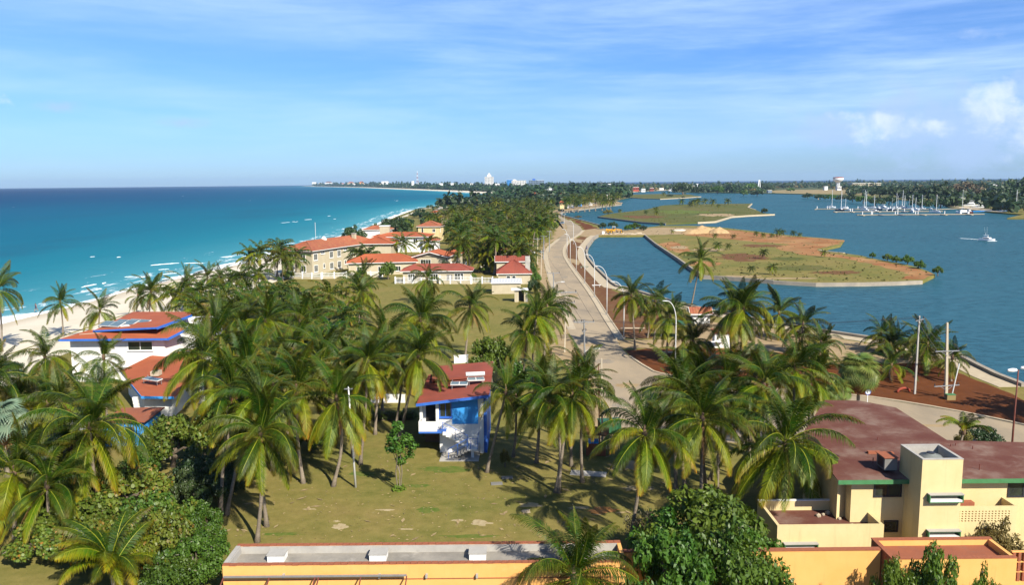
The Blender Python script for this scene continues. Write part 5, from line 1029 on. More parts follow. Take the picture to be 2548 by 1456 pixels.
def gable(parent, x0, x1, y0, y1, z, rise, mat, o=.5, fascia='trim', axis='y', wall=None):
    x0 -= o; x1 += o; y0 -= o; y1 += o
    if axis == 'y':
        xm = (x0 + x1) / 2; E = [((x0, y0, z), (x0, y1, z), (xm, y1, z + rise), (xm, y0, z + rise)), ((x1, y1, z), (x1, y0, z), (xm, y0, z + rise), (xm, y1, z + rise))]; tri = [[(x0 + o, yy, z - .02), (x1 - o, yy, z - .02), (xm, yy, z + rise - .12)] for yy in (y0 + o + .01, y1 - o - .01)]; ed = [((x0, yy, z), (xm, yy, z + rise), (x1, yy, z)) for yy in (y0, y1)]
    else:
        ym = (y0 + y1) / 2; E = [((x0, y0, z), (x1, y0, z), (x1, ym, z + rise), (x0, ym, z + rise)), ((x1, y1, z), (x0, y1, z), (x0, ym, z + rise), (x1, ym, z + rise))]; tri = [[(xx, y0 + o, z - .02), (xx, y1 - o, z - .02), (xx, ym, z + rise - .12)] for xx in (x0 + o + .01, x1 - o - .01)]; ed = [((xx, y0, z), (xx, ym, z + rise), (xx, y1, z)) for xx in (x0, x1)]
    for q in E: rolls(*q, 'roof_slope', mat, parent)
    [MB().poly(p).build('gable_wall', wall or MT['cream'], parent) for p in tri]
    f = MB()
    for a, b, c in ed: f.beam(Vector(a) - Vector((0, 0, .1)), Vector(b) - Vector((0, 0, .1)), .06, .2); f.beam(Vector(b) - Vector((0, 0, .1)), Vector(c) - Vector((0, 0, .1)), .06, .2)
    if axis == 'y': f.box(x0 - .02, x0 + .04, y0, y1, z - .2, z - .02); f.box(x1 - .04, x1 + .02, y0, y1, z - .2, z - .02)
    else: f.box(x0, x1, y0 - .02, y0 + .04, z - .2, z - .02); f.box(x0, x1, y1 - .04, y1 + .02, z - .2, z - .02)
    f.build('fascia', MT[fascia], parent)

# ===== orange building along the bottom: roof deck sunk behind a parapet, boxes on it, steel frame before it
ZR = 4.0
fl = G(553, 1407, ZR); fr_u = G(1540, 1402, ZR); yb = G(592, 1355, ZR).y; yf = fl.y; x0 = fl.x; x1 = G(1560, 1402, ZR).x
t = thing('orange_building', 'long low orange building with a parapeted grey roof along the lawn', 'building', (x0, yf, 0)); W_, D_ = x1 - x0, yb - yf
m = MB(); m.box(0, W_, 0, .22, 0, ZR - .06); m.box(0, W_, D_ - .22, D_, 0, ZR - .06); m.box(0, .22, .22, D_ - .22, 0, ZR - .06); m.box(W_ - .22, W_, .22, D_ - .22, 0, ZR - .06); m.build('wall', MT['orange'], t)
MB().box(.22, W_ - .22, .22, D_ - .22, ZR - .75, ZR - .5).build('roof', MT['deck'], t)
m = MB(); m.box(.225, W_ - .225, D_ - .30, D_ - .222, ZR - .5, ZR - .065); m.box(.222, .29, .225, D_ - .31, ZR - .5, ZR - .065); m.box(.3, W_ - .23, .222, .28, ZR - .5, ZR - .065); m.build('parapet_lining', MT['concrete'], t)
cp = MB().box(0, .36, 0, .26, 0, .065).mesh('coping_brick', MT['coping']); rc = random.Random(2)
nb = int(W_ / .40)
for yy in (-.03, D_ - .23):
    for i in range(nb):
        o = obj('coping_brick', cp, t, (i * W_ / nb + .01, yy + rc.uniform(-.012, .012), ZR - .058 + rc.uniform(0, .012))); o.scale = (W_ / nb / .38, 1, 1)
cpe = MB().box(0, .26, 0, D_ - .5, 0, .065); cpe.build('end_coping', MT['concrete'], t, False, (-.02, .24, ZR - .056))
for k, u in enumerate((2.6, 7.9, 13.3)):
    lbl = ['left', 'middle', 'right'][k]
    bx = MB().box(-.5, .5, -.42, .42, 0, .40); s_ = thing('roof_vent_box', 'whitewashed masonry box on the grey roof, %s of three' % lbl, 'roof vent', (G([700, 947, 1190][k], 1378, ZR - .5).x, yf + D_ * .62, ZR - .5), 0, 'masonry boxes on the orange building roof')
    bx.build('body', MT['white'], s_); MB().box(-.54, .54, -.46, .46, .403, .46).build('cap', MT['concrete'], s_)
MB().box(0, W_, -.04, -.002, ZR - .98, ZR - .94).build('wall_groove', MT['coping'], t)
for u in (707, 945, 1062, 1187):
    p = GD(u, 1432, yf); m = MB(); m.box(-.06, .06, -.22, .0, -.10, .10); m.build('drain_spout', MT['concrete'], t, False, (p.x - x0, -.003, p.z))
# steel pergola frame in front
pa = GD(556, 1437, yf - .35); pb = GD(1012, 1437, yf - .35)
t = thing('steel_canopy_frame', 'rusty bare steel canopy frame before the orange wall', 'canopy frame', (pa.x, yf - .35, 0)); LW = pb.x - pa.x
MB().beam((0, 0, pa.z), (LW, 0, pa.z), .10, .10).build('top_rail', MT['steel'], t)
MB().beam((0, -2.2, pa.z - .9), (LW, -2.2, pa.z - .9), .08, .08).build('front_rail', MT['rustpole'], t)
for k in (0, .25, .5, .52, .75, 1.0): MB().beam((LW * k, 0, pa.z - .06), (LW * k, -2.2, pa.z - .86), .06, .08).build('rafter', MT['rustpole'], t)
for k in (.0, .51, 1.0): MB().beam((LW * k, -2.2, 0), (LW * k, -2.2, pa.z - .95), .08, .08).build('post', MT['rustpole'], t)
# orange wall going right, terracotta decked wing
wa = G(1560, 1385, ZR); wb = G(2187, 1363, ZR)
t = thing('orange_garden_wall', 'plain orange wall with a red coping between the tree and the terracotta deck', 'wall', (x1 + .02, yf + 1.25, 0)); L_ = wb.x - x1
MB().box(0, L_, 0, .25, 0, ZR - .08).build('wall', MT['orange'], t); MB().box(0, L_, -.04, .29, ZR - .077, ZR).build('coping', MT['coping'], t)
bl = G(2216, 1387, ZR); br = G(2530, 1387, ZR)
t = thing('orange_wing', 'orange wing with a terracotta roof deck behind low parapets', 'building', (bl.x, yf, 0)); W2 = br.x - bl.x
m = MB(); m.box(0, W2, 0, .22, 0, ZR - .05); m.box(.225, W2, D_ - .22, D_, 0, ZR - .05); m.box(W2 - .22, W2, .225, D_ - .225, 0, ZR - .05); m.build('wall', MT['orange'], t)
MB().box(0, .22, .225, D_, 0, ZR - .05).build('shade_toned_side_wall', MT['rust'], t); MB().box(.225, W2 - .225, .225, D_ - .225, ZR - .7, ZR - .42).build('roof', MT['rust'], t)  # orange side wall coloured red-brown, its shade put into the colour
m = MB(); m.box(-.03, W2, -.03, .25, ZR - .047, ZR + .015); m.box(-.03, W2, D_ - .25, D_ + .03, ZR - .047, ZR + .014); m.box(-.03, .25, .26, D_ - .26, ZR - .047, ZR + .013); m.build('coping', MT['coping'], t)
sx = G(2535, 1400, 3.4)
t = thing('slatted_screen', 'orange slatted masonry screen at the bottom right corner', 'screen', (br.x + .15, yf + .6, 0))
for r_ in range(3):
    for c_ in range(9): MB().box(c_ * .32, c_ * .32 + .16, 0, .2, 2.2 + r_ * .62, 2.2 + r_ * .62 + .54).build('slat', MT['coping'], t)
    MB().box(-.05, 3.0, .03, .17, 2.2 + r_ * .62 + .545, 2.2 + r_ * .62 + .615).build('rail', MT['orange'], t)
MB().box(-.05, 3.0, .02, .18, 0, 2.19).build('base_wall', MT['orange'], t)

# ===== yellow house at the right
ZE = 6.0
RP = [tuple(G(u, v, ZE + .12)[:2]) for u, v in ((2085, 1192), (1996, 1085), (2053, 1004), (2140, 1006), (2229, 1022), (2357, 1104), (2640, 1109), (2640, 1189))]
yfr = RP[0][1]; RP[7] = (RP[7][0], yfr); ybr = RP[6][1]; xl = RP[0][0]; xr = RP[7][0]
t = thing('yellow_house', 'yellow two storey house with a weathered dark red roof and green eaves', 'house', (xl, yfr, 0))
def loc(p): return (p[0] - xl, p[1] - yfr)
wl = G(2120, 1240, 4.6).x - xl
m = MB(); m.box(wl, xr - xl - .4, .55, ybr - yfr - .3, 0, ZE - .25); m.build('wall', MT['yellow'], t)
wing = [loc(p) for p in RP[:6]]; cx = sum(p[0] for p in wing) / 6; cy = sum(p[1] for p in wing) / 6
MB().prism([(cx + (p[0] - cx) * .93, cy + (p[1] - cy) * .93 + .25) for p in wing], 0, ZE - .26).build('wing_wall', MT['yellow'], t)
roofp = [loc(p) for p in RP]
MB().prism(roofp, ZE - .02, ZE + .12, [ZE + .02, ZE + .3, ZE + .42, ZE + .42, ZE + .38, ZE + .36, ZE + .30, ZE + .02]).build('roof', MT['worn'], t)
m = MB(); m.prism([(p[0] * .9985 + .02, p[1] * .9985 + .02) for p in roofp], ZE - .24, ZE - .025); m.build('soffit', MT['yellow'], t)
MB().box(.02, roofp[7][0], -.06, .02, ZE - .28, ZE + .01).build('fascia', MT['green'], t)
p = G(2209, 1213, 5); window(t, (GD(2209, 1213, yfr + .55).x - xl, .55, GD(2209, 1213, yfr + .55).z), 'F', 1.7, 1.2, 'dark', 2, False)
q = GD(2216, 1310, yfr + .55); window(t, (q.x - xl, .55, q.z), 'F', .8, .65, 'dark', 1, False)
q = GD(2546, 1212, yfr + .55); window(t, (q.x - xl, .55, q.z), 'F', 1.9, 1.25, 'dark', 2, False)
for u, v in ((2172, 1150), (2183, 1098), (2437, 1166), (2365, 1115), (2377, 1113), (2420, 1120)):
    q = G(u, v, ZE + .2); MB().tube([(0, 0, 0), (0, 0, .45)], .035, 5).build('vent_pipe', MT['rustpole'], t, False, (q.x - xl, q.y - yfr, ZE + .05))
q = G(2186, 1128, ZE + .2); MB().box(-.8, .1, -.15, .15, 0, .25).box(.0, .95, -.4, -.12, 0, .25).build('roof_kerb', MT['coping'], t, False, (q.x - xl, q.y - yfr, ZE + .1))
# stair tower with open tank box
TZ = 7.95; ta = G(2296, 1145, TZ); tb = G(2399, 1145, TZ); tk = G(2241, 1108, TZ); TW = tb.x - ta.x; TD = tk.y - ta.y
t2 = thing('tank_tower', 'cream square tower with an open top holding a round water tank', 'tower', (ta.x, ta.y, 0))
m = MB(); m.box(0, TW, 0, .16, 0, TZ); m.box(0, TW, TD - .16, TD, 0, TZ); m.box(0, .16, .162, TD - .162, 0, TZ); m.box(TW - .16, TW, .162, TD - .162, 0, TZ); m.build('wall', MT['yellow'], t2)
m = MB(); m.box(-.02, TW + .02, -.02, .18, TZ + .002, TZ + .05); m.box(-.02, TW + .02, TD - .18, TD + .02, TZ + .002, TZ + .05); m.box(-.02, .18, .19, TD - .19, TZ + .002, TZ + .049); m.box(TW - .18, TW + .02, .19, TD - .19, TZ + .002, TZ + .049); m.build('coping', MT['concrete'], t2)
MB().box(.162, TW - .162, .162, TD - .162, TZ - 1.15, TZ - 1.05).build('floor_slab', MT['concrete'], t2); MB().box(.163, TW - .163, TD - .19, TD - .163, TZ - 1.04, TZ - .01).box(.163, .19, .17, TD - .2, TZ - 1.04, TZ - .01).box(TW - .19, TW - .163, .17, TD - .2, TZ - 1.04, TZ - .01).build('lining', MT['concrete'], t2)
def hood(parent, c, w_, h_):
    m = MB(); m.box(-w_ / 2, w_ / 2, -.34, 0, h_ / 2, h_ / 2 + .05); m.box(-w_ / 2, w_ / 2, -.34, 0, -h_ / 2 - .05, -h_ / 2); m.box(-w_ / 2, -w_ / 2 + .06, -.34, 0, -h_ / 2, h_ / 2); m.box(w_ / 2 - .06, w_ / 2, -.34, 0, -h_ / 2, h_ / 2)
    f = m.build('window_hood', MT['green'], parent, False, c); MB().box(-w_ / 2 + .09, w_ / 2 - .09, -.04, -.003, -h_ / 2, h_ / 2).build('pane', MT['glass'], f); MB().box(-w_ / 2 - .02, w_ / 2 + .02, -.38, .0, h_ / 2 + .053, h_ / 2 + .1).build('hood_slab', MT['concrete'], f); MB().box(-w_ / 2 + .07, w_ / 2 - .07, -.32, -.05, -h_ / 2 + .002, -h_ / 2 + .14).build('sill', MT['white'], f)
q = GD(2349, 1238, ta.y); hood(t2, (q.x - ta.x, -.003, q.z), 2.2, .42); q = GD(2344, 1328, ta.y); hood(t2, (q.x - ta.x, -.003, q.z), 2.1, .42)
tt = thing('water_tank', 'round grey water tank inside the open tower top', 'water tank', (ta.x + TW * .44, ta.y + TD * .42, TZ - 1.05))
MB().lathe([(.7, 0), (.78, .1), (.78, .75), (.66, .92), (.3, 1.0), (.28, 1.07), (.01, 1.08)], 20).build('body', MT['tankgrey'], tt, True); MB().lathe([(.25, 1.081), (.25, 1.13), (.01, 1.14)], 14).build('lid', MT['dark'], tt)
q = G(2232, 1130, ZE + .5); ta2 = thing('air_conditioner', 'rusty topped air conditioner on the weathered roof beside the tower', 'air conditioner', (ta.x - .85, yfr + 1.6, ZE + .2))
MB().box(-.35, .5, -.6, .6, .1, .95).build('body', MT['grey'], ta2); MB().box(-.42, .55, -.68, .68, .953, 1.0).build('cover', MT['coping'], ta2); MB().box(-.37, -.352, -.4, .4, .2, .85).build('grille', MT['dark'], ta2); MB().box(-.3, .45, -.5, .5, 0, .098).build('feet', MT['dark'], ta2)
# pierced balcony: real openings between bars
ba = GD(2388, 1262, ta.y + .6); bb = GD(2531, 1262, ta.y + .6); bz = ba.z; B0 = bz - 1.35; BW = bb.x - ba.x
tb_ = thing('pierced_balcony', 'yellow balcony with a parapet pierced by rows of small square holes', 'balcony', (ta.x + TW + .01, ta.y + .6, 0)); BW = bb.x - ta.x - TW; BD = yfr + .55 - ta.y - .6
m = MB(); nh = 16; hx0 = .25; step = (BW - .6) / nh; hs = step * .5; z0h = bz - 1.12; 
m.box(0, BW, 0, .12, bz - .30, bz); m.box(0, BW, 0, .12, 0, z0h)
m.box(0, hx0, 0, .12, z0h, bz - .30); m.box(hx0 + nh * step, BW, 0, .12, z0h, bz - .30); rowz = (bz - .30 - z0h) / 5
for i in range(nh): m.box(hx0 + i * step + hs, hx0 + (i + 1) * step, 0, .12, z0h, bz - .30)
for j in range(5):
    for i in range(nh): m.box(hx0 + i * step, hx0 + i * step + hs, 0, .12, z0h + j * rowz, z0h + j * rowz + rowz * .45)
m.build('parapet', MT['yellow'], tb_)
MB().box(BW - .12, BW, .125, BD, 0, bz).build('side_parapet', MT['yellow'], tb_); MB().box(.0, BW - .125, .125, BD, bz - 1.3, bz - 1.15).build('floor_slab', MT['rust'], tb_)
MB().box(.2, 1.9, BD - .5, BD - .05, bz - 1.14, bz - .15).build('bench', MT['coping'], tb_)
# lower terrace block with parapet
PZ = 3.5; pa_ = G(1935, 1310, PZ); pb_ = G(2200, 1307, PZ); PW = pb_.x - pa_.x; PD = 4.3
tp = thing('terrace_block', 'low yellow block with a red roof terrace inside white parapets, left of the tower', 'building', (pa_.x, pb_.y, 0))
m = MB(); m.box(0, PW, 0, .2, 0, PZ); m.box(0, PW, PD - .2, PD, 0, PZ - .003); m.box(0, .2, .203, PD - .203, 0, PZ - .001); m.box(PW - .2, PW, .203, PD - .203, 0, PZ - .002); m.build('wall', MT['yellow'], tp)
MB().box(.203, PW - .203, .203, PD - .203, PZ - .9, PZ - .7).build('roof', MT['worn'], tp); MB().box(0, PW, PD - .22, PD + .02, PZ, PZ + .05).build('coping', MT['white'], tp)
q = GD(1990, 1359, pb_.y); hood(tp, (q.x - pa_.x, -.003, q.z), 2.2, .35)
for k in range(7):
    q = MB(); r_ = random.Random(k); bm = bmesh.new(); bmesh.ops.create_icosphere(bm, subdivisions=1, radius=.12 + .1 * r_.random()); me = bpy.data.meshes.new('rubble_stone'); bm.to_mesh(me); bm.free(); me.materials.append(MT['rubble']); o = obj('rubble_stone', me, None, (pa_.x + PW * (.55 + .06 * k), pb_.y + r_.uniform(1.2, 3.6), PZ - .66)); tag(o, ['tiny', 'small', 'round', 'middle', 'flat', 'large', 'last'][k] + ' chunk of pale rubble, %s from the palm side on the red terrace' % ['first', 'second', 'third', 'fourth', 'fifth', 'sixth', 'seventh'][k], 'rubble', 'rubble on the red terrace')

# ===== blue and white house
wr = G(1205, 1127); wlq = G(1091, 1119); 
rz = R(-1); t = thing('blue_house', 'small blue and white two storey house with an outside stair and red roof', 'house', G(1205, 1126), rz); HW = 6.2; HD = 8.4; s_ = lambda x: 5.15 + (x + HW) / HW * .75
# local: x from -HW (left) to 0 (right), y 0 front
m = MB(); m.prism([(-HW + 1.9, 0), (0, 0), (0, HD), (-HW + 1.9, HD)], 0, [], [s_(-HW + 1.9) - .2, s_(0) - .2, s_(0) + .1, s_(-HW + 1.9) + .1]); m.build('wall', MT['white'], t)
MB().prism([(-HW, .9), (-HW + 1.897, .9), (-HW + 1.897, HD), (-HW, HD)], 2.3, [], [s_(-HW) - .2, s_(-HW + 1.9) - .2, s_(-HW + 1.9) + .1, s_(-HW) + .1]).build('balcony_room', MT['white'], t)
MB().box(-HW + .05, -HW + 1.89, 3.2, HD - .1, 0, 2.29).build('carport_wall', MT['wood'], t)
MB().box(-HW, -HW + 2.6, -.9, .89, 2.2, 2.38).build('balcony_slab', MT['dblue'], t)
m = MB(); m.box(-HW, -HW + 1.75, -.9, -.78, 2.383, 3.35); m.box(-HW, -HW + .12, -.775, .89, 2.383, 3.35); m.build('balcony_parapet', MT['white'], t)
MB().box(-HW + .5, -HW + 1.6, .86, .895, 2.40, 4.75).build('doorway', MT['shade'], t)  # near-black panel, its colour stands in for the shade inside the opening
MB().box(-HW + .02, -HW + .3, -.1, .2, 3.36, 5.0).build('pillar', MT['white'], t); MB().box(-HW + 1.6, -HW + 1.88, -.3, -.02, 2.39, 5.1).build('pillar', MT['white'], t)
MB().box(-HW + 3.15, -.55, -.04, -.004, 2.85, 5.45).build('blue_panel', MT['blue'], t)
MB().box(-.36, -.02, -.28, -.004, 0, 5.5).build('corner_fin', MT['white'], t); MB().box(.003, .3, -.1, 8.0, 0, 5.6).build('side_band', MT['dblue'], t)
window(t, (-HW + 2.52, 0, 4.35), 'F', 1.05, 1.45, 'dblue', 2, True)
ov = .7; RX0, RX1, RY0, RY1 = -HW - .15, .6, -1.0, HD + .5
z4 = [s_(RX0) - .0, s_(RX1) - .0, s_(RX1) + .45, s_(RX0) + .45]
MB().prism([(RX0, RY0), (RX1, RY0), (RX1, RY1), (RX0, RY1)], [z - .16 for z in z4], 0, z4).build('roof', MT['pinkroof'], t)
f = MB(); f.add([(RX0 - .03, RY0 - .05, z4[0] - .24), (RX1 + .03, RY0 - .05, z4[1] - .24), (RX1 + .03, RY0 - .05, z4[1] + .03), (RX0 - .03, RY0 - .05, z4[0] + .03), (RX0 - .03, RY0 - .004, z4[0] - .24), (RX1 + .03, RY0 - .004, z4[1] - .24), (RX1 + .03, RY0 - .004, z4[1] + .03), (RX0 - .03, RY0 - .004, z4[0] + .03)], [(0, 1, 2, 3), (7, 6, 5, 4), (0, 4, 5, 1), (3, 2, 6, 7), (0, 3, 7, 4), (1, 5, 6, 2)]); f.build('fascia', MT['dblue'], t)
# upper roof step
MB().prism([(-HW + .6, 5.2), (RX1, 5.2), (RX1, RY1 + .3), (-HW + .6, RY1 + .3)], [5.75, 6.25, 6.35, 5.85], 0, [5.95, 6.45, 6.95, 6.45]).build('upper_roof', MT['pinkroof'], t)
# stairs: upper flight down to a landing, lower flight back
ts = thing('outside_stair', 'white concrete stair with blue handrails folded against the blue house', 'stair', G(1205, 1126), rz)
SX = -HW + 2.3
for k in range(8): MB().box(SX + k * .30, SX + k * .30 + .30, -1.0, -.05, 2.2 - k * .17 - .17, 2.36 - k * .17).build('step', MT['white'], ts)
LX = SX + 8 * .30; LZ2 = 2.36 - 8 * .17
MB().box(LX, LX + 1.0, -2.0, -.05, LZ2 - .16, LZ2).build('landing', MT['white'], ts)
for k in range(6): MB().box(LX - (k + 1) * .30, LX - k * .30 - .002, -2.0, -1.05, max(0, LZ2 - (k + 1) * .165 - .16), LZ2 - (k + 1) * .165).build('step', MT['concrete'], ts)
MB().box(LX + .35, LX + .6, -1.7, -1.45, 0, LZ2 - .163).build('pillar', MT['white'], ts)
rl = MB(); rl.tube([(SX, -1.0, 3.35), (LX, -1.0, LZ2 + 1.0)], .03, 5); rl.tube([(SX, -1.0, 2.9), (LX, -1.0, LZ2 + .5)], .02, 5); rl.tube([(LX, -1.0, LZ2), (LX, -1.0, LZ2 + 1.0)], .03, 5); rl.tube([(SX, -1.0, 2.36), (SX, -1.0, 3.35)], .03, 5); rl.tube([((SX + LX) / 2, -1.0, (2.36 + LZ2) / 2), ((SX + LX) / 2, -1.0, (3.35 + LZ2 + 1) / 2)], .03, 5); rl.build('handrail', MT['dblue'], ts)
rl = MB(); EX = LX - 6 * .3
rl.tube([(EX, -2.0, 0), (EX, -2.0, 1.0), (LX, -2.0, LZ2 + 1.0), (LX + 1.0, -2.0, LZ2 + 1.0), (LX + 1.0, -.1, LZ2 + 1.0)], .03, 5); rl.tube([(EX, -2.0, .5), (LX, -2.0, LZ2 + .5), (LX + 1.0, -2.0, LZ2 + .5)], .02, 5)
for xx, zz in ((LX, LZ2), (LX + .33, LZ2), (LX + 1.0, LZ2), ((EX + LX) / 2, LZ2 / 2)): rl.tube([(xx, -2.0, zz), (xx, -2.0, zz + 1.0)], .03, 5)
rl.build('handrail', MT['dblue'], ts)
MB().box(SX - .2, LX + 1.1, -2.6, .2, .0, .05).build('plinth', MT['concrete'], ts)
def solar(label, p, rz_, w_=2.0, l_=1.3, tilt=25, tank=True, group='solar water heaters on the roofs', z=0):
    s = thing('solar_heater', label, 'solar panel', p, rz_, group); Mx = Matrix.Rotation(R(tilt), 4, 'X')
    MB().box(-w_ / 2, w_ / 2, -l_ / 2, l_ / 2, -.05, .05).xf(Matrix.Translation((0, 0, .55)) @ Mx).build('frame', MT['lamp'], s)
    for k in range(2): MB().box(-w_ / 2 + .06 + k * w_ / 2, k * w_ / 2 - .04, -l_ / 2 + .07, l_ / 2 - .07, .052, .07).xf(Matrix.Translation((0, 0, .55)) @ Mx).build('collector', MT['solar'], s)
    if tank: MB().tube([(-w_ / 2 - .1, l_ / 2 + .1, .95), (w_ / 2 + .1, l_ / 2 + .1, .95)], .22, 10).build('tank', MT['lamp'], s, False)
    m = MB()
    for sx_ in (-1, 1): m.beam((sx_ * (w_ / 2 - .15), -l_ / 2 + .1, 0), (sx_ * (w_ / 2 - .15), -l_ / 2 + .1, .35), .05, .05); m.beam((sx_ * (w_ / 2 - .15), l_ / 2 - .1, 0), (sx_ * (w_ / 2 - .15), l_ / 2 - .1, .85), .05, .05)
    m.build('stand', MT['steel'], s)
solar('long solar heater lying across the red roof of the blue house, left one', G(1143, 962, 5.9) - Vector((0, 0, .25)), rz, 1.7, .8, 8, False)
solar('second solar heater on the blue house roof, nearer the palm', G(1184, 951, 6.2) - Vector((0, 0, .25)), rz + .15, 1.7, .8, 8, True)
# white wall, dumpster bay
a = G(923, 1003); b = G(1008, 1003); tw = thing('garden_wall', 'low white garden wall in sun left of the blue and white house', 'wall', a, math.atan2(b.y - a.y, b.x - a.x)); Lw = (b - a).length
MB().box(0, Lw, 0, .18, 0, .95).build('wall', MT['white'], tw); MB().box(-.03, Lw + .03, -.03, .21, .953, 1.0).build('coping', MT['trim'], tw)
for k in range(3): pass
a = G(1130, 905); b = G(1165, 903); tw = thing('garden_wall', 'white wall piece behind the glossy tree at the field edge', 'wall', a, math.atan2(b.y - a.y, b.x - a.x)); MB().box(0, (b - a).length, 0, .2, 0, 1.1).build('wall', MT['white'], tw); MB().box(-.05, (b - a).length + .05, -.04, .24, 1.103, 1.17).build('coping', MT['trim'], tw)

# ===== white house with red roofs by the beach
UZ = 6.0; A_ = G(144, 845, UZ); B_ = G(411, 845, UZ); t = thing('beach_house', 'white two storey beach house with bright red roofs and cobalt blue eaves', 'house', (A_.x, A_.y, 0))
def lp(u, v, z): g_ = G(u, v, z); return (g_.x - A_.x, g_.y - A_.y)
W3 = B_.x - A_.x
fr = [(0, 0), (W3, 0), lp(470, 815, 6.9), lp(300, 817, 6.9), lp(222, 822, 6.6)]
MB().prism(fr, [5.82, 5.82, 6.7, 6.7, 6.45], 0, [6.0, 6.0, 6.9, 6.9, 6.62]).build('front_roof', MT['redroof'], t)
bk = [lp(232, 823, 6.7), lp(390, 815, 7.4), lp(477, 783, 7.9), lp(470, 776, 7.6), lp(331, 776, 7.4)]
MB().prism(bk, [6.5, 7.2, 7.7, 7.4, 7.2], 0, [6.7, 7.4, 7.9, 7.6, 7.4]).build('rear_roof', MT['redroof'], t)
def strip(a, za, b, zb, h, nm, mat, par):
    a = Vector((a[0], a[1], za)); b = Vector((b[0], b[1], zb)); d_ = (b - a).normalized(); n_ = Vector((d_.y, -d_.x, 0)).normalized() * .06
    lo = Vector((0, 0, -h)); hi = Vector((0, 0, .03)); vs = [a + lo, b + lo, b + hi, a + hi]; vs2 = [x + n_ for x in vs]
    return MB().add(vs + vs2, [(0, 3, 2, 1), (4, 5, 6, 7), (0, 1, 5, 4), (3, 7, 6, 2), (0, 4, 7, 3), (1, 2, 6, 5)]).build(nm, MT[mat], par)
strip(fr[0], 6.0, fr[1], 6.0, .26, 'fascia', 'dblue', t); strip(fr[1], 6.0, fr[2], 6.9, .30, 'fascia', 'dblue', t); strip(bk[1], 7.4, bk[2], 7.9, .3, 'fascia', 'dblue', t); strip(bk[0], 6.7, bk[1], 7.4, .2, 'fascia', 'dblue', t)
MB().prism([(1.0, 1.0), (W3 - .9, 1.0), (W3 + 2.2, 14.0), (2.5, 14.0)], 0, [], [5.9, 5.9, 6.6, 6.6]).build('wall', MT['white'], t)
MB().prism([lp(300, 818, 6.8), lp(400, 818, 6.8), lp(462, 790, 6.8), lp(350, 785, 6.8)], 6.0, 7.15).build('clerestory_wall', MT['white'], t)
cx_, cy_ = lp(349, 861, 5.0); q = GD(349, 861, A_.y + 1.0); window(t, (q.x - A_.x, 1.0, q.z), 'F', 3.2, 1.1, 'trim', 2, True)
q = GD(275, 850, A_.y + 1.0); window(t, (q.x - A_.x, 1.0, q.z + .1), 'F', 1.0, .6, 'trim', 1, False)
window(t, (W3 - .55, 3.6, 4.7), 'R', .9, 1.3, 'dblue', 1, True); window(t, (W3 + .35, 7.5, 4.7), 'R', .9, 1.3, 'dblue', 1, True)
for u, v, zz in ((409, 806, 6.95), (438, 797, 7.2)): q = G(u, v, 6.9); 
MB().box(W3 + 1.0, W3 + 1.5, 3.0, 3.5, 0, 3.6).build('pillar', MT['white'], t)
MB().beam((2, 1.6, 6.35), (W3 - 1, 4.5, 6.75), .1, .06).build('roof_pipe', MT['pole'], t)
for k, (u, v, nm) in enumerate(((279, 810, 'left'), (313, 806, 'middle'), (343, 805, 'right'))):
    q = G(u, v, 7.1); solar('%s one of three tilted solar panels on the beach house roof' % nm, Vector((q.x, q.y, 6.75)), R(-18), 3.4, 1.5, 16, False)
# lower red roofed wing
LR = [(352, 987), (433, 988), (520, 905), (488, 868), (374, 886), (300, 923)]
zz = [2.75, 2.75, 3.1, 3.5, 3.5, 3.0]; O_ = G(352, 987, 2.75); t = thing('red_roof_annexe', 'white single storey annexe under a wide flat red roof with sky blue edge', 'house', (O_.x, O_.y, 0))
pl = [(G(u, v, z).x - O_.x, G(u, v, z).y - O_.y) for (u, v), z in zip(LR, zz)]
MB().prism(pl, [z - .15 for z in zz], 0, zz).build('roof', MT['redroof'], t); strip(pl[0], 2.75, pl[1], 2.75, .24, 'fascia', 'blue', t); strip(pl[5], 3.0, pl[0], 2.75, .24, 'fascia', 'blue', t)
cx = sum(p[0] for p in pl) / 6; cy = sum(p[1] for p in pl) / 6; MB().prism([(cx + (p[0] - cx) * .86, cy + (p[1] - cy) * .9) for p in pl], 0, 2.62).build('wall', MT['white'], t)
door(t, (2.4, 1.22, 0), 'F', .9, 2.2, 'dark'); 
for k in range(6): a0 = math.pi * k / 6; MB().box(-.9 - .25 + k * .05, -.62 + k * .05, .2, .5, 2.2 - k * .38, 2.58 - k * .38).build('arch_block', MT['white'], t)
tt = thing('roof_hatch', 'small cream box with a dark cap on the lower red roof', 'roof hatch', G(389, 934, 3.1)); MB().box(-.5, .5, -.5, .5, 0, .55).build('body', MT['pole'], tt); MB().box(-.3, .3, -.3, .3, .553, .6).build('cap', MT['grey'], tt)
solar('dark single collector lying on the lower red roof', G(380, 955, 3.0), R(-28), 2.6, .8, 8, False)
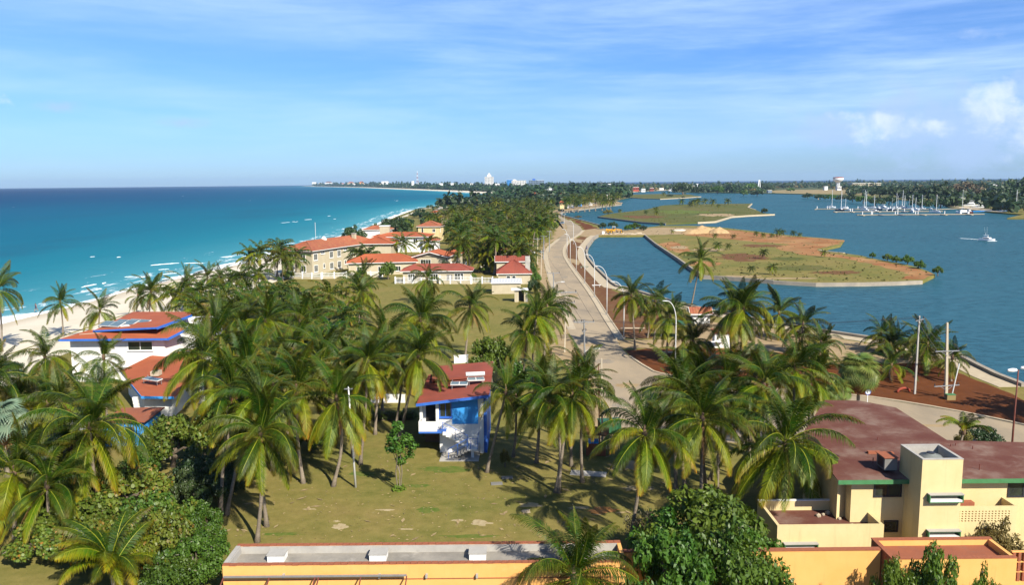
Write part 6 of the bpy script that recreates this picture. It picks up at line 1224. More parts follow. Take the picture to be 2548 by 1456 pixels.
# blue wall and small brown roof in the left thicket
a = G(262, 1112); t = thing('blue_garden_house', 'blue painted garden house half hidden behind sea grapes', 'house', a, R(2)); MB().box(0, 3.9, 0, 4.5, 0, 2.5).build('wall', MT['blue'], t); MB().box(-.25, 4.2, -.3, 4.9, 2.503, 2.62).build('roof', MT['rust'], t); door(t, (2.6, -.03, 0), 'F', .8, 2.0, 'dark')
a = G(128, 1088); t = thing('brown_roof_hut', 'small white hut with a dark red roof and blue edge among the left palms', 'house', a, R(4)); MB().box(-.3, 2.4, 0, 4.0, 0, 2.35).build('wall', MT['white'], t); MB().box(-.7, 2.9, -.7, 4.6, 2.36, 2.55).build('roof', MT['redroof'], t); MB().box(-.72, 2.92, -.76, -.703, 2.33, 2.56).build('fascia', MT['blue'], t); window(t, (.9, 0, 1.3), 'F', 1.0, .9, 'dblue', 1, True)
a = G(498, 1005); t = thing('white_gate_pier', 'white pier with a pipe beside the lower red roof', 'gate pier', a, 0); MB().box(-.6, .6, 0, .5, 0, 3.1).build('pier', MT['white'], t); MB().box(-.6, .0, -.04, -.004, 1.2, 2.2).build('blue_patch', MT['blue'], t); MB().tube([(.7, .1, 0), (.7, .1, 2.6), (.4, .1, 2.9)], .05, 6).build('pipe', MT['lamp'], t)
tt = thing('limestone_rock', 'flat pale rock on the ground among the sea grapes', 'rock', G(421, 1141)); me = rocks[1].copy(); o = obj('stone', me, tt); o.scale = (1.0, .6, .35)

# ===== cream hotel and villas
def house(name, label, u, v, w_, d_, h, rz=0., wall='cream', roof='tile', kind='hip', rise=1.6, o=.6, wins=(), fascia='trim', group=None, axis='y', cat='house'):
    p = G(u, v); t = thing(name, label, cat, p, rz, group); MB().box(0, w_, 0, d_, 0, h - .17).build('wall', MT[wall], t)
    if kind == 'hip': hip(t, 0, w_, 0, d_, h, rise, roof, o, fascia)
    elif kind == 'gable': gable(t, 0, w_, 0, d_, h, rise, roof, o, fascia, axis, MT[wall])
    elif kind == 'flat': MB().box(-o, w_ + o, -o, d_ + o, h - .165, h + .05).build('roof', MT[roof], t)
    elif kind == 'parapet':
        MB().box(-.02, w_ + .02, -.02, .25, h - .165, h + .4).box(-.02, w_ + .02, d_ - .25, d_ + .02, h - .165, h + .4).box(-.02, .25, .26, d_ - .26, h - .165, h + .39).box(w_ - .25, w_ + .02, .26, d_ - .26, h - .165, h + .39).build('parapet', MT[wall], t); MB().box(.25, w_ - .25, .26, d_ - .26, h - .164, h + .05).build('roof', MT[roof], t)
    for (f, s, z, ww, hh, *r_) in wins:
        c = {'F': (s, 0, z), 'R': (w_, s, z), 'L': (0, s, z)}[f]; window(t, c, f, ww, hh, 'trim', r_[0] if r_ else 2, True)
    return t
hrz = math.atan2(7, 19) ; hw, hd = 10.0, 37.0
c0 = G(778, 685); oo = c0 - Vector((hw * math.cos(-hrz), hw * math.sin(-hrz), 0))
wn = []
for s in (1.8, 10.0, 14.2, 21.5): wn.append(('R', s, 5.1, 1.7, 1.75, 3))
for s in (1.8, 10.0, 14.2, 21.5): wn.append(('R', s, 1.75, 1.7, 1.75, 3))
for s in (5.6, 18.): wn.append(('R', s, 6.0, 1.9, .4, 2))
for s in (6.0, 17.6): wn.append(('R', s, 2.1, .7, 1.2, 1))
wn += [('F', 3, 5.0, 1.5, 1.6, 2), ('F', 7, 5.0, 1.5, 1.6, 2), ('F', 3, 1.8, 1.5, 1.6, 2), ('F', 7, 1.8, 1.5, 1.6, 2)]
t = thing('cream_hotel', 'cream two storey hotel with an orange tile roof and white framed windows', 'hotel', oo, -hrz)
MB().box(0, hw, 0, hd, 0, 6.83).build('wall', MT['cream'], t); hip(t, 0, hw, 0, hd, 7.0, 2.4, 'tile', .8)
for f, s, z, ww, hh, pn in wn: window(t, (s, 0, z) if f == 'F' else (hw, s, z), f, ww, hh, 'trim', pn, True, fw=.14)
MB().box(6.2, 7.3, 28, 29, 7.0, 10.1).build('chimney', MT['cream'], t); MB().box(6.1, 7.4, 27.9, 29.1, 10.1, 10.3).build('chimney_cap', MT['concrete'], t)
MB().lathe([(.9, 0), (.9, .5), (.5, .8), (.5, 1.1), (.01, 1.2)], 12).build('roof_vent', MT['white'], t, False, (5.0, 14, 9.0)); MB().tube([(3.5, 12, 8), (3.5, 12, 14.5)], .06, 5).build('antenna', MT['lamp'], t)
for s in (24.5, 24.5): pass
MB().box(hw + .003, hw + 1.3, 22.8, 26.5, 3.2, 3.35).build('balcony_slab', MT['trim'], t); MB().box(hw + 1.2, hw + 1.3, 22.8, 26.5, 3.352, 4.3).build('balcony_parapet', MT['trim'], t)
house('hotel_wing', 'cream hotel wing under a red tile roof facing the field', 893, 661, 10.5, 12, 7.0, R(-2), 'cream', 'redroof', 'hip', 2.0, .8, [('F', 3, 1.8, 1.4, 1.5), ('F', 7.5, 1.8, 1.4, 1.5)])
house('tiled_annexe', 'long low cream annexe with a red tile roof behind the white fence', 868, 686, 19, 9, 3.6, R(8), 'cream', 'redroof', 'hip', 2.0, .7, [('F', 3, 1.7, 1.3, 1.3), ('F', 9, 1.7, 1.3, 1.3), ('F', 14, 1.7, 1.3, 1.3)])
house('gabled_villa', 'cream villa with a gabled red roof and a white framed front window', 1032, 676, 9.5, 10, 4.4, R(-8), 'cream', 'redroof', 'gable', 1.5, .8, [('F', 3.4, 2.9, 3.0, 1.3, 4), ('R', 2.5, 2.6, 1.1, 1.1), ('R', 6, 2.6, 1.1, 1.1)])
house('villa_side_wing', 'cream side wing of the gabled villa with a hip roof in palm shade', 1100, 669, 4.6, 9, 4.2, R(-8), 'cream', 'redroof', 'hip', 1.0, .7, [('F', 1.6, 2.3, .9, 1.2)])
t = house('garden_lodge', 'long cream lodge with a red hip roof behind white picket panels', 1003, 706, 17.6, 5.6, 3.3, R(-.5), 'cream', 'pinkroof', 'hip', 1.5, .7, [('F', 2.2, 1.7, 1.6, 1.5, 3), ('F', 8.2, 1.7, 1.8, 1.5, 3), ('F', 14.6, 1.7, 2.2, 1.6, 3)])
door(t, (12.2, -.03, 0), 'F', 1.5, 2.3, 'grey')
t = house('red_garage_house', 'cream house with a broad faded red hip roof and a tall chimney beside the road', 1240, 708, 8.2, 8, 2.8, R(1), 'cream', 'pinkroof', 'hip', 3.2, .5, [('F', 2.6, 1.7, .8, .9, 1), ('F', 4.0, 1.7, .8, .9, 1)])
MB().box(7.0, 8.2, 1.2, 2.6, 2.9, 7.0).build('chimney', MT['concrete'], t)
house('red_rear_wing', 'rear wing of the red roofed roadside house', 1236, 688, 8.8, 6, 4.2, R(1), 'cream', 'pinkroof', 'gable', 1.3, .5, [], 'trim', None, 'x')
house('gable_end_house', 'cream house with a low red gable end behind the red roofed roadside house', 1246, 668, 8.6, 8, 4.8, R(1), 'cream', 'pinkroof', 'gable', 1.5, .8)
t = house('block_shed', 'plain cream shed with a ribbed metal roof at the corner of the field', 1224, 732, 6.8, 5.5, 2.75, R(1), 'cream', 'lamp', 'none')
rolls((-.2, -.3, 2.62), (7.1, -.3, 2.62), (7.1, 5.8, 3.0), (-.2, 5.8, 3.0), 'roof_sheet', 'lamp', t, .35, .07); MB().box(-.22, 7.12, -.36, -.31, 2.5, 2.66).build('gutter', MT['trim'], t)
a = G(1277, 752); t = thing('gate_porch', 'small flat roofed porch on two posts beside the road hedge', 'porch', a, R(1)); MB().box(-.4, 3.3, -.4, 2.4, 2.6, 2.78).build('roof', MT['trim'], t); MB().box(.3, 1.2, 0, .9, 0, 2.6).build('post', MT['cream'], t); MB().box(2.4, 2.7, 0, .3, 0, 2.6).build('post', MT['cream'], t); MB().box(1.2, 2.4, 1.6, 1.9, 0, 2.4).build('gate_panel', MT['dark'], t); MB().box(2.75, 3.2, .1, 1.6, 0, 1.9).build('rubble_wall', MT['concrete'], t)
t = house('white_villa', 'white villa with a cream chimney block and flat red roofs near the sea', 930, 628, 21, 12, 5.9, R(-1), 'white', 'redroof', 'hip', 1.3, 1.0, [('F', 4, 2.0, 1.5, 1.5), ('F', 16, 4.2, 1.5, 1.5)])
MB().box(1.6, 5.2, 5, 8, 5.9, 9.6).build('chimney', MT['cream'], t); MB().box(1.4, 5.4, 4.8, 8.2, 9.603, 9.85).build('chimney_cap', MT['trim'], t)
t = house('white_villa_terrace', 'white terrace wing with a slim tile canopy right of the white villa', 1052, 628, 5.6, 9, 4.4, R(-1), 'white', 'tile', 'hip', .8, .7, [('F', 2.8, 2.2, 3.2, 1.4, 3)]); MB().box(-1, 6.5, -1.6, -1.5, 0, 1.0).build('railing', MT['trim'], t)
house('flat_villa_block', 'low white block left of the white villa with tile coloured edges', 905, 600, 12, 8, 5.2, 0, 'white', 'tile', 'hip', 1.6, .8)
house('yellow_villa', 'yellow two storey villa with a red tile hip roof beyond the white villas', 1041, 600, 9.6, 10, 6.6, R(-6), 'yellow', 'tile', 'hip', 2.4, .7, [('F', 2.0, 4.8, .8, 2.0, 1), ('F', 7.2, 4.8, 1.2, 1.3), ('R', 3, 4.8, 1, 1.6)])
house('brown_roof_villa', 'yellow villa with a brown gabled roof among the grove palms', 1132, 588, 9, 11, 6.2, R(-10), 'yellow', 'worn', 'gable', 2.0, .8, [('R', 3, 4.0, 1.2, 1.3)])
house('flat_cream_villa', 'cream flat roofed villa peeking out above the grove', 1098, 560, 9, 8, 5.5, 0, 'cream', 'tile', 'parapet')
house('orange_roof_cottage', 'cottage with a vivid orange roof deep in the palm grove', 1204, 566, 6.5, 6, 4.2, 0, 'cream', 'tile', 'hip', 1.6, .6)
house('grove_cottage', 'small yellow cottage with a red roof under the grove palms', 1179, 604, 5.6, 6, 3.8, 0, 'yellow', 'redroof', 'hip', 1.4, .6, [('F', 3.6, 1.8, .8, 1.2, 1)])
house('flat_garage', 'white garage with a flat pale roof inside the grove', 1243, 638, 8.2, 7, 3.2, 0, 'white', 'lamp', 'flat', 0, .4, [('F', 2, 1.6, 1, 1), ('F', 5.6, 1.6, 1, 1)])
house('seaside_pavilion', 'white pavilion with a red hip roof on the shore', 1178, 512, 9.2, 8, 4.6, 0, 'white', 'redroof', 'hip', 2.0, .7, [('F', 1.8, 2.6, 1.2, 2.2, 1), ('F', 4.4, 2.6, 1.2, 2.2, 1), ('F', 7.2, 2.6, 1.2, 2.2, 1)])
sr = MB(); ribbon(sr, shore([(1150, 517), (1098, 519), (1085, 526), (1075, 536)]), -.8, .8, 0, 1.6); tag(sr.build('sea_ramp', MT['concrete']), 'grey concrete ramp wall bending down to the sea', 'wall')
house('red_roof_shore_hut', 'hut with a brown red roof beside the seaside ramp', 1072, 541, 7, 6, 3.4, 0, 'cream', 'redroof', 'hip', 1.6, .6)
# kiosk and orange cabin on the lagoon side
t = house('orange_cabin', 'little cabin with a sloped orange roof behind the driveway palms', 1722, 806, 3.2, 2.8, 1.9, R(-4), 'white', 'tile', 'gable', 1.0, .5, [('F', 1.4, 1.5, .9, .9, 1)], 'trim', None, 'x')
t = house('kiosk', 'white flat topped kiosk with a sunny side wall under the big palms', 1778, 866, 2.6, 2.6, 2.5, R(-6), 'white', 'coping', 'flat', 0, .25); MB().box(-.6, 1.2, -.7, -.02, 1.0, 1.08).build('counter', MT['white'], t)
t = thing('shade_sail', 'dark green awning sheet slung between the driveway palms', 'awning', G(1680, 842)); MB().add([(-2.6, -1, 2.7), (2.2, -1.2, 2.2), (2.6, 1.4, 2.5), (-2.2, 1.6, 3.1), (-2.6, -1, 2.74), (2.2, -1.2, 2.24), (2.6, 1.4, 2.54), (-2.2, 1.6, 3.14)], [(0, 3, 2, 1), (4, 5, 6, 7), (0, 1, 5, 4), (1, 2, 6, 5), (2, 3, 7, 6), (3, 0, 4, 7)]).build('cloth', MT['dumpster'], t)
for x_, y_ in ((-2.5, -.9), (2.1, -1.1), (2.5, 1.3), (-2.1, 1.5)): MB().tube([(x_, y_, 0), (x_, y_, 2.7 if x_ < 0 else 2.3)], .04, 5).build('post', MT['steel'], t)

# white fences of the villas: posts, rails, one part for each picket
def fence(label, a, b, panel=2.6, h=1.7, base=.5, pick=.34, every=True):
    a = G(*a); b = G(*b); L_ = (b - a).length; t = thing('picket_fence', label, 'fence', a, math.atan2(b.y - a.y, b.x - a.x), 'white fences of the villas'); n = max(1, round(L_ / panel)); st_ = L_ / n
    MB().box(0, L_, -.09, .09, 0, base).build('base_wall', MT['cream'], t); po = MB().box(-.16, .16, -.16, .16, 0, h + .15).mesh('post', MT['trim'])
    for i in range(n + 1): obj('post', po, t, (i * st_, 0, 0))
    for z in (base + .25, h - .2): MB().box(.17, L_ - .17, -.03, .03, z, z + .09).build('rail', MT['trim'], t)
    k = int(L_ / pick); pk = MB()
    for i in range(1, k): pk.box(i * L_ / k - .045, i * L_ / k + .045, -.065, -.035, base + .005, h - .12)
    tag(pk.build('pickets', MT['trim'], t), kind='stuff')
fence('white picket fence along the seaward part of the cream hotel', (706, 693), (800, 695), 2.8)
fence('white picket fence before the long facade of the cream hotel', (802, 694), (952, 690), 3.2)
fence('white gate fence between the green tree and the garden lodge', (984, 706), (1070, 706), 2.4, 1.7, .1)
fence('white panel fence in front of the garden lodge', (1095, 706.5), (1172, 707), 2.8, 2.1, .8)
fence('white picket fence between the garden lodge and the shed', (1174, 706), (1226, 706), 2.2, 1.7, .3)
fence('white fence round the green behind the garden house', (1196, 668), (1220, 667), 3.4, 2.2, .6)
fence('white fence behind the palms, left of the green', (1086, 671), (1160, 670), 3.6, 2.2, .6)
fence('white fence in front of the flat garage', (1270, 634), (1330, 632), 4, 1.8, .5)
# ------------------------------------------------------------------ lamps, poles, wires
def curved_lamp(label, base, top, arm_px, right=False):
    b = G(*base); d = GD(top[0], top[1], b.y); h = d.z; t = thing('street_lamp', label, 'street lamp', b, 0, 'curved white street lamps')
    a = arm_px * px(b); m = MB(); pts = [(0, 0, 0), (0, 0, h * .4), (0, 0, h * .70)]; rr = [.10, .085, .075]
    for k in range(1, 8): q = k / 7 * math.pi / 2; pts.append((-a * (1 - math.cos(q)), -a * .15 * (1 - math.cos(q)), h * .70 + h * .30 * math.sin(q))); rr.append(.07 - .003 * k)
    m.tube(pts, rr, 8); m.build('pole', MT['lamp'], t, True); MB().box(-.3, .3, -.3, .3, -.05, .14).build('footing', MT['concrete'], t)
    e = pts[-1]; o = MB().lathe([(.02, -.42), (.12, -.35), (.15, .0), (.12, .32), (.03, .4)], 10).xf(Matrix.Rotation(R(-88), 4, 'Y') @ Matrix.Diagonal((.55, 1, 1, 1))).build('lamp_head', MT['lamp'], t, True, (e[0] - .2, e[1], e[2] - .02))
    return t
LP = [((1680, 919), (1676, 748), 25, 'nearest curved lamp, standing on the red soil among the palms'), ((1552, 842), (1549, 700), 26, 'curved lamp at the driveway corner behind the slim kerb palm'), ((1510, 784), (1510, 661), 25, 'curved lamp on the brown soil strip right after the driveway'), ((1479, 740), (1477, 633), 18, 'fourth curved lamp up the soil strip, beside the white bench'), ((1455, 706), (1455, 614), 14, 'curved lamp up the strip where the inlet wall bends'), ((1434, 677), (1434, 596), 12, 'sixth curved lamp up the strip, by the pale green bench'), ((1419, 657), (1419, 582), 10, 'seventh curved lamp near the narrow end of the strip'), ((1411, 637), (1411, 570), 8, 'curved lamp standing where the strip is narrowest'), ((1427, 607), (1427, 549), 8, 'curved lamp by the path across the strip'), ((1404, 566), (1404, 532), -4, 'far curved lamp at the bend by the sand bar'), ((1398, 549), (1398, 520), -4, 'last curved lamp before the promenade')]
for b, tp, a, l in LP: curved_lamp(l, b, tp, a)
def utility(label, base, top, arms, mat='pole', arm_lamp=None, square=True, name='utility_pole', r_=.15, ins=True):
    b = G(*base); h = GD(top[0], top[1], b.y).z; lean = GD(top[0], top[1], b.y).x - b.x; t = thing(name, label, 'utility pole', b, 0, 'utility poles')
    m = MB(); m.tube([(0, 0, -.2), (lean * .5, 0, h * .5), (lean, 0, h)], [r_, r_ * .85, r_ * .65], 4 if square else 8); m.build('pole', MT[mat], t); tops = []
    for dz, w_, rot in arms:
        ca, sa = math.cos(rot), math.sin(rot); z = h - dz; x = lean * (z / h)
        ar = MB().beam((x - ca * w_ / 2, -sa * w_ / 2 - .12, z), (x + ca * w_ / 2, sa * w_ / 2 - .12, z), .09, .11); ar.beam((x - ca * w_ * .28, -sa * w_ * .28 - .14, z), (x, -.14, z - .55), .04, .04); ar.beam((x + ca * w_ * .28, sa * w_ * .28 - .14, z), (x, -.14, z - .55), .04, .04); ar.build('crossarm', MT['steel'], t)
        for k in (-.48, -.12, .45):
            p = (x + ca * w_ * k, sa * w_ * k - .12, z + .05)
            if ins: MB().lathe([(.03, 0), (.07, .05), (.04, .12), (.08, .18), (.03, .30), (.01, .32)], 8).build('insulator', MT['dark'], t, False, p)
            tops.append(Vector((b.x + p[0], b.y + p[1], p[2] + .3)))
    if arm_lamp:
        dz, l_ = arm_lamp; z = h - dz; MB().tube([(lean * z / h, 0, z), (l_ * .6, -.2, z + .35), (l_, -.3, z + .45)], .035, 6).build('lamp_arm', MT['lamp'], t); MB().box(-.1, .75, -.17, .17, -.09, .07).build('lamp_head', MT['lamp'], t, False, (l_, -.3, z + .45))
    return t, tops
_, T1 = utility('grey steel utility pole with a crossarm standing in the road mouth before the palms', (1455, 899), (1453, 797), [(.25, 3.0, .05), (1.6, 1.0, .9)], 'steel', (4.6, 1.4), False)
_, T2_ = utility('square pale concrete utility pole on the sandy verge', (1405, 877), (1409, 724), [(.2, 3.2, .03), (1.8, 2.8, .03)], 'pole', None)
_, T3_ = utility('grey steel utility pole with a lamp arm by the end of the verge hedge', (1378, 748), (1377, 678), [(.15, 2.8, .03)], 'steel', (2.5, 1.6), False)
_, T4_ = utility('pale concrete pole beside the red roofed roadside house', (1346, 697), (1348, 622), [(.5, 1.2, .5)], 'pole')
_, T5_ = utility('cream concrete pole on the verge opposite the bare grey trees', (1338, 658), (1338, 592), [(.3, 2.8, .02)], 'pole')
_, T6_ = utility('thin steel pole with a crossarm at the roadside lawn', (1352, 646), (1353, 586), [(.2, 2.4, .02)], 'steel', None, False)
_, T7_ = utility('thin steel pole farther up the roadside lawn', (1367, 628), (1367, 574), [(.2, 2.0, .02)], 'steel', None, False)
utility('concrete pole with bolts beside the dumpster, right one of two', (1499, 1130), (1497, 893), [], 'pole', None, True, r_=.13)
utility('thin dark post tight beside the concrete pole at the dumpster', (1492, 1125), (1489, 905), [], 'rustpole', None, False, r_=.06)
_, T8_ = utility('tall grey concrete pole with a small top crossarm on the red soil', (2276, 981), (2288, 786), [(.5, 2.2, .7)], 'concrete', None)
_, T9_ = utility('tall pale concrete pole with two wide crossarms on the red soil', (2354, 991), (2357, 803), [(3.4, 3.0, .1), (7.6, 3.4, .2)], 'pole', None, True, r_=.22)
b = G(2354, 991); t = thing('brace_post', 'short white leaning post propped beside the two armed pole', 'post', b + Vector((.5, -.2, 0))); MB().tube([(0, 0, 0), (.8, .2, 4.2)], .07, 6).build('post', MT['lamp'], t)
b = G(2366, 995); t = thing('meter_box', 'pale green box at the foot of the two armed pole', 'box', b); MB().box(-.6, .4, -.3, .3, .0, .62).build('body', MT['field'], t); MB().box(-.63, .43, -.33, .33, .623, .68).build('lid', MT['green'], t)
b = G(2515, 1150); h = GD(2523, 921, b.y).z
t = thing('twin_street_lamp', 'rust red lamp pole with two white oval heads at the right edge', 'street lamp', b); MB().tube([(0, 0, 0), (0, 0, h * .5), (.05, 0, h)], [.1, .08, .06], 8).build('pole', MT['rustpole'], t, True)
for s_, r_ in ((-1, -8), (1, 8)): MB().lathe([(.01, -.5), (.13, -.42), (.19, 0), (.14, .4), (.01, .5)], 10).xf(Matrix.Rotation(R(90), 4, 'Y') @ Matrix.Rotation(R(r_), 4, 'X')).build('lamp_head', MT['gel'], t, True, (.05 + s_ * .62, -.1, h + .1 + .1 * s_))
b = G(1887, 1135); h = GD(1890, 985, b.y).z; t = thing('street_lamp', 'rust red lamp pole half hidden in palms behind the yellow house', 'street lamp', b); MB().tube([(0, 0, 0), (0, 0, h)], [.09, .06], 8).build('pole', MT['rustpole'], t, True); MB().lathe([(.01, -.5), (.13, -.42), (.19, 0), (.01, .5)], 10).xf(Matrix.Rotation(R(90), 4, 'Y')).build('lamp_head', MT['gel'], t, True, (-.4, 0, h))
b = G(885, 1214); h = GD(877, 962, b.y).z; t = thing('white_pole', 'slim white painted pole standing on the open lawn', 'pole', b); MB().tube([(0, 0, 0), (-.15, 0, h * .5), (-.3, 0, h)], [.11, .08, .06], 8).build('pole', MT['lamp'], t, True); MB().box(-.35, .35, -.08, .08, h - .25, h - .17).xf(Matrix.Translation((-.3, 0, 0))).build('crossarm', MT['steel'], t)
for u, vb, vt, l in ((1396, 560, 533, 'dark thin post at the bend by the sand bar'), (1384, 556, 526, 'dark thin post left of the road bend'), (1373, 596, 560, 'dark thin roadside post on the lawn')):
    b = G(u, vb); h = GD(u, vt, b.y).z; t = thing('roadside_post', l, 'post', b); MB().tube([(0, 0, 0), (0, 0, h)], .09, 6).build('post', MT['grey'], t)
def wire(label, A, B):
    t = thing('power_line', label, 'power line', A[0], 0, 'power lines over the road')
    for a, b in zip(A, B):
        n = 10; sag = (b - a).length * .02; MB().tube([a.lerp(b, i / n) - Vector((0, 0, sag * 4 * (i / n) * (1 - i / n))) - A[0] for i in range(n + 1)], .018, 4).build('wire', MT['dark'], t)
wire('power line between the road mouth pole and the concrete verge pole', T1[:3], T2_[:3]); wire('power line from the concrete verge pole to the lamp arm pole', T2_[:3], T3_[:3]); wire('power line from the lamp arm pole up the verge', T3_[:3], T5_[:3]); wire('power line along the roadside lawn', T5_[:3], T7_[:3])
A_ = [v.copy() for v in T1[:3]]; B_ = [Vector((40, 104, 9.5)), Vector((41, 103.4, 9.5)), Vector((42, 102.8, 9.5))]
wire('power line crossing from the road mouth pole toward the red soil', A_, [T8_[0], T8_[1], T8_[2]]); wire('power line between the two tall poles on the red soil', T8_[:3], T9_[:3])

# ------------------------------------------------------------------ street furniture
b = G(1520, 1083); t = thing('dumpster', 'green ribbed waste skip at the road edge behind the forked palms', 'dumpster', b, R(8))
m = MB(); m.prism([(-1.0, 0), (1.0, 0), (1.1, .0), (1.1, 1.2), (-1.1, 1.2), (-1.1, 0)], .18, 1.35); m.build('body', MT['dumpster'], t)
for k in range(6): MB().box(-.95 + k * .36, -.87 + k * .36, -.05, -.003, .2, 1.3).build('rib', MT['dumpster'], t)
MB().box(-1.15, 1.15, -.06, 1.26, 1.353, 1.45).build('lid', MT['dumpster'], t)
for x_ in (-.85, .85):
    for y_ in (.15, 1.05): MB().tube([(x_ - .05, y_, .1), (x_ + .05, y_, .1)], .1, 10).build('wheel', MT['rubber'], t)
b = G(1484, 1136); t = thing('vendor_stall', 'little stall with a green sheet roof and red goods by the dumpster', 'stall', b, R(-6))
MB().add([(-1.3, -.2, 2.2), (1.2, -.2, 2.0), (1.2, 1.9, 2.2), (-1.3, 1.9, 2.4), (-1.3, -.2, 2.25), (1.2, -.2, 2.05), (1.2, 1.9, 2.25), (-1.3, 1.9, 2.45)], [(0, 3, 2, 1), (4, 5, 6, 7), (0, 1, 5, 4), (1, 2, 6, 5), (2, 3, 7, 6), (3, 0, 4, 7)]).build('roof', MT['bsoil'], t)
for x_, y_ in ((-1.2, 0), (1.1, 0), (1.1, 1.7), (-1.2, 1.7)): MB().box(x_ - .04, x_ + .04, y_ - .04, y_ + .04, 0, 2.02).build('post', MT['wood'], t)
MB().box(-1.0, .9, .7, 1.4, 0, .85).build('counter', MT['wood'], t); MB().box(-1.0, .9, .1, .69, 0, 1.2).build('goods', MT['coping'], t); MB().box(-.8, .2, .1, .7, 1.203, 1.5).build('blue_cloth', MT['blue'], t)
b = G(1464, 1180); t = thing('concrete_slab', 'pale green concrete slab path beside the stall', 'slab', b, R(-12)); MB().box(-1.6, 1.6, -.6, .6, 0, .06).build('slab', MT['concrete'], t)
for u, v, l in ((1262, 1190, 'grey slab lid on the lawn right of the stair'), (1236, 1205, 'second grey slab lid in palm shade on the lawn')):
    t = thing('manhole_slab', l, 'slab', G(u, v), R(5)); MB().box(-.5, .5, -.3, .3, 0, .07).build('slab', MT['grey'], t)
t = thing('limestone_rock', 'grey rock lying in the crown shadow on the lawn', 'rock', G(1309, 1275)); o = obj('stone', rocks[0], t); o.scale = (.4, .3, .22)
def bench(label, u, v, w_, mat='concrete'):
    t = thing('bench', label, 'bench', G(u, v), R(-4), 'benches of the soil strip'); MB().box(-w_ / 2, w_ / 2, -.3, .3, .40, .50).build('seat', MT[mat], t)
    for s_ in (-1, 1): MB().box(s_ * w_ * .36 - .12, s_ * w_ * .36 + .12, -.25, .25, 0, .40).build('leg', MT['concrete'], t)
bench('long pale slab bench behind the slim kerb palm', 1574, 823, 4.2, 'walk'); bench('white bench on the brown soil strip beside the fourth lamp', 1484, 714, 2.2, 'white'); bench('pale green bench on the soil strip near the inlet wall', 1454, 667, 2.6, 'dumpster'); bench('bench slab near the kiosk driveway', 1665, 884, 3.0, 'walk')
b = G(2157, 1018); t = thing('road_sign', 'round blue traffic sign on a white post at the road bend', 'sign', b); MB().tube([(0, 0, 0), (0, 0, 2.2)], .05, 6).build('post', MT['gel'], t); sg = MB().tube([(0, -.06, 2.0), (0, -.09, 2.0)], .34, 18).build('plate', MT['dblue'], t)
MB().tube([(0, -.092, 2.0), (0, -.10, 2.0)], .27, 18).build('white_disc', MT['gel'], sg); m = MB(); m.beam((-.03, -.11, 1.86), (-.03, -.11, 2.13), .02, .07); m.build('arrow', MT['dblue'], sg)
t = thing('red_drain_pipe', 'red half buried curved pipe piece lying on the red soil', 'pipe', G(2248, 977), R(10)); MB().tube([(-.85 * math.cos(a), 0, .5 * math.sin(a) * 1.1) for a in np.linspace(.1, 3.0, 12)], .15, 8).build('pipe', pm('red_plastic', (.26, .045, .02), rough=.7), t, True)
def person(label, p, cloth, facing=0., step=.25):
    t = thing('person', label, 'person', p, facing)
    P = [(0, 0, .95), (0, 0, 1.2), (0, 0, 1.42), (0, 0, 1.52), (0, .02, 1.64), (.09, 0, .9), (.1, step * .6, .48), (.1, step, .06), (.1, step + .14, .04), (-.09, 0, .9), (-.1, -step * .3, .48), (-.1, -step, .08), (-.1, -step + .13, .04), (.2, 0, 1.4), (.27, -.08, 1.13), (.26, .04, .9), (-.2, 0, 1.4), (-.27, .10, 1.13), (-.26, .2, .92)]
    E = [(0, 1), (1, 2), (2, 3), (3, 4), (0, 5), (5, 6), (6, 7), (7, 8), (0, 9), (9, 10), (10, 11), (11, 12), (2, 13), (13, 14), (14, 15), (2, 16), (16, 17), (17, 18)]
    rr = [.15, .14, .13, .055, .105, .10, .075, .05, .045, .10, .075, .05, .045, .065, .05, .04, .065, .05, .04]
    me = bpy.data.meshes.new('body'); me.from_pydata(P, E, []); o = obj('body', me, t); me.materials.append(MT['skin']); s_ = o.modifiers.new('skin', 'SKIN'); sv = me.skin_vertices[0].data if me.skin_vertices else None
    if sv is None:
        bm = bmesh.new(); bm.from_mesh(me); bm.verts.layers.skin.verify(); bm.to_mesh(me); bm.free(); sv = me.skin_vertices[0].data
    for i, r_ in enumerate(rr): sv[i].radius = (r_, r_); sv[i].use_root = (i == 0)
    o.modifiers.new('sub', 'SUBSURF').levels = 1; o.modifiers['sub'].render_levels = 1
    MB().lathe([(.165, .92), (.185, 1.1), (.18, 1.32), (.12, 1.45)], 10).build('shirt', MT[cloth], t, True); MB().lathe([(.19, .62), (.17, .93)], 10).build('shorts', MT['cloth'], t, True); MB().lathe([(.115, 1.63), (.12, 1.7), (.07, 1.77), (.01, 1.78)], 10).build('hair', MT['dark'], t, True)
person('person in dark clothes walking along the water line on the beach', G(90, 775, -.55), 'cloth', R(-20), .35)
person('person in blue standing at the curved seawall of the inlet', G(1460, 624, .05), 'cloth2', R(70), .08)

# ------------------------------------------------------------------ yellow grader on the sand bar
p = G(1508, 580); k = px(p); t = thing('motor_grader', 'yellow motor grader parked on the sand bar beside the mangroves', 'grader', p, R(-6))
def wheel(x, y, r_=.68, w_=.45): 
    o = MB().tube([(x, y - w_ / 2, r_), (x, y + w_ / 2, r_)], r_, 16).build('wheel', MT['rubber'], t); MB().tube([(x, y - w_ / 2 - .02, r_), (x, y - w_ / 2 - .004, r_)], r_ * .5, 12).build('rim', MT['yellowm'], o)
for x in (.9, 2.5): wheel(x, -.9); wheel(x, .9)
wheel(7.3, -.9, .62); wheel(7.3, .9, .62)
MB().prism([(0, -.55), (3.0, -.55), (3.0, .55), (0, .55)], .95, 1.9).build('engine_cover', MT['yellowm'], t); MB().box(.1, .5, -.5, .5, 1.903, 2.15).build('air_filter', MT['yellowm'], t); MB().tube([(1.6, .2, 1.9), (1.6, .2, 2.6)], .06, 6).build('exhaust', MT['dark'], t)
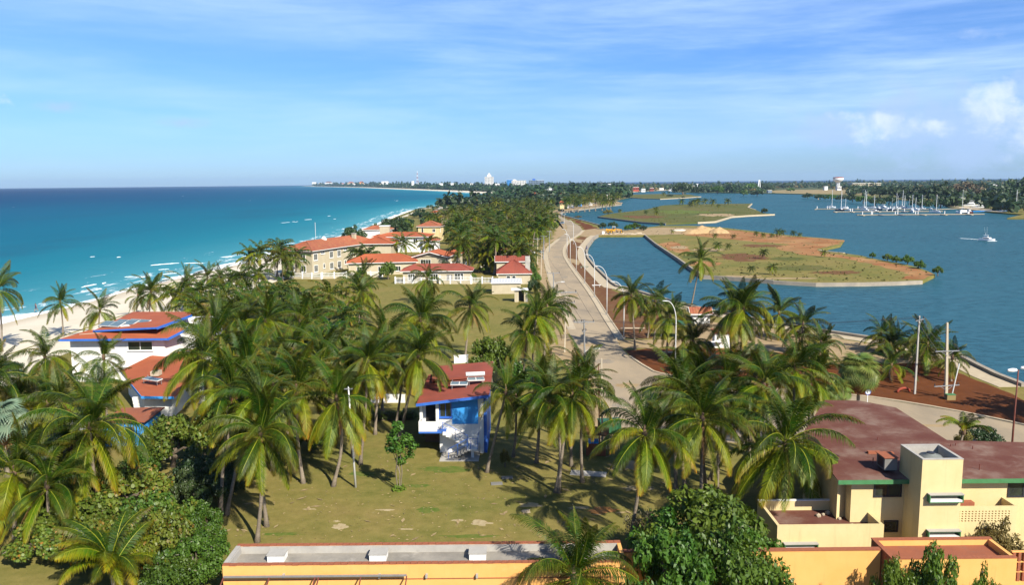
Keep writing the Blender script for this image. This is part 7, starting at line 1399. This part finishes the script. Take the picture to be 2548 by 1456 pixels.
m = MB(); m.beam((3.0, 0, 1.5), (4.6, 0, 1.95), .35, .4); m.beam((4.5, 0, 1.95), (7.4, 0, 1.5), .3, .38); m.beam((7.3, -.9, .75), (7.3, .9, .75), .2, .2); m.beam((7.3, 0, .7), (7.3, 0, 1.5), .25, .3); m.build('frame', MT['yellowm'], t)
m = MB()
for x in (3.02, 4.3):
    for y in (-.6, .6): m.box(x - .05, x + .05, y - .05, y + .05, 1.5, 3.0)
m.build('cab_posts', MT['yellowm'], t); MB().box(2.85, 4.5, -.75, .75, 3.003, 3.14).build('cab_roof', MT['gel'], t); MB().box(2.98, 4.35, -.6, .6, .95, 1.7).build('cab_floor', MT['yellowm'], t); MB().box(3.1, 3.6, -.25, .25, 1.703, 2.3).build('seat', MT['dark'], t)
m = MB(); 
for i in range(6): a = R(-35 + 14 * i); m.add([(5.2 + .5 - .5 * math.cos(a) - y * .25, y, .55 + .55 * math.sin(a)) for y in (-1.8, 1.8)] + [(5.2 + .5 - .5 * math.cos(a + R(14)) - y * .25, y, .55 + .55 * math.sin(a + R(14))) for y in (1.8, -1.8)], [(0, 1, 2, 3)])
m.build('blade', MT['steel'], t); MB().tube([(5.2, 0, 1.05), (5.2, 0, 1.15)], .7, 16).build('turn_circle', MT['yellowm'], t); m = MB(); m.beam((5.2, -.5, 1.1), (4.8, -.4, 2.4), .1, .1); m.beam((5.2, .5, 1.1), (4.8, .4, 2.4), .1, .1); m.build('lift_rams', MT['dark'], t)
s_ = px(p) * 43 / 8.2; t.scale = (s_, s_, s_)
t = thing('white_block', 'upright white block at the left end of the sand bar', 'block', G(1501, 583)); MB().box(-.6, .6, -.4, .4, 0, 1.5).build('block', MT['white'], t)

# ------------------------------------------------------------------ marina
def hull(L, B_, H, mat, parent, name='hull', sheer=.25, stern=.85, draft=.3):
    m = MB(); n = 10; rows = []
    for i in range(n + 1):
        t = i / n; x = -L / 2 + L * t; wb = B_ / 2 * (stern + (1 - stern) * min(1, t * 3)) * (1 - max(0, (t - .45) / .55) ** 2.2); zt = H + sheer * H * (t - .3) ** 2 * 2
        rows.append([(x, -wb, zt), (x, -wb * .82, 0), (x, -wb * .2 - .01, -draft), (x, wb * .2 + .01, -draft), (x, wb * .82, 0), (x, wb, zt)])
    vs = [p for r_ in rows for p in r_]; fs = []
    for i in range(n):
        for j in range(5): a = i * 6 + j; fs.append((a, a + 1, a + 7, a + 6))
        fs.append((i * 6 + 5, i * 6, i * 6 + 6, i * 6 + 11))
    fs.append((0, 1, 2, 3, 4, 5)); m.add(vs, fs); return m.build(name, mat, parent)
WLZ = LZ + .14
def sailboat(label, u, v, top_v, L=10, hullmat='gel', rz=0., lean=0., two=False):
    p = G(u, v, WLZ); p.z = WLZ; h = min(17, max(6, GD(u, top_v, p.y).z - WLZ)); t = thing('sailboat', label, 'sailboat', p, rz, 'moored sailing boats'); hull(L, L * .3, 1.1, MT[hullmat], t)
    MB().prism([(-L * .36, -L * .12), (L * .2, -L * .10), (L * .32, 0), (L * .2, L * .10), (-L * .36, L * .12)], 1.0, 1.22).build('deck', MT['gel'], t)
    c = MB().prism([(-L * .15, -L * .085), (L * .18, -L * .06), (L * .18, L * .06), (-L * .15, L * .085)], 1.223, 1.75).build('cabin', MT['gel'], t); MB().box(-L * .13, L * .12, -L * .088, L * .088, 1.42, 1.6).build('cabin_window', MT['glass'], c)
    MB().tube([(L * .08, 0, 1.2), (L * .08 + lean, 0, h)], [.19, .13], 6).build('mast', MT['gel'], t); MB().tube([(L * .08, 0, 2.3), (-L * .34, 0, 2.35)], .16, 6).build('boom_sail', MT['bluegrey'], t); MB().beam((L * .08 + lean * .6, -.8, h * .6), (L * .08 + lean * .6, .8, h * .6), .05, .05).build('spreader', MT['lamp'], t)
    m = MB(); m.tube([(L * .48, 0, 1.5), (L * .08 + lean, 0, h)], .025, 4); m.tube([(-L * .48, 0, 1.3), (L * .08 + lean, 0, h)], .025, 4); m.build('rigging', MT['steel'], t)
    if two: MB().tube([(-L * .3, 0, 1.2), (-L * .3, 0, h * .7)], [.1, .07], 6).build('mast', MT['lamp'], t)
    return t
SB = [(2068, 517, 469, 9, 'gel', 'white sloop at the left of the outer pier with a tall mast'), (2091, 524, 466, 11, 'navy', 'dark hulled sloop at the end of the second pier'), (2102, 519, 494, 7, 'gel', 'small white sloop right of the dark hulled one'), (2148, 519, 461, 11, 'gel', 'sloop whose mast leans right in the middle of the piers'), (2153, 524, 476, 9, 'gel', 'sloop just in front of the leaning masted one'), (2173, 519, 487, 10, 'gel', 'white ketch with spreaders right of the leaning mast'), (2228, 519, 480, 10, 'gel', 'sloop left of the dark schooner'), (2243, 517, 473, 13, 'navy', 'dark hulled schooner with the tallest inner mast'), (2249, 519, 486, 8, 'gel', 'short masted sloop behind the dark schooner'), (2268, 521, 484, 8, 'gel', 'slim masted sloop right of the schooner'), (2276, 522, 491, 9, 'gel', 'white sloop with a low mast before the mangrove'), (2292, 521, 484, 9, 'gel', 'white sloop moored right of the low masted one'), (2327, 529, 484, 9, 'gel', 'white sloop at the finger of the front pier')]
for i, (u, v, tv, L, hm, l) in enumerate(SB): sailboat(l, u, v, tv, L, hm, R(random.Random(i).uniform(-80, -40)), .9 if 'leans' in l else 0., 'schooner' in l)
sailboat('sailing yacht with a tall mast lying at the quay on the far right', 2526, 527, 456, 12, 'gel', R(-100))
p = G(2394, 531, WLZ); p.z = WLZ; t = thing('catamaran', 'big white catamaran with a tall mast at the front pier', 'catamaran', p, R(80)); 
for s_ in (-1, 1): o = hull(11, 1.5, 1.5, MT['gel'], t); o.location = (0, s_ * 2.6, 0)
MB().box(-4.8, 2.5, -2.6, 2.6, .9, 1.4).build('bridge_deck', MT['gel'], t); c = MB().prism([(-3, -2.2), (1.4, -1.8), (1.4, 1.8), (-3, 2.2)], 1.403, 2.7).build('cabin', MT['gel'], t); MB().box(-2.6, 1.42, -2.15, 2.15, 1.9, 2.35).build('cabin_window', MT['glass'], c); MB().tube([(.8, 0, 2.6), (.8, 0, 18)], [.16, .11], 6).build('mast', MT['lamp'], t); MB().tube([(.8, 0, 3.9), (-4.4, 0, 3.9)], .2, 6).build('boom_sail', MT['lamp'], t)
def motorboat(label, u, v, L, rz, mat='gel', tiers=1, group='moored motor boats', flag=None):
    p = G(u, v, WLZ); p.z = WLZ; t = thing('motor_boat', label, 'motor boat', p, rz, group); hull(L, L * .32, L * .13, MT[mat], t); H = L * .13
    c = MB().prism([(-L * .25, -L * .12), (L * .14, -L * .10), (L * .26, 0), (L * .14, L * .10), (-L * .25, L * .12)], H * .9, H * .9 + L * .11).build('cabin', MT['gel'], t); MB().box(-L * .22, L * .15, -L * .122, L * .122, H * .9 + L * .045, H * .9 + L * .085).build('cabin_window', MT['glass'], c)
    z = H * .9 + L * .11
    if tiers > 1: MB().box(-L * .2, L * .05, -L * .09, L * .09, z + .003, z + L * .05).build('flybridge', MT['gel'], t); MB().box(-L * .22, L * .06, -L * .1, L * .1, z + L * .13, z + L * .14).build('hard_top', MT['gel'], t); [MB().tube([(x, y, z + L * .05), (x, y, z + L * .13)], .03, 4).build('top_post', MT['lamp'], t) for x in (-L * .18, L * .03) for y in (-L * .08, L * .08)]
    MB().tube([(-L * .1, 0, z), (-L * .12, 0, z + L * .3)], .04, 5).build('aerial', MT['lamp'], t); return t
MBT = [(2112, 524, 6, 'gel', 'little white launch by the second pier piles'), (2158, 527, 8, 'gel', 'white cruiser behind the front pier, left of centre'), (2176, 527, 8, 'gel', 'white cruiser second behind the front pier'), (2187, 523, 9, 'navy', 'dark blue cruiser among the white ones mid marina'), (2199, 520, 11, 'gel', 'largest white cruiser mid marina'), (2209, 523, 8, 'gel', 'white cruiser right of the largest one'), (2219, 524, 8, 'navy', 'dark cruiser at the middle pier'), (2270, 528, 9, 'gel', 'white cruiser stern on by the mangrove side pier'), (2284, 526, 7, 'gel', 'small white boat right of the stern on cruiser'), (2316, 522, 7, 'gel', 'white boat on the inner pier end'), (2334, 530, 8, 'gel', 'white boat at the front pier right of centre'), (2412, 531, 9, 'redhull', 'red hulled work boat beside the catamaran')]
for i, (u, v, L, m_, l) in enumerate(MBT): motorboat(l, u, v, L, R(random.Random(i + 50).uniform(-110, -60)), m_, 1 + (L > 8))
motorboat('grey blue trawler moored left of the white ferries', 2360, 512, 17, R(170), 'bluegrey', 2); motorboat('white ferry with a long cabin at the quay', 2390, 509, 20, R(175), 'gel', 2); motorboat('tall white cruise launch behind the ferry', 2414, 508, 18, R(178), 'gel', 2); motorboat('white motor yacht with dark side windows at the quay', 2412, 515, 16, R(170), 'gel', 2); motorboat('white motor yacht moored bow on at the quay end', 2436, 519, 12, R(160), 'gel', 2); motorboat('small white boat pulled up on the quay bank', 2490, 521, 7, R(170))
o = motorboat('white sport fishing boat under way on the open lagoon with raised outriggers', 2456, 599, 6.4, R(-52), 'gel', 2, None)
m = MB(); m.tube([(-.5, -.8, 2.5), (-.9, -1.4, 6.0)], .025, 4); m.tube([(-.5, .8, 2.5), (-.9, 1.4, 6.0)], .025, 4); m.build('outrigger', MT['lamp'], o)
wk = MB(); p = G(2456, 599, LZ + .15)
for s_ in range(7):
    q0 = G(2443 - s_ * 8, 596.5 - s_ * .55, LZ + .145); w0 = .5 + .05 * s_; wk.box(q0.x - 1.0, q0.x + .4, q0.y - w0, q0.y + w0, LZ + .14, LZ + .16 + .02 * (s_ < 4)) if s_ < 9 or s_ % 2 else None
wk.box(p.x - 1.6, p.x + 2.4, p.y - 3.2, p.y - 2.5, LZ + .14, LZ + .24); tag(wk.build('boat_wake', MT['foam']), 'white wake trailing behind the sport fishing boat', 'wake', None, 'stuff')
def pier(label, a, b, fingers, piles):
    a = G(*a, WLZ); b = G(*b, WLZ); a.z = b.z = WLZ; L = (b - a).length; t = thing('pier', label, 'pier', a, math.atan2(b.y - a.y, b.x - a.x), 'floating piers of the marina'); n = int(L / 6)
    for i in range(n): MB().box(i * L / n + .02, (i + 1) * L / n - .04, -1.2, 1.2, .25, .6).build('deck_section', MT['walk'], t)
    MB().box(.1, L - .1, -1.0, 1.0, -.2, .245).build('float', MT['grey'], t)
    for s_ in fingers: MB().box(s_ * L - .7, s_ * L + .7, -10, -1.21, .1, .5).build('finger', MT['navy'] if int(s_ * 100) % 2 else MT['walk'], t)
    pm_ = MB().lathe([(.28, -.5), (.28, 2.6), (.30, 2.62), (.02, 2.9)], 8).mesh('pile', MT['gel'])
    for s_ in piles: obj('pile', pm_, t, (s_ * L, 1.45, 0))
pier('outer floating pier with white piles, farthest into the lagoon', (2030, 521), (2330, 522), (.0, .2, .33, .5), (.01, .1, .12, .27, .36, .42, .63, .66)); pier('second floating pier in the middle of the marina', (2074, 528), (2345, 527), (.0, .16, .4, .63), (.16, .18, .5, .55, .6, .66)); pier('front floating pier nearest the islets', (2132, 536), (2448, 534), (.02, .17, .33, .5, .66, .86), (.05, .12, .13, .31, .33, .47, .49, .7)); 
MB_ = MB(); a = G(2330, 523, WLZ); b = G(2402, 520, WLZ); c_ = G(2420, 528, WLZ); d_ = G(2505, 527.5, WLZ)
t = thing('gangway', 'blue railed gangway linking the piers with the quay', 'gangway', (a.x, a.y, WLZ)); MB().beam((0, 0, .6), (b.x - a.x, b.y - a.y, .8), 2.4, .3).build('deck', MT['walk'], t); MB().beam((c_.x - a.x, c_.y - a.y, .7), (d_.x - a.x, d_.y - a.y, .9), 2.0, .5).build('floating_hose', MT['blue'], t)
for u, v, l, m_ in ((2011, 492, 'green channel mark left of the marina', 'green'), (2036, 496, 'second green and yellow channel mark', 'yellowm'), (2202, 504, 'white mooring buoy behind the piers', 'gel')):
    p = G(u, v, LZ); t = thing('channel_mark', l, 'buoy', (p.x, p.y, WLZ)); MB().lathe([(.5, -.2), (.7, .1), (.55, .5), (.12, .9), (.10, 3.0), (.02, 3.2)], 10).build('float', MT[m_], t, True); MB().box(-.25, .25, -.25, .25, 3.203, 3.6).build('topmark', MT['green'], t)

# ------------------------------------------------------------------ far town
def block(label, u0, u1, vt, dist, wall='white', roof='lamp', name='far_building', kind='flat', storeys=0, bays=0, depth=None, cat='building'):
    """building standing dist metres out, its picture width u0-u1 and its top at vt"""
    if u0 < 1300:
        while GD(u0, vt, dist).x < np.interp(dist, [q[1] for q in COAST], [q[0] for q in COAST]) + inset(dist) + 55 and dist < 10000: dist += 60
    a = GD(u0, vt, dist); b = GD(u1, vt, dist); h = max(3, a.z); w_ = b.x - a.x; d_ = depth or min(40, max(8, w_ * .6)); t = thing(name, label, cat, (a.x, dist, 0)); MB().box(0, w_, 0, d_, 0, h - (.0 if kind == 'flat' else .25 * h)).build('wall', MT[wall], t)
    if kind == 'flat': MB().box(-.3, w_ + .3, -.3, d_ + .3, h + .003, h + .6).build('roof', MT[roof], t)
    else: m = MB(); z = h * .75; m.add([(-.6, -.6, z), (w_ + .6, -.6, z), (w_ + .6, d_ + .6, z), (-.6, d_ + .6, z), (w_ * .3, d_ / 2, h), (w_ * .7, d_ / 2, h)], [(0, 1, 5, 4), (1, 2, 5), (2, 3, 4, 5), (3, 0, 4), (0, 3, 2, 1)]); m.build('roof', MT[roof], t)
    if storeys:
        hs = (h - 4) / storeys
        for i in range(storeys):
            for j in range(bays):
                x = w_ * (j + .5) / bays; f = MB().box(x - w_ / bays * .3, x + w_ / bays * .3, -.25, -.003, 3 + i * hs + hs * .3, 3 + i * hs + hs * .85).build('window', MT['glass'], t)
    return t, h, w_, d_
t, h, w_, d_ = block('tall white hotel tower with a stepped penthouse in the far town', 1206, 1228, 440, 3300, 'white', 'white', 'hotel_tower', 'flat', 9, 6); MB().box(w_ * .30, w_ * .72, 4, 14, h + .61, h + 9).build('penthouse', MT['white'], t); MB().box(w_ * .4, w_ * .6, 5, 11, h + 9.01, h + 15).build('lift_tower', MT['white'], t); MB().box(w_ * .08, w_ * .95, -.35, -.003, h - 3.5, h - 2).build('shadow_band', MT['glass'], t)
t, h, w_, d_ = block('blue and white slab hotel right of the white tower', 1261, 1275, 447, 2700, 'blue', 'white', 'slab_hotel', 'flat', 5, 4)
t, h, w_, d_ = block('cream balconied slab hotel behind the trees', 1273, 1309, 449.5, 2600, 'white', 'cream', 'slab_hotel', 'flat', 5, 9); MB().box(w_ * .1, w_ * .32, 6, 14, h + .61, h + 4).build('roof_house', MT['white'], t)
t, h, w_, d_ = block('blue toned hotel block with a stair tower', 1316, 1336, 449, 2700, 'bluegrey', 'bluegrey', 'slab_hotel', 'flat', 5, 5); MB().box(w_ * .45, w_ * .8, 3, 12, h + .61, h + 6).build('stair_tower', MT['dblue'], t)
block('blue and white hotel block at the right end of the row', 1336, 1354, 449, 2650, 'bluegrey', 'white', 'slab_hotel', 'flat', 5, 5)
FBL = [(776, 786, 453, 9500, 'white', 'lamp', 'flat', 'pale building at the very tip of the far point'), (808, 826, 451.5, 7000, 'white', 'worn', 'hip', 'white hotel on the far point'), (793, 800, 455, 7600, 'cream', 'lamp', 'flat', 'small pale block left of the hotel on the far point'), (849, 856, 455, 6300, 'white', 'tile', 'hip', 'small white house on the far point'), (864, 880, 452, 5600, 'cream', 'tile', 'hip', 'brown roofed house high on the far shore'), (876, 886, 457, 4700, 'white', 'lamp', 'flat', 'cream beach house, left of the cluster on the far beach'), (889, 898, 458, 4500, 'white', 'lamp', 'flat', 'white beach house, middle of the cluster on the far beach'), (899, 908, 457.5, 4400, 'white', 'cream', 'flat', 'white beach house, right of the cluster on the far beach'), (893, 904, 451, 5200, 'orange', 'tile', 'hip', 'orange roofed hotel above the far beach cluster'), (915, 922, 459, 4300, 'white', 'lamp', 'flat', 'single white beach house right of the cluster'), (945, 956, 457.5, 4000, 'yellow', 'lamp', 'flat', 'yellow beach house with a ramp on the far beach'), (949, 966, 451, 4600, 'white', 'white', 'flat', 'bright white flat block above the far beach'), (1024, 1030, 450.5, 4000, 'white', 'lamp', 'flat', 'white house beside the red and white mast'), (1019, 1029, 464, 3000, 'white', 'lamp', 'flat', 'white kiosk on the far beach'), (1042, 1052, 465, 2900, 'yellow', 'worn', 'flat', 'tan beach house under the red and white mast'), (1072, 1083, 463, 2700, 'yellow', 'lamp', 'flat', 'yellow beach house in the middle of the bay'), (1092, 1102, 456, 3200, 'white', 'lamp', 'flat', 'white house row, first above the bay'), (1116, 1134, 456, 3100, 'white', 'white', 'flat', 'white long house above the bay'), (1147, 1157, 464.5, 2400, 'yellow', 'worn', 'hip', 'tan house with a brown roof on the bay beach'), (1169, 1179, 464.5, 2300, 'yellow', 'lamp', 'flat', 'yellow house on the bay beach'), (1170, 1177, 456, 3000, 'white', 'lamp', 'flat', 'white house left of the hotel tower'), (1232, 1243, 457, 2600, 'white', 'lamp', 'flat', 'white house right of the hotel tower'), (1298, 1304, 472, 1700, 'yellow', 'lamp', 'flat', 'yellow hut at the end of the bay beach'), (1317, 1324, 470.5, 1500, 'cream', 'redroof', 'hip', 'small red roofed house near the beach end'), (1321, 1342, 479, 1150, 'yellow', 'tile', 'hip', 'yellow house with an orange roof at the beach end'), (1324, 1338, 491, 1050, 'cream', 'tile', 'hip', 'low tile roofed house in front of the yellow one'), (1336, 1344, 470, 1500, 'cream', 'lamp', 'flat', 'cream house behind the orange roofed one'), (1352, 1366, 472, 1400, 'white', 'lamp', 'flat', 'pale house left of the white cube house'), (1366, 1380, 469, 1400, 'white', 'white', 'flat', 'white cube house above the promenade palms'), (1393, 1406, 480, 1150, 'cream', 'redroof', 'hip', 'red roofed house among the promenade palms'), (1393, 1404, 499, 760, 'yellow', 'redroof', 'hip', 'red roofed hut near the start of the promenade'), (1412, 1428, 496, 800, 'white', 'tile', 'hip', 'white porch house beside the promenade start'), (1440, 1448, 498, 850, 'blue', 'blue', 'flat', 'bright blue booth on the promenade'), (1465, 1475, 497, 880, 'white', 'tile', 'hip', 'white arch house with an orange roof on the promenade'), (1415, 1424, 476, 1500, 'yellow', 'tile', 'hip', 'orange roofed house deep in the town trees'), (1456, 1466, 470, 1900, 'cream', 'tile', 'hip', 'tile roofed house behind the promenade trees'), (1485, 1494, 472, 1900, 'orange', 'tile', 'hip', 'tan house under the dark town trees'), (1576, 1590, 466, 2000, 'redhull', 'white', 'flat', 'red and white house at the promenade end'), (1596, 1606, 470, 1900, 'white', 'lamp', 'flat', 'white house right of the red and white one'), (1617, 1627, 468, 2000, 'pinkroof', 'white', 'flat', 'pink house farther right at the promenade end'), (1500, 1520, 457.5, 3400, 'white', 'lamp', 'flat', 'pale long roof far behind the town trees'), (1640, 1652, 468, 2300, 'white', 'lamp', 'flat', 'pale low house behind the far field'), (1685, 1692, 462, 2500, 'white', 'worn', 'hip', 'little white gable behind the mangroves'), (1720, 1728, 462, 2500, 'white', 'lamp', 'flat', 'white gabled house left of the white column'), (1806, 1818, 463, 2300, 'cream', 'worn', 'flat', 'tan house on the far bank'), (1812, 1820, 474, 1900, 'white', 'lamp', 'flat', 'white bungalow on the far bank lawn'), (1848, 1857, 464, 1950, 'white', 'lamp', 'flat', 'white two storey house on the far bank'), (1868, 1882, 465, 1900, 'white', 'white', 'flat', 'white colonnade under the green roof'), (1911, 1921, 474, 1600, 'bluegrey', 'white', 'flat', 'blue grey van like cabin at the dry field'), (2052, 2060, 464, 1900, 'white', 'white', 'flat', 'white shed left of the water tower'), (2084, 2094, 464, 1850, 'white', 'white', 'flat', 'white shed right of the water tower'), (2400, 2412, 461, 1500, 'cream', 'worn', 'flat', 'tan house behind the ferries'), (2392, 2406, 466, 1300, 'white', 'tile', 'hip', 'pale house with an orange roof behind the ferries'), (2446, 2456, 469, 1300, 'yellow', 'yellow', 'flat', 'bright yellow house on the slope at the right'), (2459, 2465, 469, 1300, 'yellow', 'yellow', 'flat', 'small bright yellow house beside the other yellow one'), (2452, 2455, 463, 1350, 'yellow', 'white', 'flat', 'pale yellow turret above the yellow houses'), (2466, 2486, 459, 2000, 'white', 'lamp', 'flat', 'white villa on the skyline at the right')]
for u0, u1, vt, ds, wl_, rf_, kd, l in FBL: block(l, u0, u1, vt, ds, wl_, rf_, 'far_house', kd, depth=None, cat='house', storeys=1 if u1 - u0 > 9 and ds < 3000 else 0, bays=3)
t, h, w_, d_ = block('long pale school like building right of the water tower', 2122, 2192, 456, 2300, 'cream', 'lamp', 'long_building', 'flat', 2, 14)
p = GD(2085, 465, 1900); k = px(p); t = thing('water_tower', 'white water tower with a red rimmed bowl on splayed legs', 'water tower', (p.x, p.y, 0)); hh = GD(2085, 453.6, 1900).z; Rr = 12.5 * k
MB().lathe([(Rr * .32, hh - .5), (Rr * .75, hh + 3.2 * k), (Rr, hh + 7 * k), (Rr, hh + 10.5 * k)], 24).build('bowl', MT['gel'], t, True); MB().lathe([(Rr * 1.01, hh + 10.52 * k), (Rr * 1.01, hh + 12.4 * k), (Rr * .2, hh + 13.4 * k), (.01, hh + 13.5 * k)], 24).build('rim', MT['redroof'], t)
for a in range(8): q = a * math.pi / 4; MB().tube([(Rr * .42 * math.cos(q), Rr * .42 * math.sin(q), 0), (Rr * .26 * math.cos(q), Rr * .26 * math.sin(q), hh)], .7, 6).build('leg', MT['gel'], t)
p = GD(1039, 460, 4200); k = px(p); zt = GD(1039, 425.5, 4200).z; t = thing('radio_mast', 'red and white lattice radio mast over the far town', 'radio mast', (p.x, p.y, 0)); n = 9
for i in range(n):
    m = MB(); z0 = zt * i / n; z1 = zt * (i + 1) / n; wd = lambda z: 4.2 * (1 - z / zt) + .8
    for sx_, sy_ in ((-1, -1), (1, -1), (1, 1), (-1, 1)): m.tube([(sx_ * wd(z0), sy_ * wd(z0), z0), (sx_ * wd(z1), sy_ * wd(z1), z1)], .45, 4); m.tube([(sx_ * wd(z0), sy_ * wd(z0), z0), (-sy_ * wd(z1) * 1., sx_ * wd(z1), z1)], .28, 4)
    m.build('mast_section', MT['redhull'] if i % 2 else MT['gel'], t)
p = GD(1889, 458, 2000); k = px(p); t = thing('white_arch', 'tall white angular arch monument above the far trees', 'monument', (p.x, p.y, 0)); zt = GD(1889, 447.6, 2000).z; z0 = GD(1889, 458, 2000).z
m = MB(); m.beam((-2.6 * k, 0, 0), (-1.2 * k, 0, zt), 1.6 * k, 1.6 * k); m.beam((3.0 * k, 0, 0), (1.2 * k, 0, zt), 1.6 * k, 1.6 * k); m.box(-2 * k, 2 * k, -k, k, zt - 2.5 * k, zt); m.build('arch', MT['gel'], t)
p = GD(1736, 471, 1950); k = px(p); t = thing('white_column', 'slim white column monument on the far bank', 'monument', (p.x, p.y, 0)); zt = GD(1736, 458.5, 1950).z; MB().tube([(0, 0, 0), (-.6, 0, zt * .6), (-1.0, 0, zt)], [1.1, .9, .8], 6).build('column', MT['gel'], t); MB().box(-3.6, 1.2, -1, 1, zt, zt + 1.2).build('head', MT['gel'], t)
a = G(1664, 475); t = thing('white_ramp', 'white sloping ramp structure at the end of the far promenade', 'ramp', a); k = px(a); MB().add([(0, 0, 0), (11 * k, 0, 0), (11 * k, 0, 9 * k), (0, 10, 0), (11 * k, 10, 0), (11 * k, 10, 9 * k)], [(0, 1, 2), (5, 4, 3), (0, 2, 5, 3), (1, 4, 5, 2), (0, 3, 4, 1)]).build('ramp', MT['white'], t)
a = GD(1870, 462, 1980); k = px(a); t = thing('green_roof_hall', 'hall with a sloped pale green roof on the far bank', 'building', (a.x, a.y, 0)); zt = GD(1872, 456.5, 1980).z; MB().add([(-1, 0, zt * .98), (10 * k, 0, zt * .55), (10 * k, 14, zt * .55), (-1, 14, zt * .98), (-1, 0, zt), (10 * k, 0, zt * .6), (10 * k, 14, zt * .6), (-1, 14, zt)], [(0, 3, 2, 1), (4, 5, 6, 7), (0, 1, 5, 4), (1, 2, 6, 5), (2, 3, 7, 6), (3, 0, 4, 7)]).build('roof', pm('pale_green_roof', (.30, .42, .22), rough=.6), t); MB().box(0, 9 * k, 1, 13, 0, zt * .54).build('wall', MT['white'], t)
for i, (u, vb, vt_, l) in enumerate([(1443, 518, 497, 'pale royal palm like trunk post, first on the promenade'), (1460, 514, 492, 'second pale post on the promenade'), (1474, 513, 495, 'third pale post on the promenade'), (1511, 509, 485, 'fourth pale post beside the road fork'), (1516, 505, 480, 'fifth pale post beside the road fork'), (1522, 503, 483, 'sixth pale post beyond the road fork'), (1556, 491, 474, 'seventh pale post at the far quay'), (1546, 493, 478, 'eighth pale post at the far quay')]):
    b = G(u, vb); h = GD(u, vt_, b.y).z; t = thing('promenade_lamp', l, 'street lamp', b, 0, 'lamps of the far promenade'); MB().tube([(0, 0, 0), (0, 0, h)], [.35, .25], 6).build('pole', MT['pole'], t); MB().box(-.9, .5, -.3, .3, h, h + .3).build('lamp_head', MT['gel'], t)
def car(label, u, v, mat, rz):
    p = G(u, v, .04); t = thing('parked_car', label, 'car', p, rz, 'cars on the promenade'); MB().prism([(-2.1, -.85), (2.1, -.85), (2.1, .85), (-2.1, .85)], .35, .95).build('body', MT[mat], t); MB().add([(-1.4, -.8, .953), (1.2, -.8, .953), (1.2, .8, .953), (-1.4, .8, .953), (-1.0, -.7, 1.5), (.6, -.7, 1.5), (.6, .7, 1.5), (-1.0, .7, 1.5)], [(4, 5, 6, 7), (0, 1, 5, 4), (1, 2, 6, 5), (2, 3, 7, 6), (3, 0, 4, 7)]).build('cabin', MT['glass'], t)
    for x in (-1.3, 1.3):
        for y in (-.8, .8): MB().tube([(x, y - .1, .32), (x, y + .1, .32)], .32, 10).build('wheel', MT['rubber'], t)
car('white car parked by the white porch house on the promenade', 1479, 507, 'gel', .3); car('dark red vehicle near the promenade edge', 1499, 502.5, 'redhull', .4); car('small grey car on the road by the sand bar bend', 1399, 557, 'bluegrey', 1.2)
b = G(1474, 499.5); sailboat('white boat laid up on the promenade grass', 1478, 498.5, 489, 7, 'gel', .1)

# ------------------------------------------------------------------ air
if True:
    m = bpy.data.materials.new('haze'); m.use_nodes = True; nt = m.node_tree; nt.nodes.clear(); pv = nd(nt, 'ShaderNodeVolumePrincipled', i_Density=HAZE); pv.inputs['Color'].default_value = (.50, .72, 1.0, 1); pv.inputs['Anisotropy'].default_value = .1
    o_ = nd(nt, 'ShaderNodeOutputMaterial'); nt.links.new(pv.outputs[0], o_.inputs['Volume'])
    hb = MB().box(-19500, 19500, -19500, 19500, -6, 150); tag(hb.build('haze', m), kind='stuff')
